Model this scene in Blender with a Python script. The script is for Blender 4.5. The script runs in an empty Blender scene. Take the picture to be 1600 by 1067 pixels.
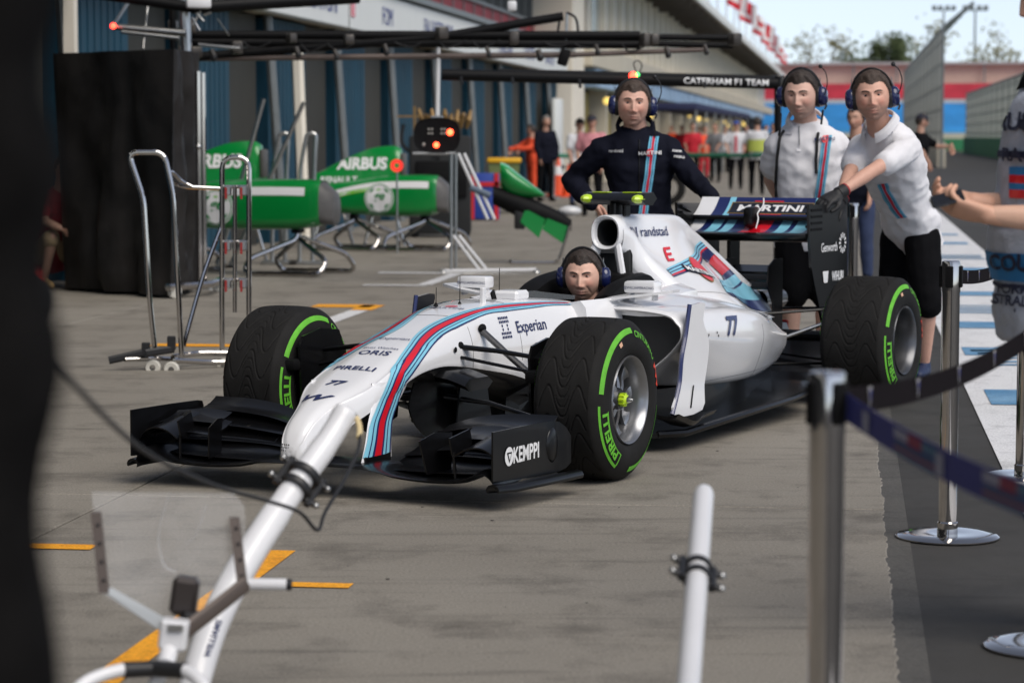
import bpy, bmesh, math, random
import numpy as np
from mathutils import Vector, Matrix, noise as mnoise
from mathutils.bvhtree import BVHTree
random.seed(7)
R = math.radians
scene = bpy.context.scene
C = scene.collection

# ------------------------------------------------------------------ camera
CAM_H, PITCH, FPX = 1.397, .0812, 3950.0
cam = bpy.data.cameras.new('camera'); cam_o = bpy.data.objects.new('camera', cam); C.objects.link(cam_o)
cam.sensor_width = 36; cam.lens = 36*FPX/1600; cam.clip_start = .05; cam.clip_end = 3000
cam_o.location = (0, 0, CAM_H); cam_o.rotation_euler = (math.pi/2-PITCH, 0, 0)
cam.dof.use_dof = True; cam.dof.focus_distance = 10.3; cam.dof.aperture_fstop = 4.0
scene.camera = cam_o
# ------------------------------------------------------------------ sky, sun, exposure
SUN_EL, SUN_AZ = 50, 142        # azimuth measured clockwise from +Y (the way the camera looks)
w = bpy.data.worlds.new('World'); scene.world = w; w.use_nodes = True
nt = w.node_tree; sky = nt.nodes.new('ShaderNodeTexSky'); sky.sky_type = 'NISHITA'; sky.sun_disc = False
sky.sun_elevation = R(SUN_EL); sky.sun_rotation = R(SUN_AZ); sky.air_density = .6; sky.dust_density = .3; sky.ozone_density = 5.0
bg = nt.nodes['Background']; bg.inputs['Strength'].default_value = .092; 
hz = nt.nodes.new('ShaderNodeHueSaturation'); hz.inputs['Saturation'].default_value = .5     # thin high cloud greys the blue
nt.links.new(sky.outputs[0], hz.inputs['Color']); nt.links.new(hz.outputs[0], bg.inputs[0])
sl = bpy.data.lights.new('sun', 'SUN'); sl.energy = 1.8; sl.angle = R(48); sl.color = (1, .93, .84)
so = bpy.data.objects.new('sun', sl); C.objects.link(so)
so.rotation_euler = (R(90-SUN_EL), 0, R(180-SUN_AZ)); so.location = (20, -10, 30)
vs = scene.view_settings; vs.view_transform = 'Standard'; vs.look = 'None'; vs.exposure = 0.72; vs.gamma = 1; vs.use_curve_mapping = False
scene.cycles.use_denoising = True; scene.cycles.max_bounces = 7; scene.cycles.caustics_reflective = False; scene.cycles.caustics_refractive = False

# ------------------------------------------------------------------ helpers
def lin(c): return tuple((x/12.92 if x <= .04045 else ((x+.055)/1.055)**2.4) for x in c)
def rgb(r, g, b): return lin((r/255, g/255, b/255))
MATS = {}
def M(name, col, rough=.5, metal=0., coat=0., var=.0, vs=6., bump=0., bs=60., spec=.5, emit=0., sheen=0., trans=0., attr=None, obj_var=0., ior=None, alpha=1.):
    """procedural principled material: noise tints the colour by +-var, bump adds fine relief"""
    if name in MATS: return MATS[name]
    m = bpy.data.materials.new(name); m.use_nodes = True; nt = m.node_tree; N, L = nt.nodes, nt.links
    b = N['Principled BSDF']; b.inputs['Base Color'].default_value = (*col, 1); b.inputs['Roughness'].default_value = rough
    b.inputs['Metallic'].default_value = metal; b.inputs['Coat Weight'].default_value = coat; b.inputs['Coat Roughness'].default_value = .06
    b.inputs['Specular IOR Level'].default_value = spec
    if sheen: b.inputs['Sheen Weight'].default_value = sheen
    if trans: b.inputs['Transmission Weight'].default_value = trans
    if ior: b.inputs['IOR'].default_value = ior
    if alpha < 1: b.inputs['Alpha'].default_value = alpha
    if emit: b.inputs['Emission Color'].default_value = (*col, 1); b.inputs['Emission Strength'].default_value = emit
    src = None
    if attr:
        a = N.new('ShaderNodeAttribute'); a.attribute_name = attr; src = a.outputs['Color']
    if var or obj_var:
        tc = N.new('ShaderNodeTexCoord'); n = N.new('ShaderNodeTexNoise'); n.inputs['Scale'].default_value = vs; n.inputs['Detail'].default_value = 5
        L.new(tc.outputs['Object'], n.inputs['Vector'])
        mr = N.new('ShaderNodeMapRange'); mr.inputs['From Min'].default_value = .25; mr.inputs['From Max'].default_value = .75
        mr.inputs['To Min'].default_value = 1-var; mr.inputs['To Max'].default_value = 1+var
        L.new(n.outputs['Fac'], mr.inputs['Value']); fac = mr.outputs[0]
        if obj_var:
            oi = N.new('ShaderNodeObjectInfo'); m2 = N.new('ShaderNodeMapRange'); m2.inputs['To Min'].default_value = 1-obj_var; m2.inputs['To Max'].default_value = 1+obj_var
            L.new(oi.outputs['Random'], m2.inputs['Value']); mm = N.new('ShaderNodeMath'); mm.operation = 'MULTIPLY'
            L.new(fac, mm.inputs[0]); L.new(m2.outputs[0], mm.inputs[1]); fac = mm.outputs[0]
        vm = N.new('ShaderNodeVectorMath'); vm.operation = 'SCALE'
        if src: L.new(src, vm.inputs[0])
        else: vm.inputs[0].default_value = col
        L.new(fac, vm.inputs['Scale']); src = vm.outputs[0]
    if src: L.new(src, b.inputs['Base Color'])
    if bump:
        tc = N.new('ShaderNodeTexCoord'); n = N.new('ShaderNodeTexNoise'); n.inputs['Scale'].default_value = bs; n.inputs['Detail'].default_value = 4
        L.new(tc.outputs['Object'], n.inputs['Vector']); bp = N.new('ShaderNodeBump'); bp.inputs['Strength'].default_value = bump; bp.inputs['Distance'].default_value = .01
        L.new(n.outputs['Fac'], bp.inputs['Height']); L.new(bp.outputs[0], b.inputs['Normal'])
    MATS[name] = m
    return m
WHITE = M('white_paint', (.78, .78, .79), .2, coat=.6, var=.03, vs=3)
BLACK = M('black_carbon', (.0035, .0035, .004), .3, coat=.16, var=.25, vs=40, spec=.3)
MATT = M('matt_black', (.006, .006, .0065), .62, var=.3, vs=15, spec=.12)
CHROME = M('polished_steel', (.52, .50, .485), .08, metal=1, var=.05, vs=9)
STEEL = M('steel', (.45, .45, .44), .28, metal=1, var=.12, vs=20)
NAVY = M('navy_paint', rgb(28, 40, 92), .3, coat=.4)
SKYB = M('light_blue_paint', rgb(132, 200, 222), .3, coat=.4)
RED = M('red_paint', rgb(214, 22, 40), .3, coat=.4)
PRINTW = M('white_print', (.78, .78, .78), .5)
PRINTN = M('navy_print', rgb(34, 44, 88), .45)

def tag(o, label=None, cat=None, group=None, kind=None):
    if label: o['label'] = label
    if cat: o['category'] = cat
    if group: o['group'] = group
    if kind: o['kind'] = kind
    return o
def thing(name, label, cat, loc=(0, 0, 0), rz=0, group=None):
    o = bpy.data.objects.new(name, None); C.objects.link(o); o.location = loc; o.rotation_euler = (0, 0, rz)
    o.empty_display_size = .1
    return tag(o, label, cat, group)
def empty(name, parent, loc=(0, 0, 0), rot=(0, 0, 0)):
    o = bpy.data.objects.new(name, None); C.objects.link(o); o.parent = parent; o.location = loc; o.rotation_euler = rot; o.empty_display_size = .05
    return o
def link(name, me, parent=None, loc=None, rot=None):
    o = bpy.data.objects.new(name, me); C.objects.link(o)
    if parent: o.parent = parent
    if loc is not None: o.location = loc
    if rot is not None: o.rotation_euler = rot
    return o
V = Vector
def frames(path):
    path = [V(p) for p in path]; T = []
    for i in range(len(path)):
        a = path[max(0, i-1)]; b = path[min(len(path)-1, i+1)]; d = b-a
        T.append(d.normalized() if d.length > 1e-9 else V((0, 0, 1)))
    up = V((0, 0, 1)) if abs(T[0].z) < .9 else V((1, 0, 0))
    n = (up-T[0]*up.dot(T[0])).normalized(); out = []
    for t in T:
        n = n-t*n.dot(t)
        n = n.normalized() if n.length > 1e-6 else t.orthogonal().normalized()
        out.append((t, n, t.cross(n)))
    return path, out
def smooth_path(pts, k=6):
    pts = [V(p) for p in pts]; out = []; n = len(pts)
    for i in range(n-1):
        p0 = pts[max(0, i-1)]; p1 = pts[i]; p2 = pts[i+1]; p3 = pts[min(n-1, i+2)]
        for j in range(k):
            t = j/k
            out.append(.5*((2*p1)+(p2-p0)*t+(2*p0-5*p1+4*p2-p3)*t*t+(3*p1-p0-3*p2+p3)*t**3))
    return out+[pts[-1]]
class MB:
    def __init__(s, *mats): s.v = []; s.f = []; s.m = []; s.mats = list(mats)
    def add(s, vs, fs, m=0):
        o = len(s.v); s.v += [tuple(v) for v in vs]; s.f += [tuple(o+i for i in f) for f in fs]; s.m += [m]*len(fs); return s
    def box(s, c, size, rot=None, m=0, bevel=0.):
        bm = bmesh.new(); bmesh.ops.create_cube(bm, size=1)
        for v in bm.verts: v.co = V((v.co.x*size[0], v.co.y*size[1], v.co.z*size[2]))
        if bevel: bmesh.ops.bevel(bm, geom=bm.edges[:], offset=bevel, segments=2 if bevel > .012 else 1, affect='EDGES', profile=.5)
        return s.bm(bm, c, rot, m)
    def bm(s, bm, c=(0, 0, 0), rot=None, m=0):
        Mx = Matrix.Translation(V(c))
        if rot is not None: Mx = Mx @ (rot.to_4x4() if isinstance(rot, Matrix) else Matrix.Rotation(rot, 4, 'Z'))
        bm.verts.index_update()
        s.add([Mx @ v.co for v in bm.verts], [[v.index for v in f.verts] for f in bm.faces], m); bm.free(); return s
    def loft(s, rings, caps=True, m=0, closed=True, mfn=None):
        n = len(rings[0]); o = len(s.v)
        for r in rings: s.v += [tuple(p) for p in r]
        for i in range(len(rings)-1):
            for j in range(n if closed else n-1):
                k = (j+1) % n
                s.f.append((o+i*n+j, o+i*n+k, o+(i+1)*n+k, o+(i+1)*n+j)); s.m.append(mfn(i, j) if mfn else m)
        if caps and closed:
            s.f.append(tuple(o+j for j in reversed(range(n)))); s.m.append(mfn(0, 0) if mfn else m)
            s.f.append(tuple(o+(len(rings)-1)*n+j for j in range(n))); s.m.append(mfn(len(rings)-2, 0) if mfn else m)
        return s
    def tube(s, path, r, n=8, m=0, flat=1., caps=True):
        path, fr = frames(path); rr = r if isinstance(r, (list, tuple)) else [r]*len(path)
        return s.loft([[p+(fn*math.cos(2*math.pi*j/n)*q*flat+b*math.sin(2*math.pi*j/n)*q) for j in range(n)] for p, (t, fn, b), q in zip(path, fr, rr)], caps, m)
    def rod(s, a, b, r, n=8, m=0, flat=1.): return s.tube([a, b], r, n, m, flat)
    def plate(s, poly, nrm, t, m=0):
        nrm = V(nrm).normalized()*t/2; n = len(poly); P = [V(p) for p in poly]
        s.add([p+nrm for p in P]+[p-nrm for p in P], [tuple(range(n)), tuple(range(2*n-1, n-1, -1))]+[(i, i+n, (i+1) % n+n, (i+1) % n) for i in range(n)], m); return s
    def ball(s, c, r, nu=12, nv=8, m=0, rot=None):
        r = (r, r, r) if not isinstance(r, (tuple, list)) else r; c = V(c); rings = []
        for i in range(1, nv):
            ph = math.pi*i/nv
            rings.append([V((r[0]*math.sin(ph)*math.cos(2*math.pi*j/nu), r[1]*math.sin(ph)*math.sin(2*math.pi*j/nu), r[2]*math.cos(ph))) for j in range(nu)])
        top, bot = V((0, 0, r[2])), V((0, 0, -r[2]))
        vs = [top]+[p for q in rings for p in q]+[bot]
        if rot is not None: vs = [rot @ p for p in vs]
        fs = [(0, 1+j, 1+(j+1) % nu) for j in range(nu)]
        for i in range(nv-2):
            fs += [(1+i*nu+j, 1+(i+1)*nu+j, 1+(i+1)*nu+(j+1) % nu, 1+i*nu+(j+1) % nu) for j in range(nu)]
        e = len(vs)-1; fs += [(e, 1+(nv-2)*nu+(j+1) % nu, 1+(nv-2)*nu+j) for j in range(nu)]
        return s.add([c+p for p in vs], fs, m)
    def lathe(s, prof, c=(0, 0, 0), axis='z', n=24, m=0, closed=False, caps=False):
        c = V(c); rings = []
        for r, h in prof:
            ring = []
            for j in range(n):
                a = 2*math.pi*j/n; x, y = r*math.cos(a), r*math.sin(a)
                ring.append(c+{'z': V((x, y, h)), 'y': V((y, h, x)), 'x': V((h, x, y))}[axis])
            rings.append(ring)
        if closed: rings.append(rings[0])
        return s.loft(rings, caps, m)
    def mesh(s, name, smooth=35):
        me = bpy.data.meshes.new(name); me.from_pydata(s.v, [], s.f)
        for mt in s.mats: me.materials.append(mt)
        me.polygons.foreach_set('material_index', s.m); me.update()
        if smooth:
            me.shade_smooth()
            if smooth < 180: me.set_sharp_from_angle(angle=R(smooth))
        return me
    def build(s, name, parent=None, smooth=35, loc=None, rot=None): return link(name, s.mesh(name, smooth), parent, loc, rot)
BENCH = bpy.data.scenes.new('bench')       # a bare scene in which shapes are worked out one at a time
def evaluated(o):
    vl = BENCH.view_layers[0]; vl.update(); dg = vl.depsgraph; me = bpy.data.meshes.new_from_object(o.evaluated_get(dg)); return me
def remesh(mb, name, mat, parent=None, voxel=.01, smooth=2, fac=.5, loc=None, rot=None, keep=True):
    """join overlapping shapes into one continuous skin"""
    me = mb.mesh(name, 0); o = bpy.data.objects.new(name, me); BENCH.collection.objects.link(o)
    md = o.modifiers.new('r', 'REMESH'); md.mode = 'VOXEL'; md.voxel_size = voxel
    if smooth:
        sm = o.modifiers.new('s', 'SMOOTH'); sm.factor = fac; sm.iterations = smooth
    m2 = evaluated(o); bpy.data.objects.remove(o); bpy.data.meshes.remove(me)
    m2.materials.clear(); m2.materials.append(mat); m2.name = name; m2.shade_smooth()
    m2.polygons.foreach_set('material_index', [0]*len(m2.polygons))
    return link(name, m2, parent, loc, rot) if keep else m2
_TX = {}
def text_geo(s, size=1., bold=0., shear=0., maxlen=0., wide=1., space=1.):
    """flat lettering as (verts2d, tris), centred on its box; size = height of a capital"""
    key = (s, bold, shear, wide, space)
    if key not in _TX:
        cu = bpy.data.curves.new('t', 'FONT'); cu.body = s; cu.size = 1; cu.offset = bold; cu.shear = shear; cu.resolution_u = 3; cu.space_character = space
        o = bpy.data.objects.new('t', cu); BENCH.collection.objects.link(o); me = evaluated(o)
        bm = bmesh.new(); bm.from_mesh(me); bmesh.ops.triangulate(bm, faces=bm.faces[:]); bm.to_mesh(me); bm.free()
        _TX[key] = (np.array([v.co[:2] for v in me.vertices]), [tuple(p.vertices) for p in me.polygons])
        bpy.data.objects.remove(o); bpy.data.curves.remove(cu); bpy.data.meshes.remove(me)
    v, f = _TX[key]; v = v.copy(); v[:, 0] *= wide
    v = (v-(v.min(0)+v.max(0))/2)*size/.73
    if maxlen:
        bm = bmesh.new(); vv = [bm.verts.new((*p, 0)) for p in v]
        for t in f:
            try: bm.faces.new([vv[i] for i in t])
            except ValueError: pass
        for _ in range(4):
            e = [e for e in bm.edges if e.calc_length() > maxlen]
            if not e: break
            bmesh.ops.subdivide_edges(bm, edges=e, cuts=1)
        bmesh.ops.triangulate(bm, faces=bm.faces[:]); bm.verts.index_update()
        v = np.array([q.co[:2] for q in bm.verts]); f = [tuple(q.index for q in t.verts) for t in bm.faces]; bm.free()
    return v, f
def bvh_of(*objs):
    vs, fs = [], []
    for o in objs:
        k = len(vs); vs += [v.co.copy() for v in o.data.vertices]; fs += [tuple(k+i for i in p.vertices) for p in o.data.polygons]
    return BVHTree.FromPolygons(vs, fs)
def project(pts, bvh, n, off=.0025, reach=.6):
    """drop points onto a surface along -n"""
    n = V(n).normalized(); out = []; last = None
    for p in pts:
        p = V(p); h = bvh.ray_cast(p+n*reach, -n, reach*2)
        if h[0] is not None:
            nn = h[1] if h[1].dot(n) > 0 else -h[1]; q = h[0]+nn*off
        else:
            h = bvh.find_nearest(p); nn = h[1] if h[1].dot(n) > 0 else -h[1]; q = h[0]+nn*off
        out.append(q)
    return out
def lettering(s, mat, org, u, v, size, parent=None, bvh=None, n=None, name='lettering', bold=0., shear=0., off=.0025, wide=1., reach=.4, space=1., maxlen=None):
    u = V(u).normalized(); v = V(v).normalized(); org = V(org); n = V(n) if n is not None else u.cross(v)
    vv, f = text_geo(s, size, bold, shear, (maxlen or max(size*.35, .012)) if bvh else 0, wide, space)
    pts = [org+u*a+v*b for a, b in vv]
    pts = project(pts, bvh, n, off, reach) if bvh else [p+n.normalized()*off for p in pts]
    return MB(mat).add(pts, f).build(name, parent, 0)
def ribbon(rows, bvh, n, mats, name, parent, off=.002, reach=.4):
    """rows: list of (list of points across); bands between consecutive points take mats; dropped onto the surface"""
    k = len(rows[0]); mb = MB(*mats); pts = [p for r in rows for p in r]
    ns = n if isinstance(n, list) else [n]*len(rows)
    out = []
    for r, nn in zip(rows, ns): out += project(r, bvh, nn, off, reach) if bvh else [V(p) for p in r]
    fs = []; ms = []
    for i in range(len(rows)-1):
        for j in range(k-1):
            fs.append((i*k+j, i*k+j+1, (i+1)*k+j+1, (i+1)*k+j)); ms.append(j)
    o = len(mb.v); mb.v += [tuple(p) for p in out]; mb.f += fs; mb.m += ms
    return mb.build(name, parent, 180)
def spline_rings(st, k=4):
    """catmull-rom along stations: st = list of equal-length lists of points"""
    n = len(st[0]); cols = [smooth_path([s[j] for s in st], k) for j in range(n)]
    return [[cols[j][i] for j in range(n)] for i in range(len(cols[0]))]
def tri(o):
    bm = bmesh.new(); bm.from_mesh(o.data); bmesh.ops.triangulate(bm, faces=bm.faces[:]); bm.to_mesh(o.data); bm.free(); return o
def copy_tree(o, parent=None, loc=None, rz=None):
    c = o.copy(); C.objects.link(c)
    if parent is not None: c.parent = parent
    if loc is not None: c.location = loc
    if rz is not None: c.rotation_euler = (0, 0, rz)
    for ch in o.children: copy_tree(ch, c)
    return c
# pit lane frame: u to the right, v along the lane away from the camera
LA = math.atan(525/3950); LU = V((math.cos(LA), -math.sin(LA), 0)); LV = V((math.sin(LA), math.cos(LA), 0))
def lane(u, v, z=0): return LU*u+LV*v+V((0, 0, z))
LROT = -LA
_c, _s = math.cos(PITCH), math.sin(PITCH)
def at(px, py, Y):
    """a place in the pit lane, given where the photograph shows it and how far away it stands"""
    x, up = (px-800)/FPX, (533.5-py)/FPX
    d = V((x, _c+up*_s, -_s+up*_c)); return V((0, 0, CAM_H))+d*(Y/d.y)
def onground(px, py):
    x, up = (px-800)/FPX, (533.5-py)/FPX
    d = V((x, _c+up*_s, -_s+up*_c)); return V((0, 0, CAM_H))+d*(-CAM_H/d.z)
# ================================================================== setting: ground
def ground_mat(name, col, dark, light, s1=.5, s2=2.2, s3=34., rough=.8, crack=True, streak=True):
    m = bpy.data.materials.new(name); m.use_nodes = True; nt = m.node_tree; N, L = nt.nodes, nt.links; b = N['Principled BSDF']
    tc = N.new('ShaderNodeTexCoord')
    def noise(scale, detail=6, vec=None, rough=.6):
        n = N.new('ShaderNodeTexNoise'); n.inputs['Scale'].default_value = scale; n.inputs['Detail'].default_value = detail; n.inputs['Roughness'].default_value = rough
        L.new(vec or tc.outputs['Object'], n.inputs['Vector']); return n.outputs['Fac']
    def ramp(src, a, b_):
        r = N.new('ShaderNodeMapRange'); r.inputs['From Min'].default_value = a; r.inputs['From Max'].default_value = b_; L.new(src, r.inputs['Value']); return r.outputs[0]
    def mix(fac, c1, c2):
        x = N.new('ShaderNodeMix'); x.data_type = 'RGBA'
        L.new(fac, x.inputs['Factor'])
        for sock, c in ((x.inputs['A'], c1), (x.inputs['B'], c2)):
            if isinstance(c, tuple): sock.default_value = (*c, 1)
            else: L.new(c, sock)
        return x.outputs['Result']
    def scale(col_, fac):
        v = N.new('ShaderNodeVectorMath'); v.operation = 'SCALE'; L.new(col_, v.inputs[0]); L.new(fac, v.inputs['Scale']); return v.outputs[0]
    c = mix(ramp(noise(s1, 5), .35, .7), col, light)
    c = mix(ramp(noise(s2, 8, rough=.7), .5, .76), c, dark)
    c = mix(ramp(noise(s1*.8+.3, 7, rough=.75), .6, .72), c, tuple(x*1.15 for x in dark))
    if streak:
        mp = N.new('ShaderNodeMapping'); mp.inputs['Rotation'].default_value = (0, 0, R(14)); mp.inputs['Scale'].default_value = (.9, 7, 1); L.new(tc.outputs['Object'], mp.inputs['Vector'])
        c = mix(ramp(noise(1.1, 5, mp.outputs[0]), .58, .82), c, tuple(x*.45 for x in col))
        mp2 = N.new('ShaderNodeMapping'); mp2.inputs['Rotation'].default_value = (0, 0, R(-31)); mp2.inputs['Scale'].default_value = (.25, 6, 1); L.new(tc.outputs['Object'], mp2.inputs['Vector'])
        c = mix(ramp(noise(.9, 3, mp2.outputs[0]), .6, .9), c, tuple(x*.4 for x in col))
    g = N.new('ShaderNodeMapRange'); g.inputs['From Min'].default_value = .3; g.inputs['From Max'].default_value = .7; g.inputs['To Min'].default_value = .58; g.inputs['To Max'].default_value = 1.42
    L.new(noise(s3*3, 6, rough=.75), g.inputs['Value']); c = scale(c, g.outputs[0])
    if crack:
        vo = N.new('ShaderNodeTexVoronoi'); vo.feature = 'DISTANCE_TO_EDGE'; vo.inputs['Scale'].default_value = .33; vo.inputs['Randomness'].default_value = 1
        mv = N.new('ShaderNodeVectorMath'); mv.operation = 'ADD'; nn = N.new('ShaderNodeTexNoise'); nn.inputs['Scale'].default_value = 2.5; L.new(tc.outputs['Object'], nn.inputs['Vector'])
        L.new(tc.outputs['Object'], mv.inputs[0]); sc = N.new('ShaderNodeVectorMath'); sc.operation = 'SCALE'; sc.inputs['Scale'].default_value = .5; L.new(nn.outputs['Color'], sc.inputs[0]); L.new(sc.outputs[0], mv.inputs[1])
        L.new(mv.outputs[0], vo.inputs['Vector']); k = ramp(vo.outputs['Distance'], .0, .006)
        kk = N.new('ShaderNodeMapRange'); kk.inputs['To Min'].default_value = .62; kk.inputs['To Max'].default_value = 1; L.new(k, kk.inputs['Value']); c = scale(c, kk.outputs[0])
    L.new(c, b.inputs['Base Color'])
    rr = N.new('ShaderNodeMapRange'); rr.inputs['To Min'].default_value = rough-.22; rr.inputs['To Max'].default_value = rough+.12; L.new(noise(1.7, 5), rr.inputs['Value']); L.new(rr.outputs[0], b.inputs['Roughness'])
    bp = N.new('ShaderNodeBump'); bp.inputs['Strength'].default_value = .35; bp.inputs['Distance'].default_value = .006; L.new(noise(s3*4, 8, rough=.8), bp.inputs['Height']); L.new(bp.outputs[0], b.inputs['Normal'])
    b.inputs['Specular IOR Level'].default_value = .35
    return m
CONC = ground_mat('concrete', (.215, .195, .163), (.088, .078, .064), (.262, .240, .204), crack=False)
ASPH = ground_mat('asphalt', (.040, .038, .035), (.026, .025, .023), (.056, .053, .049), s1=.35, s2=3, s3=60, rough=.85, crack=False)
PAINTW = ground_mat('white_road_paint', (.66, .66, .66), (.42, .42, .42), (.72, .72, .73), s1=1, s2=5, s3=30, rough=.7, crack=False, streak=False)
PAINTB = ground_mat('blue_road_paint', rgb(84, 134, 172), rgb(66, 112, 150), rgb(120, 160, 190), s1=2, s2=6, s3=30, rough=.7, crack=False, streak=False)
PAINTO = ground_mat('orange_road_paint', rgb(238, 160, 28), rgb(205, 130, 22), rgb(246, 176, 50), s1=2, s2=6, s3=30, rough=.65, crack=False, streak=False)
GRASS = M('green_paint', rgb(58, 112, 72), .9, var=.15, vs=1.5)
JOINT = M('joint_filler', (.03, .028, .025), .9)
def sheet(name, pts, z, mat, parent=None):
    return MB(mat).add([(p[0], p[1], z) for p in pts], [tuple(range(len(pts)))]).build(name, parent, 0)
def lrect(u0, u1, v0, v1): return [lane(u0, v0), lane(u1, v0), lane(u1, v1), lane(u0, v1)]
tag(sheet('ground', [(-900, -300), (900, -300), (900, 1500), (-900, 1500)], -.03, ASPH), kind='structure')
tag(sheet('pit_lane', lrect(.1, 30, -6, 260), -.005, ASPH), kind='structure')
far = None
apron = tag(sheet('concrete_apron', lrect(-14, .12, -6, 62), -.014, JOINT), kind='structure')
tag(sheet('far_apron', lrect(-14, .15, 62.01, 260), -.001, CONC), kind='structure')
US = [.15, -2.8, -5.75, -8.7, -11.65]; VS = [-5.2, -.3, 4.6, 9.5, 14.4, 19.3, 24.2, 29.1, 34, 38.9, 43.8, 48.7, 53.6, 58.5, 62]
for i in range(4):
    for j in range(len(VS)-1):
        g = .006; u1, u0, v0, v1 = US[i]-g, US[i+1]+g, VS[j]+g, VS[j+1]-g
        if i == 0:      # the broken edge against the asphalt
            u1 += .006; n = 140; edge = [(u1+.007*mnoise.noise(V((0, (v0+(v1-v0)*k/n)*7, 3)))+.008*mnoise.noise(V((5, (v0+(v1-v0)*k/n)*1.7, 3)))-random.random()*.012, v0+(v1-v0)*k/n) for k in range(n+1)]
        else: edge = [(u1, v0), (u1, v1)]
        out = [(u0, v0)]+edge+[(u0, v1)]; n = len(out)
        P = [lane(u, v) for u, v in out]; c = lane((u0+u1)/2, (v0+v1)/2)
        def ins(p, d): q = V(p)-V(c); return V(c)+q*(1-d/max(q.length, .1))
        vs = [(p.x, p.y, -.013) for p in P]+[(p.x, p.y, -.004) for p in P]+[(ins(p, .008).x, ins(p, .008).y, 0) for p in P]
        fs = [(k, (k+1) % n, n+(k+1) % n, n+k) for k in range(n)]+[(n+k, n+(k+1) % n, 2*n+(k+1) % n, 2*n+k) for k in range(n)]+[tuple(range(2*n, 3*n))]
        MB(CONC).add(vs, fs).build('concrete_slab', apron, 0)
tag(sheet('sealant_strip', lrect(.10, .225, -5.2, 62), -.003, ground_mat('sealant', (.075, .071, .064), (.045, .042, .038), (.105, .1, .09), s2=5, crack=False)), kind='structure')
# painted strip with its blue print
strip = tag(sheet('painted_strip', lrect(.655, 1.645, 3, 200), .001, PAINTW), kind='structure')
def bprint(u0, u1, v0, v1): sheet('blue_print', lrect(u0, u1, v0, v1), .005, PAINTB, strip)
rb = random.Random(3)
for v0 in (9.4, 10.6, 13.3, 15.6, 16.3, 18.6, 20.2, 22.4, 25, 26.2, 29, 33, 36):
    if rb.random() < .4:
        v = v0
        while v < v0+1.0: bprint(.78+rb.random()*.12, 1.5+rb.random()*.08, v, v+.07+rb.random()*.05); v += .2+rb.random()*.1
    else:
        bprint(.75, 1.54, v0, v0+.45+rb.random()*.5)
for k, v0 in enumerate((10.0, 10.25, 10.5, 11.3, 11.55, 12.2)): bprint(1.02+.04*(k % 3), 1.5, v0, v0+.11)
for u0, u1, v0, v1 in [(-1.93, -1.835, 6.1, 8.27), (-1.73, -1.52, 7.6, 7.68), (-3.1, -2.53, 8.2, 8.3), (-4.35, -3.86, 20.2, 20.55), (-4.6, -4.0, 16.3, 16.5), (-3.96, -3.78, 19.9, 20.5)]:
    sheet('orange_marking', lrect(u0, u1, v0, v1), .004, PAINTO, apron)
for u0, u1, v0, v1 in [(-3.95, -3.8, 17.8, 19.85), (-4.5, -3.9, 23.2, 23.35), (-4.0, -3.87, 23.4, 25.4), (-4.75, -3.9, 25.3, 25.5)]:
    sheet('white_marking', lrect(u0, u1, v0, v1), .004, PAINTW, apron)
tag(sheet('grass_verge', lrect(9.4, 60, 60, 400), .0, GRASS), kind='structure')

# ================================================================== pit building
TEAL = M('teal_door', rgb(0, 60, 80), .65, var=.12, vs=2, obj_var=.12)
TAUPE = M('taupe_panel', rgb(48, 46, 38), .7, var=.1, vs=3, obj_var=.08)
CREAM = M('cream_wall', rgb(232, 224, 208), .7, var=.06, vs=1.2)
BEIGE = M('beige_concrete', rgb(196, 188, 170), .75, var=.08, vs=.8)
OFFW = M('off_white_sign', rgb(226, 228, 224), .5, var=.03, vs=2)
GLASSD = M('dark_window', rgb(70, 84, 88), .08, var=.3, vs=.6, spec=.8)
GLASSB = M('pale_window', rgb(150, 172, 178), .1, var=.2, vs=.5, spec=.8)
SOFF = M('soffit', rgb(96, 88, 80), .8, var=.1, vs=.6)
DKRED = M('dark_red_banner', rgb(158, 40, 52), .6, var=.15, vs=.7)
GREYM = M('grey_metal', rgb(120, 124, 124), .45, metal=.4, var=.1)
INK = M('sign_ink', rgb(48, 62, 140), .5)
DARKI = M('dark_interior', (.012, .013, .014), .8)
YEL = M('warm_lit_panel', rgb(240, 205, 110), .6, emit=.7)
BK = 1.16
building = thing('pit_building', 'long two storey pit garage building with teal doors and white name band', 'building', lane(-6.4*BK, 20*BK, 1.397*(1-BK)), LROT); building.scale = (BK, BK, BK)
def lb(name, u0, u1, v0, v1, z0, z1, mat, bevel=0, parent=building):     # box in the building's frame
    return MB(mat).box(((u0+u1)/2+6.4, (v0+v1)/2-20, (z0+z1)/2), (u1-u0, v1-v0, z1-z0), bevel=bevel).build(name, parent, 0)
lb('wall', -13, -6.75, -40, 200, 0, 2.75, DARKI); lb('upper_wall', -13, -7.3, -40, 200, 3.32, 6.0, CREAM)
lb('slab', -13, -6.3, -40, 57, 2.74, 3.28, BEIGE)
for k in range(-3, 8):
    v = 27.6+3.75*k
    lb('door_panel', -6.72, -6.44, v+.2, v+2.14, .03, 2.71, TEAL, .01)
    for q in range(9): lb('door_rib', -6.44, -6.432, v+.3+q*.2, v+.36+q*.2, .06, 2.68, TEAL)
    lb('wall_panel', -6.74, -6.5, v+2.16, v+3.6, .02, 2.72, TAUPE, .01)
    b = MB(GREYM); b.tube([(.05+.12, v-20+.05, 0), (.05-.05, v-20, 2.72)], .055, 8); b.build('post', building)
MB(CREAM).tube([(.32, 28.0-20, 0), (.25, 27.95-20, 2.4)], .07, 6).build('post', building)
lb('corner_column', -6.29, -6.2, 19.86, 19.96, 0, 2.74, CREAM)
fascia = lb('fascia', -6.3, -6.15, -40, 55.5, 2.72, 3.25, OFFW, .01)
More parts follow.
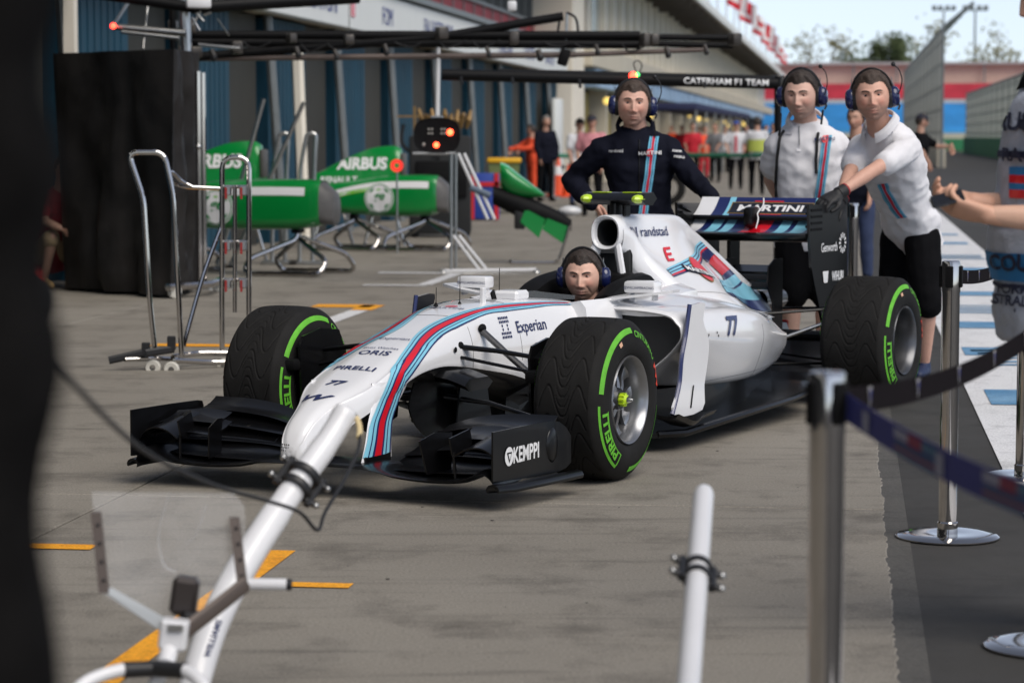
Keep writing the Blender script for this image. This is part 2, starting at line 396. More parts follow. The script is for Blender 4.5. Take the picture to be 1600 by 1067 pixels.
lb('fascia_rail', -6.32, -6.08, 8, 56.5, 3.28, 3.36, GREYM); lb('fascia_joint', -6.149, -6.147, 30.95, 30.99, 2.73, 3.24, TAUPE)
def flet(s, v, size=.27, mat=None, wide=1.0):
    lettering(s, mat or INK, (-6.145+6.4, v-20, 2.98), (0, -1, 0), (0, 0, 1), size, fascia, wide=wide, off=.004, n=(1, 0, 0))
# names read from the lane: the text runs towards the far end
def flet2(s, v, size=.27, mat=None, wide=1.0):
    lettering(s, mat or INK, (-6.145+6.4, v-20, 2.98), (0, 1, 0), (0, 0, 1), size, fascia, wide=wide, off=.004, n=(1, 0, 0))
for s, v in (('KOBAYASHI', 29.2), ('FOM', 33.6), ('FIA SAFETY CAR', 37.9), ('FIA', 42.2), ('MARUSSIA', 45.4), ('CHILTON', 48.8), ('BIANCHI', 52.2)): flet2(s, v, .25 if len(s) < 9 else .24, wide=1.15)
flet2('ERICSSON', 24.2, .24, wide=1.1)
for v, m1, m2 in ((26.2, RED, NAVY), (31.2, RED, RED)):
    MB(m1).box((-6.14+6.4, v-20, 3.0), (.01, .22, .26)).build('flag_emblem', fascia, 0)
# upper storey over the near garages
lb('balcony_slab', -7.3, -6.35, 8, 200, 3.28, 3.36, BEIGE)
for k in range(30):
    v = 27+k*1.25
    lb('banner_panel', -7.0, -6.97, v, v+1.18, 3.36, 3.86, DKRED); lb('window_pane', -7.28, -7.2, v, v+1.18, 3.9, 5.5, GLASSD)
    lb('mullion', -7.2, -6.95, v+1.18, v+1.25, 3.36, 5.6, GREYM)
lb('handrail', -6.98, -6.9, 20, 66, 3.86, 3.92, GREYM)
# cream block further along, pilasters and windows
lb('stair_tower', -7.3, -6.1, 56.2, 58.6, 0, 6.0, CREAM, .03); lb('cream_block', -13, -6.6, 64, 200, 3.36, 5.95, CREAM)
for k in range(44):
    v = 65+k*2.6
    lb('window_pane', -6.62, -6.57, v+.3, v+1.9, 3.9, 5.3, GLASSB); lb('pilaster', -6.6, -6.42, v+2.0, v+2.5, 3.4, 5.9, CREAM)
lb('ledge', -6.7, -5.9, 58.6, 200, 3.0, 3.5, BEIGE, .03)
for k in range(24): lb('blue_banner', -6.5, -5.97, 60+k*5, 60+k*5+4.7, 2.55, 2.98, M('banner_blue', rgb(150, 178, 205), .6, var=.3, vs=1.5))
for k in range(16):
    lb('bay_pillar', -6.75, -6.3, 60+k*6, 60.6+k*6, 0, 3.0, BEIGE); lb('lit_wall', -6.78, -6.7, 60.8+k*6, 65.6+k*6, .9, 2.5, M('lamplit_wall', rgb(168, 150, 78), .6, var=.5, vs=1.2))  # yellow lamp light of the bays is put into the wall colour
    MB(YEL).ball((.05+.3*random.random(), 61.5+k*6-20+3*random.random(), 1.7+.7*random.random()), .05+.06*random.random(), 10, 6).build('bay_lamp', building)
lb('glazing', -6.74, -6.6, 58.6, 60, 0, 3.0, GLASSD); lb('glazing_frame', -6.6, -6.5, 59.2, 59.3, 0, 3.0, CREAM)
# the roof with its deep dark underside
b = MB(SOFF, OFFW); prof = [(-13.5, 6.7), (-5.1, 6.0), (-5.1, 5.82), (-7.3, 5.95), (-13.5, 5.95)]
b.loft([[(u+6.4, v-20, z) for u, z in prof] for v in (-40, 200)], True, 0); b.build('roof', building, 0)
lb('gutter', -5.13, -5.0, -40, 200, 5.84, 6.12, OFFW)
for k in range(40): lb('roof_truss', -6.6, -5.2, 60+k*3.4, 60.12+k*3.4, 5.6, 5.86, SOFF)
# flags along the roof edge
FR = M('flag_red', rgb(205, 32, 48), .7, var=.1); FW_ = M('flag_white', rgb(228, 224, 224), .7, var=.05); POLE = M('white_pole', (.7, .7, .7), .4)
def flag(i, v, hh, lean):
    t = thing('flag', ['', ''][0] or f'red and white flag on the roof edge, {ORD[i]} from the near end', 'flag', lane(-5.0*BK, v*BK, 1.397+(6.05-1.397)*BK), LROT, 'flags along the pit building roof')
    MB(POLE).tube([(0, 0, 0), (lean*.4, 0, hh)], .035, 6).build('pole', t)
    rows = []
    for a in range(9):
        s = a/8; rows.append([V((s*.62+lean*.4*q, .1*math.sin(s*6+i), hh*.45+hh*.5*q-.3*s)) for q in (0, .33, .66, 1)])
    mb = MB(FR, FW_); o = len(mb.v); mb.v += [tuple(p) for r in rows for p in r]
    for a in range(8):
        for q in range(3): mb.f.append((a*4+q, (a+1)*4+q, (a+1)*4+q+1, a*4+q+1)); mb.m.append(1 if (q == 1 if i % 2 else a > 3) else 0)
    mb.build('cloth', t, 180)
ORD = ['first', 'second', 'third', 'fourth', 'fifth', 'sixth', 'seventh', 'eighth', 'ninth', 'tenth', 'eleventh', 'twelfth', 'thirteenth', 'fourteenth', 'fifteenth', 'sixteenth', 'seventeenth', 'eighteenth', 'nineteenth', 'twentieth']
for i in range(16): flag(i, 84+i*6.6, 1.9+.4*math.sin(i*3.3), .4*math.sin(i*2.1))

# ================================================================== grandstand, fences, trees, masts far away
SEATR = M('red_seat', rgb(186, 58, 74), .7, var=.25, vs=.4); SEATB = M('blue_seat', rgb(62, 146, 200), .7, var=.2, vs=.4)
gs = thing('grandstand', 'curved far grandstand with red seats above blue seats under a flat roof', 'grandstand', lane(4, 232), LROT+R(-3))
def gb(name, x0, x1, y0, y1, z0, z1, mat): return MB(mat).box(((x0+x1)/2, (y0+y1)/2, (z0+z1)/2), (x1-x0, y1-y0, z1-z0)).build(name, gs, 0)
gb('base_wall', -30, 60, 0, .5, 0, 1.6, BEIGE); gb('advert_board', -30, 60, -.4, -.2, .1, 1.1, M('board_green', rgb(48, 120, 80), .7, var=.2, vs=.5))
for k in range(9): gb('seat_row', -30, 60, .6+k*.8, 1.4+k*.8, .8, 1.9+k*.31, SEATB)
gb('walkway', -30, 60, 7.9, 9.2, .8, 4.75, M('walkway_grey', rgb(190, 186, 180), .7))
for k in range(5): gb('seat_row', -30, 60, 9.3+k*.8, 10.1+k*.8, .8, 5.0+k*.33, SEATR)
for k in range(14): gb('aisle', -28+k*6.3, -27.1+k*6.3, .55, 13.3, .8, 2.1, BEIGE)
gb('back_wall', -30, 60, 13.4, 14, 0, 8.2, M('stand_back', rgb(206, 184, 166), .8, var=.1)); gb('roof', -31, 61, 12.6, 14.6, 8.1, 8.35, M('roof_grey', rgb(170, 166, 164), .6))
for k in range(22): gb('roof_post', -29+k*4.1, -28.85+k*4.1, 12.7, 12.85, 6.2, 8.12, GREYM)
fence_m = M('fence_mesh', rgb(150, 152, 146), .6, var=.12, vs=.8)
def fence(label, u, v0, v1, z0, z1, step, arm, name, wallm=None):
    t = thing(name, label, 'fence', lane(u, v0), LROT)
    if wallm: MB(wallm).box((0, (v1-v0)/2, z0/2), (.35, v1-v0, z0)).build('base_wall', t, 0)
    n = int((v1-v0)/step)
    for k in range(n+1):
        y = k*step; MB(GREYM).tube([(0, y, 0), (0, y, z1)]+([(arm, y, z1+arm*.8)] if arm else []), .07, 6).build('post', t)
        if k < n:
            # woven wire panel: real wires
            mb = MB(fence_m)
            m_ = 26
            for q in range(m_): mb.box((0, y+step*(q+.5)/m_, (z0+z1)/2), (.02, .045, z1-z0))
            for q in range(5): mb.box((.025, y+step/2, z0+(z1-z0)*(q+.5)/5), (.02, step, .06))
            if arm:
                for q in range(8): mb.tube([(.01, y+step*(q+.5)/8, z1), (arm, y+step*(q+.5)/8, z1+arm*.8)], .02, 4)
            mb.build('wire_panel', t, 0)
    MB(GREYM).tube([(0, 0, z1), (0, v1-v0, z1)], .06, 6).build('top_rail', t)
fence('tall grey catch fence with bent top arm behind the man leaning on the wing', 4.0, 112, 190, 1.1, 6.1, 6, 1.3, 'catch_fence', BEIGE)
fence('long grey pit wall fence standing on a green wall at far right', 9.2, 90, 205, 1.25, 4.7, 6, 0, 'pit_wall_fence', M('wall_green', rgb(52, 118, 78), .8, var=.12, vs=.6))
LEAF = [M('leaf_olive', rgb(108, 104, 66), .8, var=.3, vs=3), M('leaf_dark', rgb(70, 82, 46), .8, var=.3, vs=3)]; BARK = M('bark', rgb(120, 108, 96), .9, var=.2)
def tree(label, px, Y, top, spread, dens, li, seed):
    rnd = random.Random(seed); p = at(px, 212, Y); t = thing('tree', label, 'tree', (p.x, p.y, 0)); H = top
    mb = MB(BARK); mb.tube([(0, 0, 0), (.1, 0, H*.35), (.2, .1, H*.6)], [.28, .22, .12], 7); tips = []
    for k in range(11):
        a = rnd.random()*6.28; z0 = H*(.32+.3*rnd.random()); l = spread*(.5+.6*rnd.random()); e = V((math.cos(a)*l, math.sin(a)*l, min(H, z0+H*(.15+.3*rnd.random()))))
        mid = V((e.x*.45, e.y*.45, z0+(e.z-z0)*.6)); mb.tube([(0.1, 0, z0), mid, e], [.09, .06, .02], 5); tips += [e, mid.lerp(e, .6)]
        for _ in range(3):
            q = e+V((rnd.gauss(0, .7), rnd.gauss(0, .7), rnd.gauss(.3, .5))); mb.tube([mid.lerp(e, .7), q], [.03, .012], 4); tips.append(q)
    mb.build('trunk', t); mb = MB(LEAF[li])
    for c in tips:
        for _ in range(dens):
            q = c+V((rnd.gauss(0, .55), rnd.gauss(0, .55), rnd.gauss(0, .5))); s = .16+.2*rnd.random(); u = V((rnd.gauss(0, 1), rnd.gauss(0, 1), rnd.gauss(0, 1))).normalized(); v_ = u.orthogonal().normalized()
            mb.add([q-u*s, q+v_*s*.6, q+u*s, q-v_*s*.6], [(0, 1, 2, 3)])
    mb.build('crown', t, 0)
tree('thin pale tree behind the roof end, leftmost of the far trees', 1292, 262, 11.6, 3.2, 6, 0, 1)
tree('dense dark round tree behind the grandstand roof', 1392, 258, 10.3, 2.0, 46, 1, 2)
tree('bare branched tall tree beside the dense round tree', 1432, 266, 12.4, 3.2, 4, 0, 3)
tree('sparse tall tree right of the catch fence arm', 1556, 262, 12.2, 2.6, 6, 0, 4)
tree('low dark bush between thin tree and dense tree', 1340, 262, 8.9, 1.5, 34, 1, 5)
def mast(label, px, Y, h):
    p = at(px, 212, Y); t = thing('floodlight_mast', label, 'floodlight', (p.x, p.y, 0), 0, 'floodlight masts behind the grandstand')
    MB(GREYM).tube([(0, 0, 0), (0, 0, h)], [.2, .1], 8).build('pole', t); MB(GREYM).box((0, 0, h), (2.6, .15, .12)).build('crossbar', t)
    for k in (-1.1, -.4, .4, 1.1): MB(GREYM).box((k, -.1, h+.3), (.5, .3, .45), bevel=.03).build('lamp', t)
mast('thin floodlight mast just left of the sparse tall tree', 1521, 270, 14.6); mast('faint floodlight mast above the catch fence', 1472, 290, 15.6)
# ================================================================== the racing car (x forward, y left, z up; front axle at x = 0)
CX, CY, CTH, WB, TR = -.317, 10.6, .4857, 3.38, .331
car = thing('racing_car', 'white open wheel racing car with red and blue stripes and green marked tyres', 'racing car', (CX, CY, 0), math.atan2(-math.cos(CTH), -math.sin(CTH)))
def crspline(pts, k, closed=False):
    pts = [V((p[0], p[1], 0)) for p in pts]
    return [(p.x, p.y) for p in smooth_path(pts, k)]
# ---- monocoque and nose: x, shoulder half width, top z, max half width, paint edge z, keel half width, keel z
ST = [(-.86, .235, .664, .335, .285, .30, .10), (-.66, .215, .676, .275, .305, .24, .13), (-.48, .185, .682, .24, .328, .17, .19), (-.28, .163, .68, .214, .38, .14, .26), (-.08, .150, .662, .197, .415, .13, .31),
      (.1, .147, .625, .187, .443, .13, .345), (.26, .147, .584, .179, .457, .13, .375), (.4, .147, .549, .174, .447, .14, .40), (.5, .147, .520, .170, .425, .15, .405), (.6, .147, .488, .167, .392, .16, .382),
      (.7, .147, .455, .166, .358, .15, .345), (.79, .14, .423, .158, .325, .13, .308), (.87, .112, .396, .130, .285, .10, .262), (.94, .082, .371, .098, .240, .075, .215), (1.0, .066, .343, .080, .205, .062, .178),
      (1.06, .058, .308, .070, .178, .052, .155), (1.10, .052, .272, .062, .165, .045, .147), (1.125, .042, .235, .050, .162, .036, .150), (1.137, .022, .205, .028, .175, .02, .165)]
def mono_ring(x, wt, zt, wm, zb, wk, zk):
    up = [(wm, zb), (wm*1.0, zb+.42*(zt-zb)), (wt+.35*(wm-wt), zt-.16*(zt-zb)), (wt*.93, zt-.012), (wt*.55, zt+.003), (0, zt+.006)]
    up = crspline(up, 4); up = up+[(-y, z) for y, z in reversed(up[:-1])]
    lo = crspline([(wk+.6*(wm-wk), zb-.45*(zb-zk)), (wk, zk+.012), (wk*.5, zk), (0, zk-.004)], 3); lo = lo+[(-y, z) for y, z in reversed(lo[:-1])]
    return [V((x, y, z)) for y, z in up]+[V((x, y, z)) for y, z in reversed(lo)], len(up)
sts = []
for s in ST: r, NU = mono_ring(*s); sts.append(r)
rings = spline_rings(sts, 4); nr = len(rings)
mono = MB(WHITE, BLACK).loft(rings, True, mfn=lambda i, j: 0 if (j < NU-1 or rings[i][0].x > .52) else 1).build('monocoque', car, 50)
mono.data.polygons[len(mono.data.polygons)-2].material_index = 1
tri(mono)
MB(*[WHITE]).lathe([(.001, 0), (.012, .002), (.02, .0)], (1.139, 0, .19), 'x', 12).build('nose_cap', car)
BV_M = bvh_of(mono)
# ---- pylons carrying the front wing
def pylon(s):
    rr = []
    for z, xf, xr, y, t in ((.43, .76, .46, .140, .028), (.38, .775, .53, .150, .02), (.33, .80, .60, .158, .014), (.28, .832, .645, .163, .012), (.21, .865, .668, .171, .011), (.135, .905, .675, .176, .010)):
        ring = []
        for q in range(16):
            a = 2*math.pi*q/16; cx = (xf+xr)/2+(xf-xr)/2*math.cos(a); ring.append(V((cx, s*(y+t*math.sin(a)*(.75+.25*math.cos(a))), z)))
        rr.append(ring)
    return tri(MB(WHITE).loft(spline_rings(rr, 3)).build('wing_pylon', car, 60))
pyl = {s: pylon(s) for s in (1, -1)}
for s in (1, -1): MB(BLACK).box((.79, s*.176, .132), (.2, .018, .05), bevel=.004).build('pylon_foot', car)
# ---- nose stripes: widths across the band from the inside out
BAND = [(0, None), (.06, SKYB), (.12, SKYB), (.16, NAVY), (.27, SKYB), (.35, NAVY), (.44, RED), (.52, RED), (.60, RED), (.67, NAVY), (.76, SKYB), (.81, NAVY), (.93, SKYB), (1.0, NAVY)]
BM_ = [b[1] for b in BAND[1:]]
BV_N = {s: bvh_of(mono, pyl[s]) for s in (1, -1)}
def nose_stripe(s):
    # path on the shoulder: x, inner edge (y, z), outer edge (y, z)
    rows = []; nn = []
    key = [(-.80, (.232, .69), (.25, .67)), (-.5, (.178, .69), (.203, .66)), (-.28, (.142, .69), (.176, .65)), (-.15, (.122, .68), (.162, .645)), (.0, (.092, .66), (.156, .62)), (.1, (.075, .645), (.153, .60)), (.2, (.066, .62), (.151, .58)), (.3, (.075, .59), (.158, .55)),
           (.4, (.10, .56), (.168, .505)), (.5, (.126, .53), (.174, .45)), (.56, (.140, .505), (.176, .42))]
    ks = [V((k[0], *k[1])) for k in key]; ko = [V((k[0], *k[2])) for k in key]
    A, B = smooth_path(ks, 6), smooth_path(ko, 6)
    for a, b in zip(A, B): rows.append([V((a.lerp(b, t).x, s*a.lerp(b, t).y, a.lerp(b, t).z)) for t, _ in BAND]); nn.append(V((0, s*.62, .78)))
    ribbon(rows, BV_N[s], nn, BM_, 'stripe', car, .0035)
    # over the shoulder and down the pylon
    rows = []; nn = []
    for (xa, ya, za), (xb, yb, zb), n in [((.56, .140, .505), (.56, .176, .42), (0, .62, .78)), ((.63, .15, .468), (.575, .18, .39), (.1, .85, .5)), ((.69, .16, .42), (.595, .18, .362), (.1, .95, .3)), ((.735, .165, .378), (.612, .18, .335), (.1, 1, .2)),
                                          ((.785, .17, .325), (.645, .18, .295), (.08, 1, .1)), ((.825, .175, .28), (.665, .18, .258), (.06, 1, .05)), ((.86, .18, .21), (.682, .18, .20), (.05, 1, 0)), ((.895, .18, .152), (.69, .18, .152), (.05, 1, 0))]:
        rows.append((V((xa, s*ya, za)), V((xb, s*yb, zb)))); nn.append(V((n[0], s*n[1], n[2])))
    A = smooth_path([r[0] for r in rows], 5); B = smooth_path([r[1] for r in rows], 5); NN = smooth_path(nn, 5)
    ribbon([[a.lerp(b, t) for t, _ in BAND] for a, b in zip(A, B)], BV_N[s], list(NN), BM_, 'stripe', car, .0045)
for s in (1, -1): nose_stripe(s)
def qdecal(q, bvh, n, mat, name, off=.003, k=5):
    g = [[q[0].lerp(q[1], i/k).lerp(q[3].lerp(q[2], i/k), j/k) for j in range(k+1)] for i in range(k+1)]
    return ribbon(g, bvh, n, [mat]*k, name, car, off)
# ---- nose lettering (read from the front of the car)
fu, fv = V((0, 1, 0)), V((-.93, 0, .36))
def nl(s, x, size, bold=0., wide=1., shear=0., z=.5): lettering(s, PRINTN, (x, 0, z), fu, fv, size, car, BV_M, (.25, 0, 1), bold=bold, wide=wide, shear=shear, off=.0035)
nl('Experian', .33, .030, .0, 1.0); nl('ORIS', .50, .044, .012, 1.15); nl('Swiss Watches', .445, .02); nl('PIRELLI', .665, .036, .02, 1.25); nl('77', .815, .042, .03, 1.3, .25); nl('MARTINI', -.13, .022, .01, 1.4)
for q in range(9):  # the dotted emblem in front of the word
    MB(PRINTN).add(project([V((.33+dx+.012*math.cos(q*.7), -.095+.016*math.sin(q*.7)+dy, .6)) for dx, dy in ((-.003, -.003), (-.003, .003), (.003, .003), (.003, -.003))], BV_M, (.25, 0, 1)), [(0, 1, 2, 3)]).build('logo_dot', car, 0)
W_ = [[(-.055, .025), (-.04, .025), (-.03, -.012), (-.045, -.025)], [(-.045, -.025), (-.03, -.012), (.003, .025), (-.003, .012)], [(-.003, .02), (.01, .025), (.016, -.018), (.003, -.025)], [(.022, -.022), (.034, -.022), (.066, .022), (.05, .025)]]
lettering('W', PRINTN, (.965, -.005, .5), fu, fv, .05, car, BV_M, (.3, 0, 1), bold=.03, wide=1.7, shear=.35, off=.004, maxlen=.012)
MB(RED).add(project([V((-.13+.02*math.sin(a), .03*math.cos(a), .8)) for a in np.linspace(0, 6.28, 17)[:-1]], BV_M, (0, 0, 1), .0015), [tuple(range(16))]).build('round_emblem', car, 0)
# ---- side lettering
def sl_(s, x, z, size, bold=0., wide=1., sgn=1): lettering(s, PRINTN, (x, sgn*.24, z), (-sgn, 0, 0), (0, 0, 1), size, car, BV_M, (0, sgn, .1), bold=bold, wide=wide)
for sg in (1, -1):
    sl_('Experian', -.445, .575, .052, .012, .92, sg)
    for q in range(6):
        for r_ in range(6):
            if (q in (0, 5) and r_ in (1, 4)) or (q in (1, 4) and r_ not in (2, 3) or q in (1, 4)) or (q in (2, 3) and r_ in (0, 1, 4, 5)) or (q in (0, 5) and r_ in (0, 5)):
                c = V((-.215-.013*q*1, sg*.22, .545+.0165*r_)); d = .0042
                MB(PRINTN).add(project([c+V((a, 0, b)) for a, b in ((-d, -d*1.3), (-d, d*1.3), (d, d*1.3), (d, -d*1.3))], BV_M, (0, sg, .1)), [(0, 1, 2, 3)]).build('logo_dot', car, 0)
SEAM = M('panel_gap', (.06, .06, .065), .6)
def seam(pts, bvh, n, r=.0011): return MB(SEAM).tube(project([V(p) for p in smooth_path([V(p) for p in pts], 8)], bvh, n, .0003), r, 4).build('panel_gap', car)
for x in (.03, -.35):
    seam([(x, y, .8) for y in (-.14, -.07, 0, .07, .135)], BV_M, (0, 0, 1))
    for s in (1, -1): seam([(x, s*.3, z) for z in (.44, .5, .56, .61)], BV_M, (0, s, .05))
for x in (-.02, .09): 
    for s in (1, -1): MB(SEAM).add(project([V((x+.005*math.cos(a), s*(.11+.005*math.sin(a)), .8)) for a in np.linspace(0, 6.28, 9)[:-1]], BV_M, (0, 0, 1), .001), [tuple(range(8))]).build('fastener', car, 0)
for r_ in range(3):     # small breather holes in the nose tip
    for q_ in range(5): MB(SEAM).add(project([V((1.3, -.03+.011*(q_-2)+.0035*math.cos(a), .208+.011*(r_-1)+.003*math.sin(a))) for a in np.linspace(0, 6.28, 9)[:-1]], BV_M, (1, 0, 0), .0012, .8), [tuple(range(8))]).build('vent_hole', car, 0)
# ---- cockpit: side walls, dark inside, headrest
def cock_ring(x, yo, zo, zr, yi):
    return [V((x, yo*.93, .12)), V((x, yo, .3)), V((x, yo, zo)), V((x, yo-.02, zr-.03)), V((x, (yo+yi)/2+.01, zr)), V((x, yi, zr-.012)), V((x, yi-.005, zr-.05)), V((x, yi-.02, .25)), V((x, yi-.03, .12))]
for s in (1, -1):
    rr = [cock_ring(*k) for k in ((-.80, .325, .5, .668, .21), (-1.0, .36, .5, .668, .235), (-1.25, .385, .5, .665, .25), (-1.5, .40, .5, .672, .25), (-1.72, .40, .5, .69, .2), (-1.9, .38, .5, .69, .15))]
    rr = [[V((p.x, s*p.y, p.z)) for p in r] for r in spline_rings(rr, 3)]
    MB(WHITE, MATT).loft(rr if s > 0 else [r[::-1] for r in rr], True, mfn=lambda i, j, s=s: (1 if (j >= 5 and s > 0) or (j < 3 and s < 0) else 0)).build('cockpit_side', car, 40)
    rr = [[V((x, s*y, z)) for y, z in ((.255, z1-.06), (.25, z1-.01), (.215, z1), (.16, z1-.02), (.15, z1-.1), (.2, .55))] for x, z1 in ((-1.18, .672), (-1.28, .715), (-1.42, .745), (-1.58, .755), (-1.66, .72))]
    MB(MATT).loft(spline_rings(rr, 3)).build('headrest_side', car, 40)
MB(MATT).box((-1.62, 0, .62), (.14, .34, .26), bevel=.04).build('headrest_back', car); MB(DARKI).box((-1.25, 0, .32), (.95, .44, .1)).build('cockpit_tub', car)
MB(MATT).box((-.83, 0, .60), (.06, .40, .10), bevel=.02).build('dash', car)
GLASSC = M('clear_screen', (.5, .55, .58), .03, spec=.4, alpha=.16)
sc = []
for k in range(13):
    a = -1.15+2.3*k/12; sc.append((V((-.80+.10*math.cos(a)-.13, .225*math.sin(a), .668)), V((-.85+.085*math.cos(a)-.13, .2*math.sin(a), .70-.02*abs(math.sin(a))))))
MB(GLASSC).add([p for q in sc for p in q], [(2*i, 2*i+2, 2*i+3, 2*i+1) for i in range(12)]).build('windscreen', car, 180)
# ---- engine cover and roll hoop
def ec_ring(x, zt, wt, zs, ws, zb, wb):
    q = .8 if wb < ws else -.03*wb/(ws-wb-1e-6) if 0 else 0
    h = crspline([(wb, zb), (wb*.97+q*(ws-wb), zb+(.12 if q else .3)*(zs-zb)), (ws, zs), (wt+.35*(ws-wt)*.6, zs+.55*(zt-zs)), (wt, zt-.02), (wt*.6, zt-.003), (0, zt)], 4)
    return [V((x, y, z)) for y, z in h]+[V((x, -y, z)) for y, z in reversed(h[:-1])]
EC = [(-1.655, 1.021, .045, .945, .086, .851, .015), (-1.72, 1.021, .05, .93, .092, .82, .04), (-1.78, 1.02, .055, .90, .10, .72, .13), (-1.86, 1.018, .06, .84, .115, .58, .30), (-2.0, 1.016, .064, .80, .138, .54, .35), (-2.25, 1.008, .055, .77, .172, .52, .37), (-2.44, .992, .036, .73, .18, .50, .36), (-2.62, .925, .026, .67, .17, .46, .33), (-2.85, .838, .022, .60, .15, .42, .27),
      (-3.1, .733, .02, .545, .105, .40, .19), (-3.35, .63, .02, .50, .09, .38, .14), (-3.55, .548, .02, .47, .065, .38, .10), (-3.62, .51, .015, .45, .05, .385, .07)]
ecr = spline_rings([ec_ring(*k) for k in EC], 4)
_m = MB(WHITE).loft(ecr, False); _m.add(ecr[-1], [tuple(range(len(ecr[-1])))]); ecover = tri(_m.build('engine_cover', car, 60))
# airbox trumpet: an oval ring running back into the cover
def oval(x, y0, z0, ry, rz, n=28, e=2.4): return [V((x, y0+ry*math.copysign(abs(math.cos(a))**(2/e), math.cos(a)), z0+rz*math.copysign(abs(math.sin(a))**(2/e), math.sin(a)))) for a in [2*math.pi*k/n for k in range(n)]]
MB(WHITE, DARKI).loft([oval(-1.98, 0, .93, .05, .06), oval(-1.75, 0, .932, .050, .058), oval(-1.66, 0, .935, .057, .063), oval(-1.632, 0, .936, .064, .070), oval(-1.628, 0, .936, .073, .078), oval(-1.645, 0, .936, .083, .085), oval(-1.70, 0, .934, .083, .083)], False, mfn=lambda i, j: 1 if i < 2 else 0).build('airbox', car, 60)
for s in (1, -1): MB(WHITE).tube([(-1.66, s*.05, .875), (-1.60, s*.105, .73), (-1.56, s*.15, .66)], .018, 8, flat=1.6).build('roll_hoop_strut', car)
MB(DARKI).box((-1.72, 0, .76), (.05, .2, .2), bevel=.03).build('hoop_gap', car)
BV_E = bvh_of(ecover)
def el(s, x, z, size, mat=PRINTN, bold=0., wide=1., shear=0., u=(-1, 0, 0), v=(0, 0, 1), sg=1): lettering(s, mat, (x, sg*.15, z), V(u) if sg > 0 else V((-u[0], u[1], u[2])), v, size, car, BV_E, (0, sg, .15), bold=bold, wide=wide, shear=shear, off=.005, maxlen=.012)
GOLD0 = M('gold_trim', rgb(196, 160, 92), .35, metal=.6); NBLK = M('navy_black', rgb(26, 28, 48), .4)
for sg in (1, -1):
    el('randstad', -2.02, .942, .05, bold=.006, wide=1.35, sg=sg, u=(-1, 0, -.02)); el('E', -2.07, .82, .085, RED, .02, 1.5, sg=sg, v=(-.55, 0, 1)); el('ivV', -1.865, .948, .045, bold=.02, wide=.9, sg=sg) if 0 else None
    for q in ((-1.762, -1.79), (-1.82, -1.80)):
        qdecal([V((a, sg*.15, b)) for a, b in ((q[0], .97), (q[0]-.014, .97), (q[1]-.014, .92), (q[1], .92))], BV_E, (0, sg, .15), PRINTN, 'emblem_stroke', .004)
    qdecal([V((a, sg*.15, b)) for a, b in ((-1.738, .97), (-1.752, .97), (-1.752, .955), (-1.738, .955))], BV_E, (0, sg, .15), PRINTN, 'emblem_stroke', .004)
    # big round print and blue bands on the tail
    def band(pa, pb, mats, cuts, nm='tail_stripe', sg=sg, off=.002):
        A = smooth_path([V((p[0], sg*.1, p[1])) for p in pa], 8); B = smooth_path([V((p[0], sg*.1, p[1])) for p in pb], 8)
        ribbon([[a.lerp(b, t) for t in cuts] for a, b in zip(A, B)], BV_E, (0, sg, .12), mats, nm, car, off, .5)
    band([(-2.69, .867), (-2.50, .83), (-2.393, .806), (-2.25, .785), (-2.088, .763), (-1.9, .742)], [(-2.80, .82), (-2.66, .80), (-2.52, .775), (-2.30, .735), (-2.1, .715), (-1.9, .70)], [SKYB, NAVY, SKYB, NAVY, SKYB, RED, NAVY], [0, .16, .26, .44, .54, .68, .86, 1.0], off=.004)
    band([(-2.80, .82), (-2.66, .80), (-2.54, .782)], [(-2.874, .791), (-2.75, .765), (-2.64, .75)], [NAVY, NAVY], [0, .5, 1], off=.004)
    band([(-2.874, .791), (-2.75, .765), (-2.66, .745)], [(-3.086, .704), (-2.98, .69), (-2.80, .675)], [RED]*4, [0, .25, .5, .75, 1], off=.004)
    band([(-3.086, .704), (-2.98, .69), (-2.80, .675)], [(-3.15, .675), (-3.02, .66), (-2.75, .65)], [NAVY, NAVY], [0, .5, 1], off=.004)
    band([(-3.15, .675), (-3.02, .66), (-2.75, .65), (-2.5, .66)], [(-3.228, .633), (-3.1, .615), (-2.8, .605), (-2.4, .63)], [SKYB, SKYB], [0, .5, 1], off=.004)
    band([(-3.228, .633), (-3.1, .615), (-2.8, .605), (-2.4, .63)], [(-3.52, .548), (-3.4, .52), (-3.0, .54), (-2.35, .595)], [NAVY, SKYB, SKYB, SKYB], [0, .1, .4, .7, 1], off=.004)
    band([(-3.52, .548), (-3.4, .52), (-3.0, .54), (-2.35, .595)], [(-3.6, .50), (-3.48, .455), (-3.1, .48), (-2.4, .57)], [NAVY, NAVY], [0, .5, 1], off=.004)
    disc = [V((-2.285+.066*math.cos(a), sg*.15, .715+.075*math.sin(a))) for a in np.linspace(0, 6.28, 33)[:-1]]; mid_ = [V((-2.285, sg*.15, .715)).lerp(p, .5) for p in disc]
    for rr_, mt_, of_ in ((1.08, GOLD0, .0055), (1.0, RED, .007)):
        pts = [V((-2.285, sg*.15, .715))]+[V((-2.285, sg*.15, .715))+(p-V((-2.285, sg*.15, .715)))*rr_*.5 for p in disc]+[V((-2.285, sg*.15, .715))+(p-V((-2.285, sg*.15, .715)))*rr_ for p in disc]
        MB(mt_).add(project(pts, BV_E, (0, sg, .3), of_), [(0, 1+i, 1+(i+1) % 32) for i in range(32)]+[(1+i, 33+i, 33+(i+1) % 32, 1+(i+1) % 32) for i in range(32)]).build('round_emblem', car, 180)
    rows = [[V((-2.105-.026*i, sg*.15, .757-.0066*i)), V((-2.105-.026*i, sg*.15, .737-.0066*i)), V((-2.105-.026*i, sg*.15, .717-.0066*i))] for i in range(11)]
    ribbon(rows, BV_E, (0, sg, .3), [NBLK, NBLK], 'name_bar', car, .0085)
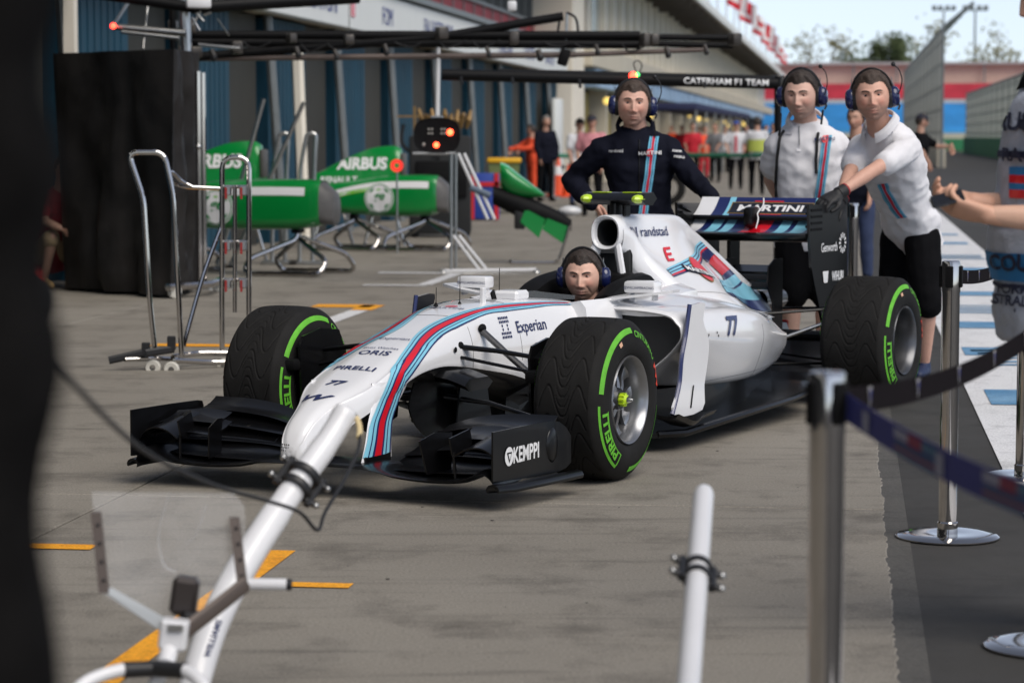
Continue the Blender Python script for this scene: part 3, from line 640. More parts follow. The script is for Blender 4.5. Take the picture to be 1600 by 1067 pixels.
    lettering('MARTINI', PRINTW, (-2.235, sg*.15, .704), (-1, 0, -.25) if sg > 0 else (1, 0, .25), (0, 0, 1), .03, car, BV_E, (0, sg, .3), bold=.02, off=.0105, wide=1.5, maxlen=.012)
# ---- sidepods
def pod_ring(x, W, zt, zm, wb, zb, yi=.2):
    return [V((x, y, z)) for y, z in crspline([(yi, zb), (wb*.85, zb), (wb, zb+.012), (wb+.55*(W-wb), zb+.42*(zm-zb)), (W*.99, zm-.03), (W, zm+.03), (W-.02, zt-.045), (W-.07, zt-.008), (W*.66, zt+.012), (yi, zt+.02)], 4)]
PD = [(-1.04, .68, .618, .515, .45, .285), (-1.1, .685, .622, .51, .49, .275), (-1.25, .688, .622, .49, .55, .262), (-1.5, .684, .612, .465, .595, .245), (-1.8, .672, .594, .44, .60, .232), (-2.1, .635, .565, .415, .565, .225), (-2.4, .56, .528, .39, .50, .222), (-2.7, .475, .48, .365, .42, .222), (-2.9, .415, .445, .35, .365, .225), (-3.0, .385, .425, .345, .335, .232)]
pod = {}
for s in (1, -1):
    rr = spline_rings([pod_ring(*k) for k in PD], 4); rr = [[V((p.x, s*p.y, p.z)) for p in r] for r in rr]
    mb = MB(WHITE, DARKI)
    mb.loft(rr if s < 0 else [r[::-1] for r in rr], False)
    # inlet lip turned inwards, dark plate in place of the shaded duct
    def lip(r, dx, q): c = sum(r, V((0, 0, 0)))/len(r); return [V((p.x+dx, c.y+(p.y-c.y)*(1-q), c.z+(p.z-c.z)*(1-q*1.25))) for p in r]
    f0 = rr[0]; L_ = [f0, lip(f0, .022, .02), lip(f0, .030, .06), lip(f0, .02, .105), lip(f0, -.03, .125)]
    mb.loft(L_, False); mb.add(lip(f0, -.03, .12), [tuple(range(len(f0)))], 1)
    mb.add(rr[-1], [tuple(range(len(rr[-1])))], 1)
    pod[s] = tri(mb.build('sidepod', car, 55))
BV_P = {s: bvh_of(pod[s]) for s in pod}
for s in (1, -1):
    seam([(-2.05, s*.9, z) for z in (.3, .4, .5, .55)], BV_P[s], (0, s, .2)); seam([(x, s*.9, .30) for x in (-1.3, -1.6, -2.05, -2.5, -2.8)], BV_P[s], (0, s, .1)); seam([(x, s*.4, z) for x, z in ((-1.95, .70), (-2.3, .66), (-2.7, .58), (-3.0, .52))], BV_E, (0, s, .6))
for s in (1, -1):
    lettering('77', NAVY, (-1.585, s*.7, .525), (-s, 0, -.03), (-.0, 0, 1), .09, car, BV_P[s], (0, s, .25), bold=.035, shear=.3, wide=1.15, name='race_number', off=.005, maxlen=.015)
    MB(MATT, STEEL).loft([oval(-2.92, s*.30, .35, .07, .065), oval(-3.06, s*.285, .34, .062, .06), oval(-3.065, s*.285, .34, .05, .05), oval(-2.98, s*.29, .34, .045, .045)], False).build('cooling_outlet', car)
    # shoulder panel between cockpit and pod
    MB(WHITE).loft(spline_rings([[V((x, s*a, z1)) for a, z1 in ((.25, zt), (.34, zt-.005), (.45, zt-.022), (.56, zt-.05), (.6, zt-.065), (.45, zt-.07), (.25, zt-.06))] for x, zt in ((-1.06, .658), (-1.25, .668), (-1.6, .668), (-1.95, .635), (-2.3, .575))], 4)).build('shoulder_panel', car, 60)
    for q, (dx, dz) in enumerate(((-1.28, .5), (-1.38, .505), (-1.395, .49))): MB(MATT).add(project([V((dx+.006*math.cos(a), s*.7, dz+.006*math.sin(a))) for a in np.linspace(0, 6.28, 9)[:-1]], BV_P[s], (0, s, .2)), [tuple(range(8))]).build('fastener', car, 0)
    # tall white turning vane beside the pod
    o = [(-1.045, .644), (-1.201, .648), (-1.185, .572), (-1.25, .48), (-1.245, .395), (-1.2, .28), (-1.172, .169), (-.857, .175), (-.938, .305), (-.964, .416), (-1.011, .527)]
    o2 = crspline(o+[o[0]], 3)[:-1]
    def vy(z): return s*(.702-.004*math.sin((z-.2)*6))
    P = [V((x, vy(z), z)) for x, z in o2]
    MB(WHITE).plate(P, (0, 1, 0), .010).build('turning_vane', car, 30)
    MB(BLACK).plate([p-V((0, s*.0075, 0)) for p in P], (0, 1, 0), .004).build('vane_back', car, 30)
    lead = [(-1.045, .65), (-1.011, .527), (-.964, .416), (-.938, .305), (-.857, .178)]
    MB(NAVY).tube([V((x+.004, vy(z), z)) for x, z in crspline(lead, 5)], .010, 6).build('vane_edge', car)
    MB(MATT).plate([(-1.035, s*.7085, .19), (-1.048, s*.7085, .19), (-1.075, s*.7085, .29), (-1.066, s*.7085, .285)], (0, 1, 0), .003).build('vane_slot', car)
    rr = [[V((x, s*y, z)) for y, z in ((.64, .14+dz), (.69, .135+dz), (.73, .145+dz), (.745, .165+dz), (.725, .16+dz), (.69, .15+dz), (.64, .155+dz))] for x, dz in ((-.83, .02), (-.90, 0), (-1.02, -.03), (-1.13, -.01), (-1.25, -.0))]
    MB(BLACK, WHITE).loft(spline_rings(rr, 3), mfn=lambda i, j: 0).build('vane_foot', car)
    # mirrors
    MB(WHITE).box((-1.13, s*.43, .716), (.09, .155, .056), bevel=.014).build('mirror', car)
    m_ = car.children[-1]; MB(CHROME).box((-1.178, s*.43, .716), (.006, .14, .042), bevel=.002).build('mirror_glass', m_)
    lettering('@WILLIAMSRACING', PRINTN, (-1.084, s*.43, .713), (0, 1, 0), (0, 0, 1), .012, m_, n=(1, 0, 0), off=.001)
    [MB(WHITE).box((-1.13, s*q, .68), (.05, .012, .05), bevel=.003).build('mirror_stalk', car) for q in (.375, .49)]
    MB(WHITE).plate([(-1.0, s*.335, .668), (-1.16, s*.335, .668), (-1.2, s*.58, .70), (-1.1, s*.59, .70), (-1.02, s*.45, .682)], (0, 0, 1), .012).build('cockpit_winglet', car)
# ---- floor, keel, splitter and bargeboards
def fl(pts, z0f, t=.018):
    return [V((x, y, z0f(x))) for x, y in pts]
zf = lambda x: .075+.026*max(0, -x-1)
out = [(-.55, .2), (-.75, .36), (-.88, .62), (-1.0, .70), (-2.3, .70), (-2.75, .66), (-3.0, .5), (-3.45, .5), (-3.5, .3)]
mb = MB(BLACK); pl = [V((x, y, zf(x))) for x, y in out]+[V((x, -y, zf(x))) for x, y in reversed(out)]
mb.plate(pl, (0, 0, 1), .02); mb.build('floor', car, 0)
for s in (1, -1):
    MB(BLACK).tube([V((x, s*y, zf(x)+.008)) for x, y in out[2:6]], .016, 8).build('floor_edge', car)
    MB(BLACK).loft(spline_rings([[V((x, s*y, z)) for y, z in ((.15, zf(x)), (w_, zf(x)), (w_, .25), (.15, .27))] for x, w_ in ((-1.0, .42), (-1.5, .56), (-2.0, .54), (-2.6, .38), (-3.1, .26))], 3)).build('undertray', car, 30)
    for k in range(3):
        y0 = .18+.1*k; MB(BLACK).plate([(-.25-.12*k, s*y0, .12), (-.62-.1*k, s*(y0+.14), .09), (-.66-.1*k, s*(y0+.15), .3-.03*k), (-.5-.1*k, s*(y0+.1), .37-.05*k), (-.28-.12*k, s*y0, .28-.03*k)], (.3, 1, 0), .008).build('bargeboard', car)
    # curved vanes hanging under the nose
    P = [(.40, .12, .40), (.45, .125, .3), (.38, .14, .2), (.22, .155, .15), (.12, .16, .18), (.10, .155, .3), (.14, .14, .4)]
    MB(BLACK).plate([V((x, s*y, z)) for x, y, z in smooth_path([V(p) for p in P+[P[0]]], 4)[:-1]], (0, 1, 0), .007).build('under_nose_vane', car)
    MB(BLACK).plate([(.16, s*.2, .38), (.2, s*.205, .22), (.08, s*.22, .17), (-.06, s*.23, .2), (-.05, s*.21, .36)], (0, 1, 0), .007).build('under_nose_vane', car)
MB(BLACK).loft(spline_rings([[V((x, y, z)) for y, z in ((-w_, .10), (w_, .10), (w_*.9, z1), (-w_*.9, z1))] for x, w_, z1 in ((.02, .02, .3), (-.2, .1, .34), (-.5, .15, .34), (-.9, .22, .32))], 3)).build('keel', car, 30)
MB(M('plank', (.05, .035, .025), .8)).box((-1.9, 0, .075), (3, .3, .03)).build('skid_plank', car)
BV_F = None
# ---- nose fittings
MB(WHITE).box((-.27, .075, .705), (.028, .02, .09), bevel=.004).build('pitot_mount', car); MB(WHITE).box((-.56, .06, .70), (.12, .12, .045), bevel=.012).build('sensor_cover', car)
MB(MATT).box((-.45, .03, .70), (.03, .008, .05), Matrix.Rotation(.5, 3, 'Y')).build('antenna_fin', car)
for x, y, h in ((-.20, .0, .12), (-.10, -.06, .075), (-.52, 0.02, .14)):
    MB(MATT).tube([(x, y, .655), (x-.004, y, .68+h)], [.0022, .0014], 6).build('antenna', car); MB(MATT).lathe([(.012, 0), (.004, .016)], (x, y, .674), 'z', 10).build('antenna_base', car)
LIME = M('lime_yellow', rgb(190, 222, 40), .35, coat=.5)
MB(BLACK).loft(spline_rings([[V((-1.76+dx, y, 1.09+dz)) for dx, dz in ((.07, .0), (.03, .032), (-.06, .036), (-.10, .005), (-.05, -.026), (.03, -.024))] for y in (-.165, -.14, 0, .14, .165)], 2)).build('camera_wing', car, 50)
tc = car.children[-1]
for s in (1, -1): MB(LIME).ball((-1.71, s*.135, 1.095), (.045, .032, .022), 10, 6).build('lens_cover', tc); MB(LIME).box((-1.76, s*.08, 1.126), (.05, .08, .004)).build('tape', tc)
MB(BLACK).box((-1.75, 0, 1.045), (.09, .035, .07), bevel=.008).build('camera_stalk', car); MB(BLACK).box((-1.77, .045, 1.04), (.06, .02, .06), bevel=.006).build('camera_stalk', car)
# ---- front wing
def airfoil(x0, x1, z0, z1, y, t, camber=.0, n=9):
    """closed section from the leading edge (x0,z0) to the trailing edge (x1,z1)"""
    up, lo = [], []
    for i in range(n+1):
        s = i/n; x = x0+(x1-x0)*s; z = z0+(z1-z0)*s-camber*4*s*(1-s); th = t*(2.6*math.sqrt(s)*(1-s)+.06*(1-s)+.04)
        up.append(V((x, y, z+th*.5))); lo.append(V((x, y, z-th*.5)))
    return up+lo[::-1][0:-1] if False else up+lo[::-1]
def element(name, st, k=3, mats=(BLACK,)):
    rr = spline_rings([airfoil(*s) for s in st], k); return MB(*mats).loft(rr).build(name, car, 50)
mp = []
for y, x0, x1, z0, z1, cam_ in ((-.822, 1.01, .80, .085, .10, .0), (-.80, 1.02, .80, .125, .135, -.01), (-.765, 1.03, .82, .142, .15, -.005), (-.72, 1.03, .84, .125, .13, .005), (-.65, 1.015, .86, .105, .115, .008), (-.5, 1.0, .86, .098, .11, .01), (-.35, .99, .84, .105, .12, .008), (-.24, .985, .74, .122, .13, 0), (0, .985, .74, .124, .13, 0)):
    mp.append((x0, x1, z0, z1, y, .016, cam_))
mp = mp+[(a, b, c, d, -y, t, e) for a, b, c, d, y, t, e in reversed(mp[:-1])]
element('front_wing_mainplane', mp)
for s in (1, -1):
    E_ = lambda nm, st: element(nm, [(a, b, c, d, s*y, t, e) for a, b, c, d, y, t, e in st])
    E_('front_wing_flap', [(.735, .60, .150, .185, .27, .012, .01), (.74, .60, .160, .20, .4, .014, .016), (.76, .61, .165, .215, .6, .014, .02), (.77, .62, .16, .21, .80, .014, .02)])
    E_('front_wing_flap', [(.66, .53, .185, .225, .30, .01, .008), (.665, .52, .20, .255, .42, .012, .016), (.67, .51, .215, .275, .6, .012, .02), (.68, .52, .21, .28, .805, .012, .02)])
    E_('front_wing_flap', [(.60, .50, .225, .25, .34, .008, .004), (.595, .47, .25, .285, .45, .01, .012), (.59, .46, .265, .305, .62, .01, .015), (.59, .46, .265, .308, .805, .01, .015)])
    E_('front_wing_flap', [(.90, .70, .112, .145, .26, .012, .012), (.915, .70, .118, .165, .36, .016, .022), (.92, .70, .12, .175, .55, .018, .026), (.93, .71, .13, .175, .79, .016, .02)])
    # cascade with its two fins
    E_('cascade_winglet', [(.92, .76, .205, .245, .52, .01, .012), (.93, .76, .215, .26, .64, .01, .016), (.94, .78, .2, .25, .80, .01, .012)])
    E_('cascade_winglet', [(.84, .70, .245, .275, .56, .008, .01), (.86, .70, .25, .285, .68, .008, .012), (.88, .74, .24, .275, .80, .008, .01)])
    MB(BLACK).plate([V((x, s*y, z)) for x, y, z in [(.96, .50, .115), (.985, .48, .245), (.90, .50, .27), (.82, .53, .265), (.83, .53, .12)]], (.12, 1, .1), .007).build('cascade_fin', car)
    MB(BLACK).plate([V((x, s*y, z)) for x, y, z in [(.98, .62, .20), (1.0, .62, .265), (.88, .64, .29), (.86, .64, .235), (.92, .63, .19)]], (.1, 1, .0), .007).build('cascade_fin', car)
    MB(BLACK).rod((.97, s*.63, .11), (.975, s*.625, .21), .006).build('cascade_stay', car)
    for x0, x1, dz in ((.99, .82, 0), (.88, .74, .012)):
        ar = smooth_path([V((0, s*.63, .195+dz)), V((0, s*.68, .225+dz)), V((0, s*.74, .235+dz)), V((0, s*.79, .215+dz)), V((0, s*.822, .17+dz))], 4)
        MB(BLACK).loft([[V((x, p.y, p.z+zz)) for p in ar]+[V((x, p.y, p.z+zz-.006)) for p in reversed(ar)] for x, zz in ((x0, 0), ((x0+x1)/2, .012), (x1, .03))]).build('wing_arch', car)
    for y in (.36, .46, .56, .68): MB(BLACK).plate([V((x, s*y, z)) for x, z in ((.72, .15), (.6, .215), (.56, .23), (.60, .19), (.66, .165))], (0, 1, 0), .004).build('slot_separator', car)
    for y in (.33, .52, .70): MB(STEEL).box((.64, s*y, .212), (.02, .006, .012)).build('flap_bracket', car)
    # endplate, flared at the back
    def epring(x, y, z0, z1, t=.007): return [V((x, s*(y-t/2), z0)), V((x, s*(y+t/2), z0)), V((x, s*(y+t/2), z1)), V((x, s*(y-t/2), z1))]
    eps = [(1.035, .822, .118, .303), (.9, .823, .11, .303), (.75, .825, .10, .302), (.62, .826, .095, .30), (.56, .829, .095, .298), (.52, .836, .098, .292), (.49, .850, .108, .27), (.475, .866, .13, .235)]
    ep = MB(BLACK).loft([epring(*e) for e in eps]).build('front_wing_endplate', car, 25)
    MB(BLACK).ball((.56, s*.83, .205), (.05, .012, .07), 14, 8).build('endplate_bulge', car)
    rr = [[V((x, s*(.85+.028*math.cos(a)+dy), zc+.022*math.sin(a))) for a in np.linspace(math.pi*1.15, -.35, 9)]+[V((x, s*(.85+.022*math.cos(a)+dy), zc-.004+.018*math.sin(a))) for a in np.linspace(-.35, math.pi*1.15, 9)] for x, zc, dy in ((1.03, .085, -.03), (.95, .082, 0), (.7, .078, .012), (.42, .075, .02))]
    MB(BLACK).loft(rr).build('endplate_foot', car, 40)
    lettering('KEMPPI', PRINTW, (.775, s*.8265, .2), (-s, 0, 0), (0, 0, 1), .06, car, n=(0, s, 0), bold=.028, wide=.82, off=.003)
    ringp = [V((.915, s*.830, .20)) + V((.034*math.cos(a), 0, .036*math.sin(a))) for a in np.linspace(0, 6.28, 25)[:-1]]
    MB(PRINTW).add(ringp, [tuple(range(24))]).build('round_logo', car, 0)
    tpts = [V((.915+dx, s*.8315, .20+dz)) for dx, dz in ((-.02, .016), (.02, .016), (0, -.026))]
    MB(MATT).add(tpts, [(0, 1, 2)]).build('logo_triangle', car, 0)
    tpts = [V((.915+dx, s*.8325, .20+dz)) for dx, dz in ((-.011, .010), (.011, .010), (0, -.014))]
    MB(PRINTW).add(tpts, [(0, 1, 2)]).build('logo_triangle', car, 0)
# ---- rear wing
def rwing(name, x0, x1, z0, z1, cam_, t, bands):
    secs = [airfoil(x0, x1, z0, z1, y, t, cam_, 10) for y, _ in bands]; mts = [WHITE, NAVY, SKYB, RED, BLACK]; n = len(secs[0])
    mfn = lambda i, j: bands[i][1] if 1 <= j < 10 else 4
    return MB(*mts).loft(secs, True, mfn=mfn).build(name, car, 50)
H_ = .372
bl = [(-H_, 0), (-.30, 1), (-.255, 2), (-.195, 1), (-.175, 2), (-.12, 1), (-.045, 3), (.095, 1), (.145, 2), (.205, 1), (.235, 2), (.315, 1), (.345, 4), (H_, 4)]
rwing('rear_wing_mainplane', -3.28, -3.55, .872, .945, .045, .045, bl)
bu = [(-H_, 0), (-.27, 1), (-.20, 2), (-.165, 1), (.30, 2), (.345, 4), (H_, 4)]
flap = rwing('rear_wing_flap', -3.50, -3.64, .955, 1.06, .018, .014, bu)
MB(BLACK).box((-3.50, 0, .948), (.02, .74, .012)).build('flap_slot_lip', car)
# name panel on the flap: dark board with a gold rim
fn = V((.6, 0, .8)).normalized(); fu2, fv2 = V((0, 1, 0)), V((-.8, 0, .6)).normalized(); BV_R = bvh_of(flap)
GOLD = GOLD0
def fpanel(nm, y0, y1, a0, a1, mat, off):
    rows = [[V((-3.565, y0+(y1-y0)*i/8, 1.012))+fv2*(a0+(a1-a0)*q/4) for q in range(5)] for i in range(9)]
    return ribbon(rows, BV_R, fn, [mat]*4, nm, car, off, .2)
fpanel('name_board', -.18, .30, -.052, .052, GOLD, .002); fpanel('name_board', -.174, .294, -.046, .046, M('board_black', (.012, .013, .02), .35, coat=.3), .0035)
fpanel('red_edge', -.05, .12, .055, .062, RED, .003); fpanel('red_edge', -.05, .14, -.062, -.055, RED, .003)
lettering('MARTINI', PRINTW, V((-3.565, .06, 1.010)), fu2, fv2, .056, car, BV_R, fn, bold=.03, wide=1.28, off=.006)
MB(BLACK).box((-3.46, -.005, .96), (.12, .06, .11), bevel=.02).build('actuator_pod', car); MB(PRINTW).tube(smooth_path([(-3.40, .045, .90), (-3.42, .05, .95), (-3.46, .03, .98), (-3.50, .045, 1.02), (-3.52, .04, 1.06)], 4), .004, 6).build('actuator_hose', car)
for s in (1, -1):
    o = [(-3.30, 1.035), (-3.88, 1.02), (-3.885, .62), (-3.84, .50), (-3.80, .12), (-3.55, .12), (-3.52, .40), (-3.42, .56), (-3.345, .70), (-3.31, .86)]
    MB(BLACK).plate([V((x, s*.38, z)) for x, z in o], (0, 1, 0), .014).build('rear_wing_endplate', car, 0)
    for k in range(4):
        z = .90+.034*k
        MB(BLACK).box((-3.40, s*.364, z), (.14, .02, .012), Matrix.Rotation(-.25, 3, 'Y')).build('louvre', car); MB(MATT).box((-3.41, s*.3885, z), (.16, .004, .014)).build('louvre', car)
    lettering('Genworth', PRINTW, (-3.60, s*.388, .80), (-s, 0, .0), (0, 0, 1), .05, car, n=(0, s, 0), bold=.012, wide=.86, off=.002)
    for k in range(12):
        a = k*math.pi/6; c, d = math.cos(a), math.sin(a); p = lambda r, q: V((-3.80-c*r+d*q, s*.391, .815+d*r+c*q))
        MB(PRINTW).add([p(.028, -.004), p(.028, .004), p(.055, .007), p(.055, -.007)], [(0, 1, 2, 3)]).build('logo_ray', car, 0)
    lettering('WIHURI', PRINTW, (-3.73, s*.388, .64), (-s, 0, 0), (0, 0, 1), .05, car, n=(0, s, 0), bold=.03, wide=.72, off=.002)
    MB(PRINTW).add([V((x, s*.391, z)) for x, z in ((-3.50, .672), (-3.585, .672), (-3.575, .61), (-3.52, .61))], [(0, 1, 2, 3)]).build('logo_block', car, 0)
    T = lambda nm, a, b, r=.016, fl=2.0: MB(BLACK).tube([V((a[0], s*a[1], a[2])), V((b[0], s*b[1], b[2]))], r, 8, flat=1/fl).build(nm, car)
    T('rear_upper_arm', (-2.95, .12, .46), (-3.38, .55, .49)); T('rear_upper_arm', (-3.62, .10, .46), (-3.40, .55, .49)); T('rear_lower_arm', (-2.80, .14, .22), (-3.36, .56, .20)); T('rear_lower_arm', (-3.58, .1, .22), (-3.38, .56, .20))
    MB(STEEL).tube([V((-3.10, s*.1, .26)), V((-3.35, s*.55, .44))], .011, 8).build('rear_pullrod', car); MB(BLACK).tube([V((-3.45, s*.05, .33)), V((-3.40, s*.55, .335))], .03, 10).build('drive_shaft', car)
MB(BLACK).loft(spline_rings([[V((x, y*w_, z)) for y, z in ((-1, .14), (1, .14), (1, zt-.06), (.6, zt), (-.6, zt), (-1, zt-.06))] for x, w_, zt in ((-2.7, .2, .46), (-3.1, .13, .44), (-3.5, .09, .40), (-3.9, .05, .36))], 3)).build('gearbox', car, 40)
MB(BLACK).box((-3.58, -.16, .72), (.14, .022, .36), bevel=.004).build('rear_wing_pylon', car)
for k in range(3): MB(BLACK).box((-3.44-.03*k, 0, .595+.04*k), (.13, .26, .014), Matrix.Rotation(.25, 3, 'Y'), bevel=.003).build('tail_winglet', car)
for s in (1, -1): MB(BLACK).plate([(-3.34, s*.135, .60), (-3.36, s*.135, .70), (-3.44, s*.135, .735), (-3.56, s*.135, .735), (-3.56, s*.135, .3), (-3.44, s*.135, .25), (-3.42, s*.135, .5)], (0, 1, 0), .008).build('tail_fence', car, 0)
MB(STEEL, DARKI).lathe([(.03, .02), (.045, -.02), (.05, -.3), (.055, -.30), (.058, 0)], (-3.55, 0, .50), 'x', 20).build('tailpipe', car)
MB(M('rain_light', rgb(140, 10, 10), .3)).box((-3.92, 0, .33), (.02, .06, .09), bevel=.005).build('rain_light', car)
for k in range(7): MB(BLACK).plate([(-3.35, -.45+.15*k, .10), (-3.85, -.48+.16*k, .24), (-3.85, -.48+.16*k, .12), (-3.4, -.45+.15*k, .09)], (0, 1, 0), .008).build('diffuser_fin', car)
MB(BLACK).loft([[V((-3.3, -.5, .12)), V((-3.3, .5, .12)), V((-3.3, .5, .14)), V((-3.3, -.5, .14))], [V((-3.88, -.5, .25)), V((-3.88, .5, .25)), V((-3.88, .5, .265)), V((-3.88, -.5, .265))]]).build('diffuser', car, 0)
# ---- front suspension
for s in (1, -1):
    def arm(nm, pts, r=.016, fl=.55, mat=BLACK): MB(mat).tube([V((x, s*y, z)) for x, y, z in pts], r, 10, flat=fl).build(nm, car)
    arm('upper_wishbone', [(.10, .17, .525), (.06, .32, .512), (.01, .585, .475)], [.022, .019, .017]); arm('upper_wishbone', [(-.52, .2, .50), (-.25, .38, .49), (-.01, .585, .475)], .016)
    arm('track_rod', [(.125, .165, .488), (.09, .35, .455), (.05, .575, .415)], .013); arm('pushrod', [(-.06, .175, .59), (-.045, .30, .50), (-.03, .58, .30)], .017, .8, M('bare_carbon', (.04, .04, .042), .3, coat=.5, var=.3, vs=60))
    arm('lower_wishbone', [(.20, .10, .33), (.1, .3, .30), (.0, .575, .21)], [.024, .018, .016]); arm('lower_wishbone', [(-.5, .15, .30), (-.25, .35, .27), (-.0, .575, .21)], .016)
    for c in ((.115, .175, .53), (-.06, .186, .592), (.125, .17, .49), (-.47, .215, .45)): MB(MATT).ball((c[0], s*c[1], c[2]), (.028, .014, .02), 12, 6).build('arm_boot', car)
    MB(MATT).ball((.175, s*.189, .52), (.012, .004, .012), 10, 6).build('plug', car)
    MB(BLACK).loft(spline_rings([[V((x, s*y, z)) for x, z in ((.16, .36), (.18, .5), (.12, .53), (-.12, .52), (-.17, .42), (-.15, .25), (-.05, .17), (.1, .2))] for y in (.545, .555, .60, .63)], 2)).build('brake_duct', car, 40)
    MB(BLACK).plate([V((x, s*.548, z)) for x, z in ((.20, .30), (.215, .5), (.19, .55), (.05, .575), (-.1, .56), (-.16, .45), (-.13, .2), (.02, .12), (.14, .16))], (0, 1, 0), .01).build('brake_duct_fence', car)
    MB(MATT).box((.205, s*.60, .43), (.10, .11, .05), bevel=.015).build('brake_scoop', car)
    MB(BLACK).loft(spline_rings([[V((x, s*(y0+.0), z+.025*q)) for x, q in ((.30, 0), (.26, 1), (.10, 1), (.06, 0), (.10, -1), (.26, -1))] for y0, z in ((.14, .42), (.22, .41), (.30, .385))], 2)).build('wishbone_fairing', car, 50)
# ---- wheels
RUB = M('tyre_rubber', (.016, .0155, .015), .7, var=.2, vs=14, bump=.12, bs=220, spec=.12); TGREEN = M('tyre_green', rgb(98, 180, 48), .6, var=.18, vs=30); TRED = M('tyre_red', rgb(226, 62, 30), .55)
RIM = M('rim_grey', rgb(146, 147, 150), .28, metal=.8, var=.1, vs=12); RIMD = M('rim_dark', rgb(60, 61, 64), .35, metal=.7)
def tyre_prof(w, Rr):
    h = w/2
    p = [(-h+.012, .178), (-h-.002, .195), (-h-.006, .235), (-h+.002, .275), (-h+.018, Rr-.028), (-h+.03, Rr-.014)]
    k = 64; mid = [(-h+.04+(2*h-.08)*i/k, Rr-.006*abs(2*i/k-1)**3) for i in range(k+1)]
    return p, mid
def groove(s, t, wide):
    """tread depth at s across (-1..1) and t along, both in tread units"""
    P = .118; a = abs(s); g = .062*math.cos(2*math.pi*(a-.56)/(1.02 if wide else 1.08))
    d = ((t-g)/P+.5) % 1-.5; sl = 1+9*abs(math.sin(2*math.pi*(a-.56)/1.05))*.30
    x = abs(d)*P/sl**.5; dep = 0 if a > .93 else max(0, 1-max(0, x-.0016)/.002)
    if a < .26:
        g2 = .062*math.cos(2*math.pi*(a-.56)/1.05)+.0*a; d2 = ((t-g2)/(P/3)+.5) % 1-.5
        dep = max(dep, max(0, 1-max(0, abs(d2)*P/3-.0012)/.002)*(1 if .06 < a < .24 else .6))
    return min(1, dep)
def tyre_mesh(w, Rr, name):
    pl, mid = tyre_prof(w, Rr); right = [(-y, r) for y, r in reversed(pl)]; prof = pl+mid+right; n = 560; k = len(prof); a = np.linspace(0, 2*np.pi, n, endpoint=False)
    vs = np.zeros((n, k, 3)); hw = w/2-.036
    for i in range(n):
        t = a[i]*Rr; c, s_ = math.cos(a[i]), math.sin(a[i])
        for j, (y, r) in enumerate(prof):
            if abs(y) < hw*1.02 and r > Rr-.009: r = r-.0055*groove(y/hw, t, w > .34)
            vs[i, j] = (r*c, y, r*s_)
    idx = np.arange(n*k).reshape(n, k); nx = np.roll(idx, -1, 0); f = np.stack([idx[:, :-1], idx[:, 1:], nx[:, 1:], nx[:, :-1]], -1).reshape(-1, 4)
    me = bpy.data.meshes.new(name); me.from_pydata(vs.reshape(-1, 3).tolist(), [], f.tolist()); me.materials.append(RUB); me.update(); me.shade_smooth(); return me
def side_y(w, r):
    pl, _ = tyre_prof(w, TR); ys = [(rr, -y) for y, rr in pl]
    return float(np.interp(r, [q[0] for q in ys], [q[1] for q in ys]))
TYRE = {'f': (tyre_mesh(.305, TR, 'front_tyre'), .305), 'r': (tyre_mesh(.37, TR, 'rear_tyre'), .37)}
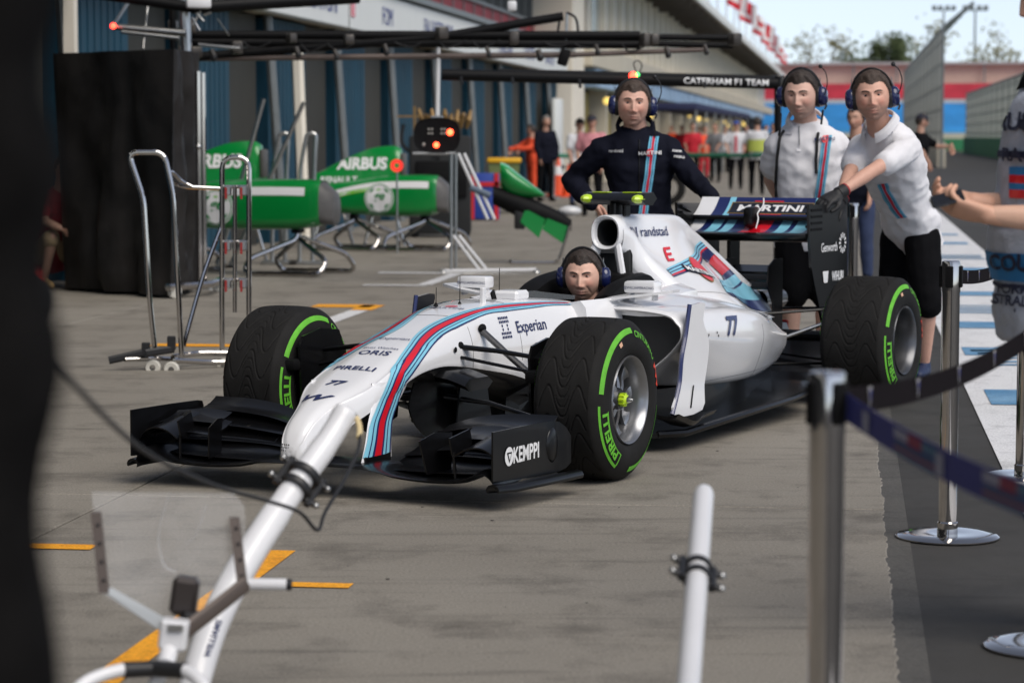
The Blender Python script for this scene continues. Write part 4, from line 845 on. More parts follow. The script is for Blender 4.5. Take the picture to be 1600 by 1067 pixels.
def wheel(nm, x, y, kind, steer, spin):
    """local frame: +y is the outer face"""
    me, w = TYRE[kind]; s = 1 if y > 0 else -1
    wh = empty(nm, car, (x, y, TR), (0, 0, steer+(0 if s > 0 else math.pi)))
    link('tyre', me, wh, None, (0, spin, 0)); h = w/2
    mb = MB(RIM if kind == 'f' else M('rim_rear', rgb(96, 97, 100), .34, metal=.8, var=.15, vs=10), RIMD)
    mb.lathe([(.172, -h+.01), (.184, -h+.004), (.184, -h+.012), (.168, -h+.03), (.16, -.02), (.155, h-.11), (.163, h-.05), (.176, h-.016), (.181, h-.006), (.178, h+.002), (.170, h-.004), (.158, h-.04), (.150, h-.1), (.146, -.02), (.146, -h+.03), (.16, -h+.01)], (0, 0, 0), 'y', 64, 0)
    mb.build('rim', wh, 40)
    yb = h-.078 if kind == 'f' else h-.19
    MB(DARKI).lathe([(.148, yb-.05), (.001, yb-.05)], (0, 0, 0), 'y', 40).build('brake_drum', wh)
    for k in range(9 if kind == 'f' else 8):
        a = 2*math.pi*k/(9 if kind == 'f' else 8)+spin; ca, sa = math.cos(a), math.sin(a)
        def P(r, t, yy): return V((r*ca-t*sa, yy, r*sa+t*ca))
        rr = []
        for r, hw_, yy, th in ((.035, .016, yb+.025, .02), (.07, .010, yb+.018, .018), (.11, .012, yb+.005, .016), (.142, .026, yb+.006, .016), (.152, .034, yb+.012, .016)):
            rr.append([P(r, -hw_, yy-th), P(r, hw_, yy-th), P(r, hw_, yy), P(r, 0, yy+.006), P(r, -hw_, yy)])
        MB(RIM if kind == 'f' else RIMD).loft(rr).build('spoke', wh, 40)
    MB(RIMD).lathe([(.001, yb+.035), (.04, yb+.035), (.052, yb+.02), (.055, yb-.03)], (0, 0, 0), 'y', 24).build('hub', wh)
    mb = MB(LIME if s > 0 else M('nut_red', rgb(200, 40, 40), .35), STEEL); mb.lathe([(.025, yb+.03), (.026, yb+.045), (.021, yb+.058), (.012, yb+.064)], (0, 0, 0), 'y', 20, 0)
    for k in range(10): a = .628*k; mb.box((.025*math.cos(a), yb+.045, .025*math.sin(a)), (.006, .025, .006), m=0)
    mb.lathe([(.012, yb+.062), (.011, yb+.075), (.005, yb+.088), (.001, yb+.088)], (0, 0, 0), 'y', 16, 1); mb.build('wheel_nut', wh)
    MB(STEEL).tube([P2(.125, .9+spin, yb+.01), P2(.118, .9+spin, yb+.04)], .005, 6).build('valve', wh)
    lettering('RAYS', PRINTW, (.108, yb+.03, .05), (0.25, 0, -1) if 1 else 0, (1, 0, .25), .017, wh, n=(0, 1, 0)) if kind == 'f' else None
    # prints on both sidewalls
    for face in (1, -1):
        def arc(r0, r1, a0, a1, mat, nm_='sidewall_band', n=28):
            g = []
            for i in range(n+1):
                a = a0+(a1-a0)*i/n; g.append([V((r*math.cos(a), face*(side_y(w, r)+.0022), r*math.sin(a))) for r in np.linspace(r0, r1, 5)])
            mb = MB(mat); mb.loft(g, False, closed=False); return mb.build(nm_, wh, 180)
        def arctext(s_, r, a, size, mat, bold=.0, wide=1.):
            vv, f = text_geo(s_, size, bold, 0, size*.4, wide); d = -1 if face > 0 else 1     # reads clockwise seen from outside
            pts = []
            for px, py in vv:
                rr_ = r+py; th = a+d*(px/r)*(1 if face > 0 else 1)*(-1); pts.append(V((rr_*math.cos(th), face*(side_y(w, rr_)+.003), rr_*math.sin(th))))
            MB(mat).add(pts, f).build('sidewall_lettering', wh, 0)
        A = (lambda a: a) if face > 0 else (lambda a: math.pi-a)
        for q in (0, math.pi):
            b0 = SPRINT[kind]+q+(.32 if face < 0 else 0)
            arc(.271, .2925, A(b0), A(b0+1.45), TGREEN)
            if q == 0:
                arctext('PIRELLI', .258, A(b0-.72), .037, TGREEN, .035, 1.45); arc(.285, .295, A(b0-1.25), A(b0-.17), TGREEN); arc(.236, .24, A(b0-1.25), A(b0-.27), TGREEN); arc(.236, .295, A(b0-1.27), A(b0-1.24), TGREEN, n=3)
                arctext('CINTURATO', .27, A(b0+1.95), .026, TGREEN, .02, 1.15)
        if face > 0:
            arctext('FW', .27, SPRINT[kind]+2.68, .036, TRED, .05, 1.5)
            arc(.245, .262, SPRINT[kind]+.92, SPRINT[kind]+1.02, M('barcode', rgb(214, 170, 140), .6), 'barcode_sticker', 4)
    return wh
def P2(r, a, y): return V((r*math.cos(a), y, r*math.sin(a)))
# angles: 0 = towards the front of the car, pi/2 = up; seen from outside the left wheels the front is on the left
SPRINT = {'f': .17, 'r': .32}
wheel('front_wheel', 0, .747, 'f', .025, .3); wheel('front_wheel', 0, -.747, 'f', .025, 1.1); wheel('rear_wheel', -WB, .713, 'r', 0, .9); wheel('rear_wheel', -WB, -.713, 'r', 0, 2)
# ================================================================== people
SKIN = M('skin', (.5, .3, .22), .5, attr='col', var=.05, vs=40, spec=.35)
EYEW = M('eye_white', (.62, .58, .55), .3); IRIS = M('iris', (.03, .022, .018), .2)
CLOTHW = M('white_cloth', (.76, .75, .77), .85, var=.04, vs=9, bump=.35, bs=14, sheen=.2); CLOTHN = M('navy_cloth', (.010, .011, .019), .85, var=.2, vs=9, bump=.4, bs=12, spec=.05)
CLOTHK = M('black_cloth', (.007, .007, .008), .88, var=.2, vs=9, bump=.4, bs=12, spec=.05); GLOVE = M('black_glove', (.01, .01, .011), .6, var=.3, vs=60, bump=.4, bs=70)
SETB = M('headset_blue', rgb(26, 34, 78), .22, coat=.5); SETK = M('headset_black', (.01, .01, .012), .5); CORD = M('black_cord', (.008, .008, .009), .6)
def ss(a, b, x): t = np.clip((x-a)/(b-a), 0, 1); return t*t*(3-2*t)
def G(v, s): return np.exp(-(v/s)**2)
def head_geo(nu=112, nv=104, skin=(.52, .30, .215), stubble=.0, stub_col=(.16, .11, .09), jaw=1., wide=1., age=0.):
    th = np.linspace(0, 2*np.pi, nu, endpoint=False); ph = np.linspace(.02, np.pi-.02, nv); T, P = np.meshgrid(th, ph)
    dx, dy, dz = np.sin(P)*np.cos(T), np.sin(P)*np.sin(T), np.cos(P)
    low = np.clip(-dz, 0, 1); x, y, z = .097*dx, .0765*wide*dy, .120*dz
    y = y*(1-.30/jaw*low**1.6)*(1+.03*ss(.2, .8, dz)); x = np.where(dx < 0, x*(1-.42*low**1.2), x*(1-.10*low**2.2)); x = np.where((dx < 0) & (dz > -.2), x*1.04, x)
    z = np.where((dz < -.5) & (dx < .2), z+.018*ss(-.5, -1, dz)*ss(.3, -.5, dx), z)
    m = ss(.05, .45, dx); ay = np.abs(y)
    prof = np.interp(z, [-.047, -.038, -.028, -.012, .012, .03, .045], [0, .020, .030, .022, .011, .003, 0]); sg = np.interp(z, [-.04, -.02, .02, .04], [.0155, .012, .009, .012])
    x = x+m*prof*G(y, sg)+m*.008*G(ay-.0145, .0065)*G(z+.033, .008)-m*.004*G(ay-.008, .004)*G(z+.041, .003)
    x = x+m*(.0075*G(z-.034, .009)*G(ay-.030, .024)-.0145*G(ay-.031, .0155)*G(z-.0145, .0105)+.005*G(ay-.044, .017)*G(z+.022, .018)-.003*G(ay-.05, .02)*G(z+.055, .025))
    x = x+m*(.0065*G(y, .022)*G(z+.0605, .0055)+.0075*G(y, .019)*G(z+.0735, .006)-.0055*G(y, .027)*G(z+.0667, .0022)+.005*G(y, .03)*G(z+.064, .024)-.0045*G(y, .022)*G(z+.0865, .006)+.010*G(y, .024)*G(z+.105, .015))
    x = x-m*(.002+.004*age)*G(ay-.032-.35*(-.035-z)*(z < -.03), .0045)*ss(-.028, -.04, z)*ss(-.085, -.06, z)        # smile lines
    x = x-m*.0035*age*G(ay-.006, .003)*G(z-.04, .012)
    c = np.zeros(x.shape+(3,)); c[:] = skin; s3 = np.array(skin)
    red = np.array((s3[0]*1.02, s3[1]*.74, s3[2]*.72)); lip = np.array((s3[0]*.78, s3[1]*.52, s3[2]*.52))
    def mixc(w, col): c[:] = c*(1-w[..., None])+np.array(col)*w[..., None]
    mixc(.65*m*G(ay-.045, .02)*G(z+.02, .022), red); mixc(.55*m*G(y, .015)*G(z+.03, .014), red)
    if stubble:
        st = m*ss(-.035, -.06, z)*(1-.85*G(y, .023)*G(z+.067, .009))*ss(0, .03, .075-ay*.6)+ss(.6, .1, dx)*ss(-.02, -.05, z)*ss(-.3, .1, dx)*.9
        mixc(np.clip(st, 0, 1)*stubble, stub_col)
    mixc(.8*m*np.clip(G(y, .021)*(G(z+.0615, .0042)+G(z+.0725, .005)), 0, 1), lip)
    v = np.stack([x, y, z], -1).reshape(-1, 3); k = np.arange(nu*nv).reshape(nv, nu); kx = np.roll(k, -1, 1)
    f = np.stack([k[:-1], k[1:], kx[1:], kx[:-1]], -1).reshape(-1, 4)
    return v, f, c.reshape(-1, 3), (dx.reshape(-1), dy.reshape(-1), dz.reshape(-1))
def ring_o(c, l, f, hw, hd, n=20, e=2.3):
    out = []
    for j in range(n):
        a = 2*math.pi*j/n; ca, sa = math.cos(a), math.sin(a)
        out.append(c+l*(hw*math.copysign(abs(ca)**(2/e), ca))+f*(hd*math.copysign(abs(sa)**(2/e), sa)))
    return out
def limb(mb, pts, rr, n=12):
    mb.tube(smooth_path(pts, 5) if len(pts) > 2 else pts, list(np.interp(np.linspace(0, len(pts)-1, (len(pts)-1)*5+1 if len(pts) > 2 else 2), range(len(pts)), rr)), n)
    mb.ball(pts[0], rr[0]*.99, 12, 8); mb.ball(pts[-1], rr[-1]*.99, 12, 8)
def torso(mb, J, g, sc=1., lo=0, hi=99, belly=0.):
    pel, ch, nk = V(J['pelvis']), V(J['chest']), V(J['neck']); hl = (V(J['hipL'])-V(J['hipR'])).normalized(); sl_ = (V(J['shL'])-V(J['shR'])).normalized(); up = (ch-pel).normalized()
    K = [(pel-up*.10, .150, .105, 0), (pel-up*.02, .172, .118, 0), (pel+up*.06, .165, .115, .05), (pel.lerp(ch, .45), .155+belly*.4, .112+belly, .4), (pel.lerp(ch, .75), .168, .122+belly*.4, .7), (ch, .182, .124, 1), (ch.lerp(nk, .45), .172, .108, 1), (ch.lerp(nk, .78), .130, .088, 1), (nk, .074, .072, 1)]
    rr = []
    for c, hw, hd, t in K[lo:hi]:
        l = hl.lerp(sl_, t).normalized(); f = up.cross(l)*-1; f = l.cross(up)
        gk = g*(.2 if hw < .08 else .65 if hw < .14 else 1) if g > 0 else g
        rr.append(ring_o(c, l, f, hw*sc+gk, hd*sc+gk))
    mb.loft(spline_rings(rr, 3))
def mb_mesh(mb, me, m=0):
    mb.add([v.co for v in me.vertices], [tuple(p.vertices) for p in me.polygons], m)
def hand(wrist, d, pn, side=1, curl=.5, thumb=.5, sc=1., grow=0., voxel=.0042, spread=1.):
    """palm and five fingers; d = wrist to knuckles, pn = the way the palm faces, side = +1 left hand"""
    d = V(d).normalized(); pn = V(pn); pn = (pn-d*pn.dot(d)).normalized(); s_ = d.cross(pn)*side; w_ = V(wrist); mb = MB(SKIN)
    P = lambda a, b, c: w_+(d*a+s_*b+pn*c)*sc
    limb(mb, [P(-.03, 0, 0), P(.01, 0, 0)], [.025*sc+grow, .027*sc+grow]); 
    rr = [ring_o(P(a, b, 0), s_, pn, h1*sc+grow, h2*sc+grow, 14) for a, b, h1, h2 in ((0, 0, .027, .019), (.03, .002, .036, .019), (.06, .002, .041, .017), (.088, 0, .040, .014), (.1, 0, .034, .011))]
    mb.loft(rr)
    for k, (b, l) in enumerate(((.030, .068), (.010, .078), (-.011, .072), (-.030, .056))):
        a0 = P(.09, b, 0); cu = curl if not isinstance(curl, (list, tuple)) else curl[k]; pts = [a0]; ang = 0; p = a0
        for q, fr in enumerate((.45, .31, .24)):
            ang += cu*(1.0, 1.15, .8)[q]; dd = d*math.cos(ang)+pn*math.sin(ang)+s_*(b*1.6*spread*(1 if q == 0 else .3)); p = p+dd.normalized()*l*fr*sc; pts.append(p)
        limb(mb, pts, [.0098*sc+grow, .0092*sc+grow, .0085*sc+grow, .0072*sc+grow], 8)
    t0 = P(.025, .030, .006); t1 = P(.052, .05-.01*thumb, .018+.02*thumb); t2 = P(.078, .054-.022*thumb, .026+.03*thumb); t3 = P(.098, .05-.028*thumb, .03+.034*thumb)
    limb(mb, [t0, t1, t2, t3], [.014*sc+grow, .0125*sc+grow, .0105*sc+grow, .0085*sc+grow], 8)
    return remesh(mb, 'hand', SKIN, voxel=voxel, smooth=2, fac=.4, keep=False)
def set_col(o, cols):
    a = o.data.color_attributes.new('col', 'FLOAT_COLOR', 'POINT'); arr = np.ones((len(o.data.vertices), 4), 'f'); arr[:, :3] = cols; a.data.foreach_set('color', arr.ravel())
def head_rot(yaw, pitch, roll=0): return Matrix.Rotation(yaw, 3, 'Z') @ Matrix.Rotation(-pitch, 3, 'Y') @ Matrix.Rotation(roll, 3, 'X')
def crease(o, fn):
    n = len(o.data.vertices); a = np.zeros(n*3, 'f'); b = np.zeros(n*3, 'f'); o.data.vertices.foreach_get('co', a); o.data.vertices.foreach_get('normal', b)
    a = a.reshape(-1, 3); b = b.reshape(-1, 3); a += b*np.array([fn(p) for p in a.tolist()])[:, None]; o.data.vertices.foreach_set('co', a.ravel()); o.data.update()
def person(name, label, loc, rz, J, L):
    """J: joints in the person's own frame (x ahead, y left, z up); L: looks"""
    t = thing(name, label, 'person', loc, rz, L.get('group')); vox = L.get('voxel', .011); sk = L.get('skin', (.52, .30, .215)); big = L.get('sc', 1.)
    g = {k: V(v) for k, v in J.items() if k not in ('head_rot',)}
    # ---- bare body: neck, arms, legs, slim trunk under the clothes
    mb = MB(SKIN); torso(mb, J, -.012, big, 0, 99)
    limb(mb, [g['neck']-V((0, 0, .03)), g['neck'].lerp(g['head'], .55)], [.070*big, .064*big])
    bone = lambda a, b, k, r0, rm, r1: limb(mb, [a, a.lerp(b, k), b], [r0, rm, r1])
    for s in 'LR':
        sh, el, wr = g['sh'+s], g['el'+s], g['wr'+s]
        bone(sh, el, .45, .052*big, .047*big, .039*big); bone(el, wr, .3, .040*big, .041*big, .026*big)
        if 'hip'+s in g and L.get('legs', True):
            h, k, a = g['hip'+s], g['kn'+s], g['an'+s]; bone(h, k, .4, .088*big, .078*big, .054*big); bone(k, a, .32, .053*big, .057*big, .036*big)
    body = remesh(mb, 'body', SKIN, voxel=vox, smooth=3, fac=.5, keep=False)
    J2 = MB(SKIN, EYEW, IRIS); mb_mesh(J2, body); nb = len(J2.v); cols = [np.tile(np.array(sk)*L.get('arm', .97), (nb, 1))]
    for s in 'LR':
        hd = L.get('hand'+s)
        if hd:
            me = hand(g['wr'+s], hd[0], hd[1], 1 if s == 'L' else -1, hd[2], hd[3], big, 0., L.get('hvox', .0045))
            mb_mesh(J2, me); cols.append(np.tile(np.array(sk)*(1.0, .93, .9), (len(me.vertices), 1)))
    hr = head_rot(*J['head_rot']); hs = L.get('hs', 1.04); nu, nv = L.get('hres', (112, 104))
    v, f, c, D = head_geo(nu, nv, sk, L.get('stubble', 0), L.get('stub_col', (.16, .11, .09)), L.get('jaw', 1.), L.get('wide', 1.), L.get('age', 0.))
    HM = np.array(hr); hv = (v*hs) @ HM.T+np.array(g['head']); J2.add(hv.tolist(), f.tolist()); cols.append(c)
    HP = lambda p: hr @ (V(p)*hs)+g['head']
    hb = BVHTree.FromPolygons([V(p) for p in v.tolist()], f.tolist())
    def onface(y, z, off=0.): h = hb.ray_cast(V((.3, y, z)), V((-1, 0, 0))); return h[0]+V((off, 0, 0)) if h[0] else V((.08, y, z))
    n0 = len(J2.v)
    if L.get('eyes', True):
        op = L.get('open', .33)
        for s in (1, -1):
            ce = onface(s*.031, .0145)+V((-.0068, 0, 0)); ce.z = .0135
            e = MB(); e.ball((0, 0, 0), .0118, 16, 12); J2.add([HP(ce+V(p)) for p in e.v], e.f, 1)
            J2.add([HP(ce+V((.0108, .0062*math.cos(a)-.0*s, .0062*math.sin(a)-.0005))) for a in np.linspace(0, 6.28, 13)[:-1]]+[HP(ce+V((.0126, 0, -.0005)))], [(i, (i+1) % 12, 12) for i in range(12)], 2)
            lid = []; lf = []
            for i in range(13):
                el_ = -1.3+2.6*i/12
                for j in range(13):
                    az = -1.35+2.7*j/12; r = .0131
                    lid.append(HP(ce+V((r*math.cos(el_)*math.cos(az), r*1.28*math.cos(el_)*math.sin(az), r*math.sin(el_)))))
            edge = lambda j: op*(1-((j-5.5)/6.3)**2)
            for i in range(12):
                for j in range(12):
                    em = -1.3+2.6*(i+.5)/12
                    if -edge(j)*.9 < em < edge(j): continue
                    lf.append((i*13+j, i*13+j+1, (i+1)*13+j+1, (i+1)*13+j))
            J2.add(lid, lf, 0)
    for s in (1, -1):     # ears
        e = MB(); e.ball((0, 0, 0), (.016, .008, .031), 10, 8); J2.add([HP(V((-.008, s*.0775*L.get('wide', 1.), .0))+V(p)) for p in e.v], e.f, 0)
    cols.append(np.tile(np.array(sk)*(1.0, .92, .9), (len(J2.v)-n0, 1)))
    o = J2.build('body', t, 180); set_col(o, np.concatenate(cols))
    # ---- hair
    hm = L.get('hairm')
    dx, dy, dz = D; z = v[:, 2]
    if hm and L.get('hair', True):
        th_ = L.get('hair_t', .012); line = L.get('hairline', .072)
        lim = np.where(dx > .15, line-.012*np.abs(dy)*0, 0)+0.
        front = line-.010*G(dy, .22)*L.get('widow', .4)+.006*G(np.abs(dy)-.42, .16)-.012*ss(.6, .8, np.abs(dy))
        side = np.interp(dx, [-1, -.35, -.1, .12, .24, .36, .5], [-.062, -.058, -.04, -.04, -.02, .03, .066]); lim = np.where(dx > .5, front, np.minimum(side, front))
        mask = z-lim+.004*np.array([mnoise.noise(V((p[0]*70, p[1]*70, p[2]*30))) for p in v.tolist()]); w = ss(0, .03, mask); nrm = v/np.linalg.norm(v, axis=1)[:, None]
        nz = np.array([mnoise.noise(V((p[0]*38, p[1]*38, p[2]*38)))+.6*mnoise.noise(V((p[0]*160, p[1]*60, p[2]*60))) for p in v.tolist()])
        hv2 = v+nrm*((th_*w*(1+.35*nz*w)+.0008)+.007*ss(.5, .95, dz)*ss(-.6, .5, dx)*w*L.get('quiff', 1.))[:, None]
        ml = mask.tolist(); keep = [q for q in f.tolist() if min(ml[i] for i in q) > -.002]; hmb = MB(hm)
        idx = sorted({i for q in keep for i in q}); mp_ = {i: k for k, i in enumerate(idx)}
        hmb.add([HP(hv2[i]) for i in idx], [[mp_[i] for i in q] for q in keep]); hmb.build('hair', t, 180)
        bw = MB(hm)
        for s in (1, -1):
            rows = []
            for k in range(9):
                u = k/8; y = s*(.012+.039*u); zc = .0335+.007*math.sin(u*2.2)-.006*u*u+L.get('brow', 0)*(1-u); hh = (.0045-.0022*u)*(1 if k else .6); rows.append([HP(onface(y, zc-hh, .0012)), HP(onface(y, zc, .0035)), HP(onface(y, zc+hh, .0012))])
            bw.loft(rows, False, closed=False)
        bw.build('eyebrow', t, 180)
    if L.get('cap'):
        cm = L['cap']; cmb = MB(cm); keep = [q for q in f.tolist() if min(v[i][2] for i in q) > .045]; idx = sorted({i for q in keep for i in q}); mp_ = {i: k for k, i in enumerate(idx)}
        nrm = v/np.linalg.norm(v, axis=1)[:, None]; cmb.add([HP(v[i]+nrm[i]*.016) for i in idx], [[mp_[i] for i in q] for q in keep])
        br = [HP((.10+.075*math.cos(a), .075*math.sin(a), .048+.008*math.cos(a))) for a in np.linspace(-1.57, 1.57, 11)]; cmb.plate(br+[HP((.07, .07, .05)), HP((.07, -.07, .05))], hr @ V((0, 0, 1)), .006); cmb.build('cap', t, 60)
    # ---- clothes
    def top_part(nm, mat, g_, sleeve, cuff=.0, coll=True, hem=.13, vx=None):
        mb = MB(mat); torso(mb, J, g_, big, 0 if hem > .08 else 1, 99, L.get('belly', 0.))
        if hem > .15:
            up = (g['chest']-g['pelvis']).normalized(); l = (g['hipL']-g['hipR']).normalized(); fwd = l.cross(up)
            mb.loft([ring_o(g['pelvis']-up*a, l, fwd, (.178+b)*big, (.125+b)*big) for a, b in ((-.05, .0), (hem-.06, .006), (hem-.0, .008))])
        for s in 'LR':
            sh, el, wr = g['sh'+s], g['el'+s], g['wr'+s]; c = g['chest']
            limb(mb, [sh.lerp(g['neck'], .45)+V((0, 0, -.015)), sh], [.055*big, .062*big+g_*.4])
            if sleeve <= 1: e = sh.lerp(el, sleeve); limb(mb, [sh, sh.lerp(el, sleeve*.5), e], [.062*big+g_*.5, .062*big+g_*.5, .063*big+g_*.4])
            else:
                limb(mb, [sh, sh.lerp(el, .5), el], [.062*big+g_*.5, .060*big+g_*.4, .054*big+g_*.4]); limb(mb, [el, el.lerp(wr, .45), el.lerp(wr, L.get('cuff', 1.03))], [.054*big+g_*.4, .052*big+g_*.3, .040*big+g_*.3])
        o = remesh(mb, nm, mat, t, voxel=vx or max(vox, .011), smooth=4, fac=.55)
        # cloth creases
        crease(o, lambda p: mnoise.noise(V((p[0]*9, p[1]*9, p[2]*16)))*.008+mnoise.noise(V((p[0]*22+p[2]*9, p[1]*22, p[2]*20-p[1]*12)))*.005-abs(mnoise.noise(V((p[0]*7+p[2]*9, p[1]*7-p[2]*5, p[2]*8+p[1]*6))))*.014)
        return o
    out = {'root': t, 'HP': HP, 'g': g}
    if 'shirt' in L: out['shirt'] = top_part('shirt', L['shirt'], L.get('loose', .02), L.get('sleeve', .72), hem=L.get('hem', .16))
    if 'jacket' in L: out['shirt'] = top_part('jacket', L['jacket'], L.get('loose', .024), 2, hem=L.get('hem', .16))
    if 'collar' in L:
        nk = g['neck']; up = (g['head']-nk).normalized(); l = (g['shL']-g['shR']).normalized(); fw = l.cross(up); h = L.get('collar_h', .045); rows = []
        for k in range(23):
            a = math.radians(-158+316*k/22)+math.pi; ca, sa = math.cos(a), math.sin(a); base = nk-fw*.002+fw*ca*.088*big+l*sa*.094*big-V((0, 0, .010+.03*max(0, ca)))
            rows.append([base, base+up*h*.8+(fw*ca+l*sa)*-.004, base+up*h+(fw*ca+l*sa)*.004, base+up*h*.2+(fw*ca+l*sa)*.020]+([base-up*.016+(fw*ca+l*sa)*.03] if L.get('polo', True) else []))
        MB(L['collar']).loft(rows, False, closed=False).build('collar', t, 180)
    if 'shorts' in L or 'trousers' in L:
        full = 'trousers' in L; mt = L.get('trousers') or L['shorts']; mb = MB(mt); torso(mb, J, .006, big, 0, 4)
        for s in 'LR':
            h, k, a = g['hip'+s], g['kn'+s], g['an'+s]
            if full: limb(mb, [h, h.lerp(k, .5), k], [.10*big, .09*big, .072*big]); limb(mb, [k, k.lerp(a, .5), k.lerp(a, .98)], [.072*big, .066*big, .058*big])
            else: e = h.lerp(k, L.get('short_len', .9)); limb(mb, [h, h.lerp(e, .5), e], [.106*big, .102*big, .094*big])
        o = remesh(mb, 'trousers' if full else 'shorts', mt, t, voxel=max(vox, .012), smooth=4, fac=.55)
        crease(o, lambda p: mnoise.noise(V((p[0]*12, p[1]*12, p[2]*14)))*.006)
    if 'shoes' in L:
        for s in 'LR':
            a = g['an'+s]; d = V(L.get('toe', (1, 0, 0))).normalized(); mb = MB(L['shoes']); limb(mb, [a+V((0, 0, -.01)), V((a.x, a.y, .05)), V((a.x, a.y, .042))-d*.03], [.045, .045, .04]); limb(mb, [V((a.x, a.y, .045)), V((a.x, a.y, .04))+d*.09, V((a.x, a.y, .034))+d*.17], [.046, .044, .032])
            remesh(mb, 'shoe', L['shoes'], t, voxel=max(vox, .009), smooth=3)
    if L.get('headset'):
        hsx = empty('headset', t)
        band = [HP((-.012, .104*math.cos(a), .005+.136*math.sin(a))) for a in np.linspace(.12, math.pi-.12, 19)]; MB(SETK).tube(band, .009, 8, flat=.6).build('headband', hsx)
        for s in (1, -1):
            up_ = hr @ V((0, 0, 1)); mb = MB(SETB, SETK)
            rings = [[HP((-.012+.036*k_*math.cos(a), s*(yy), -.006+.046*k_*math.sin(a))) for a in np.linspace(0, 2*math.pi, 21)[:-1]] for yy, k_ in ((.072, .9), (.076, 1.2), (.092, 1.25), (.098, 1.15))]
            mb.loft(rings, True, 1); rings = [[HP((-.012+.036*k_*math.cos(a), s*yy, -.006+.046*k_*math.sin(a))) for a in np.linspace(0, 2*math.pi, 21)[:-1]] for yy, k_ in ((.097, 1.12), (.106, 1.18), (.124, 1.05), (.134, .7), (.136, .05))]
            mb.loft(rings, True, 0); mb.build('ear_cup', hsx, 50)
            MB(STEEL).tube([HP((-.012+.0*q, s*(.112 if q < .6 else .10), .02+.06*q)) for q in (0, .4, .8, 1.2)], .0028, 6).build('band_wire', hsx)
        MB(SETK).tube([HP(p) for p in smooth_path([(-.012, .118, -.045), (.0, .132, -.05), (.012, .125, -.07)], 4)], .006, 6).build('plug', hsx)
        if L.get('boom', True):
            pts = smooth_path([(.0, .122, -.005), (.03, .135, .02), (.045, .15, .075), (.035, .14, .125), (.028, .118, .15)], 5); MB(SETK).tube([HP(p) for p in pts], .0032, 6).build('boom', hsx); MB(SETK).ball(HP((.026, .112, .156)), .0125, 10, 8).build('microphone', hsx)
        for p in L.get('cable', []): MB(CORD).tube(smooth_path(p, 5), L.get('cable_r', .0035), 6).build('cable', hsx)
    return out
def stripe_on(o, t, pts, hw, n, across, mats, cuts, off=.006, name='stripe'):
    b = bvh_of(o); P = smooth_path([V(p) for p in pts], 8); ac = V(across); 
    return ribbon([[p+ac*(2*q-1)*hw for q in cuts] for p in P], b, n, mats, name, t, off, .3)
CB = M('cloth_light_blue', rgb(104, 176, 206), .8); CR = M('cloth_red', rgb(196, 40, 62), .8); CN = M('cloth_navy_line', rgb(30, 44, 92), .8)
SM = [CB, CN, CB, CR, CB, CN, CB]; SC = [0, .2, .26, .36, .64, .74, .8, 1]
HB = M('hair_dark_brown', (.028, .018, .013), .6, var=.4, vs=80, bump=.5, bs=150); HB2 = M('hair_brown', (.05, .031, .021), .6, var=.4, vs=80, bump=.5, bs=150)
def posed(root, rz, J):
    """joints given as places in the pit, turned into the person's own frame"""
    Rm = Matrix.Rotation(-rz, 3, 'Z'); out = {}
    for k, v in J.items(): out[k] = v if k == 'head_rot' else Rm @ (V(v)-V(root))
    return out
def to_local(root, rz, p): return Matrix.Rotation(-rz, 3, 'Z') @ (V(p)-V(root))
# ---- man in the navy jacket
rz = R(-92); pv = at(1000, 339, 14.6); root = V((pv.x, pv.y, 0))
J = posed(root, rz, dict(pelvis=pv, chest=at(999, 256, 14.58), neck=at(993, 197, 14.55), head=at(989, 164, 14.46), shL=at(1046, 233, 14.55), shR=at(941, 233, 14.55), elL=at(1080, 276, 14.42), wrL=at(1108, 303, 14.12), elR=at(893, 284, 14.68), wrR=at(921, 314, 14.45),
     hipL=at(1024, 352, 14.6), hipR=at(975, 352, 14.6), knL=at(1026, 470, 14.55), knR=at(972, 470, 14.55), anL=V((at(1026, 470, 14.6).x, 14.62, .09)), anR=V((at(972, 470, 14.6).x, 14.62, .09)), head_rot=(R(1), R(-3), R(-2))))
m1 = person('person', 'man in navy zip jacket with one hand on hip behind the air intake', root, rz, J, dict(jacket=CLOTHN, trousers=CLOTHK, shoes=CLOTHK, hairm=HB2, skin=(.66, .39, .30), hs=1.04, wide=1.14, jaw=2.3, headset=True, collar=CLOTHN, polo=False, collar_h=.05, open=.42, age=.5, loose=.028, handR=((-.3, .6, -.5), (0, .3, -1), .5, .4), cuff=1.14,
     cable=[[to_local(root, rz, at(1022, 190, 14.5)), to_local(root, rz, at(1024, 206, 14.45)), to_local(root, rz, at(1023, 222, 14.48))]]))
sh = m1['shirt']; t = m1['root']; bj = bvh_of(sh)
tl = lambda *a: to_local(root, rz, at(*a))
stripe_on(sh, t, [tl(1022, 214, 14.4), tl(1019, 235, 14.4), tl(1014, 275, 14.4), tl(1008, 315, 14.4), tl(1004, 340, 14.4)], .026, (1, 0, 0), (0, 1, 0), SM, SC)
lettering('MARTINI', PRINTW, tl(1015, 239, 14.4), (0, 1, 0), (0, 0, 1), .02, t, bj, (1, 0, 0), bold=.02, wide=1.2, off=.012)
MB(M('zip_black', (.004, .004, .005), .4)).tube(project([tl(999, y, 14.4) for y in range(218, 350, 6)], bj, (1, 0, 0), .003), .0035, 5).build('zip', t)
lettering('randstad', PRINTW, tl(963, 236, 14.4), (0, 1, 0), (0, 0, 1), .017, t, bj, (1, 0, 0), off=.006)
lettering('KEMPPI', PRINTW, tl(1064, 237, 14.4), (0, 1, -.15), (0, .15, 1), .012, t, bj, (1, .4, 0), bold=.02, off=.006); lettering('PIRELLI', PRINTW, tl(1066, 246, 14.4), (0, 1, -.15), (0, .15, 1), .013, t, bj, (1, .4, 0), bold=.03, off=.006)
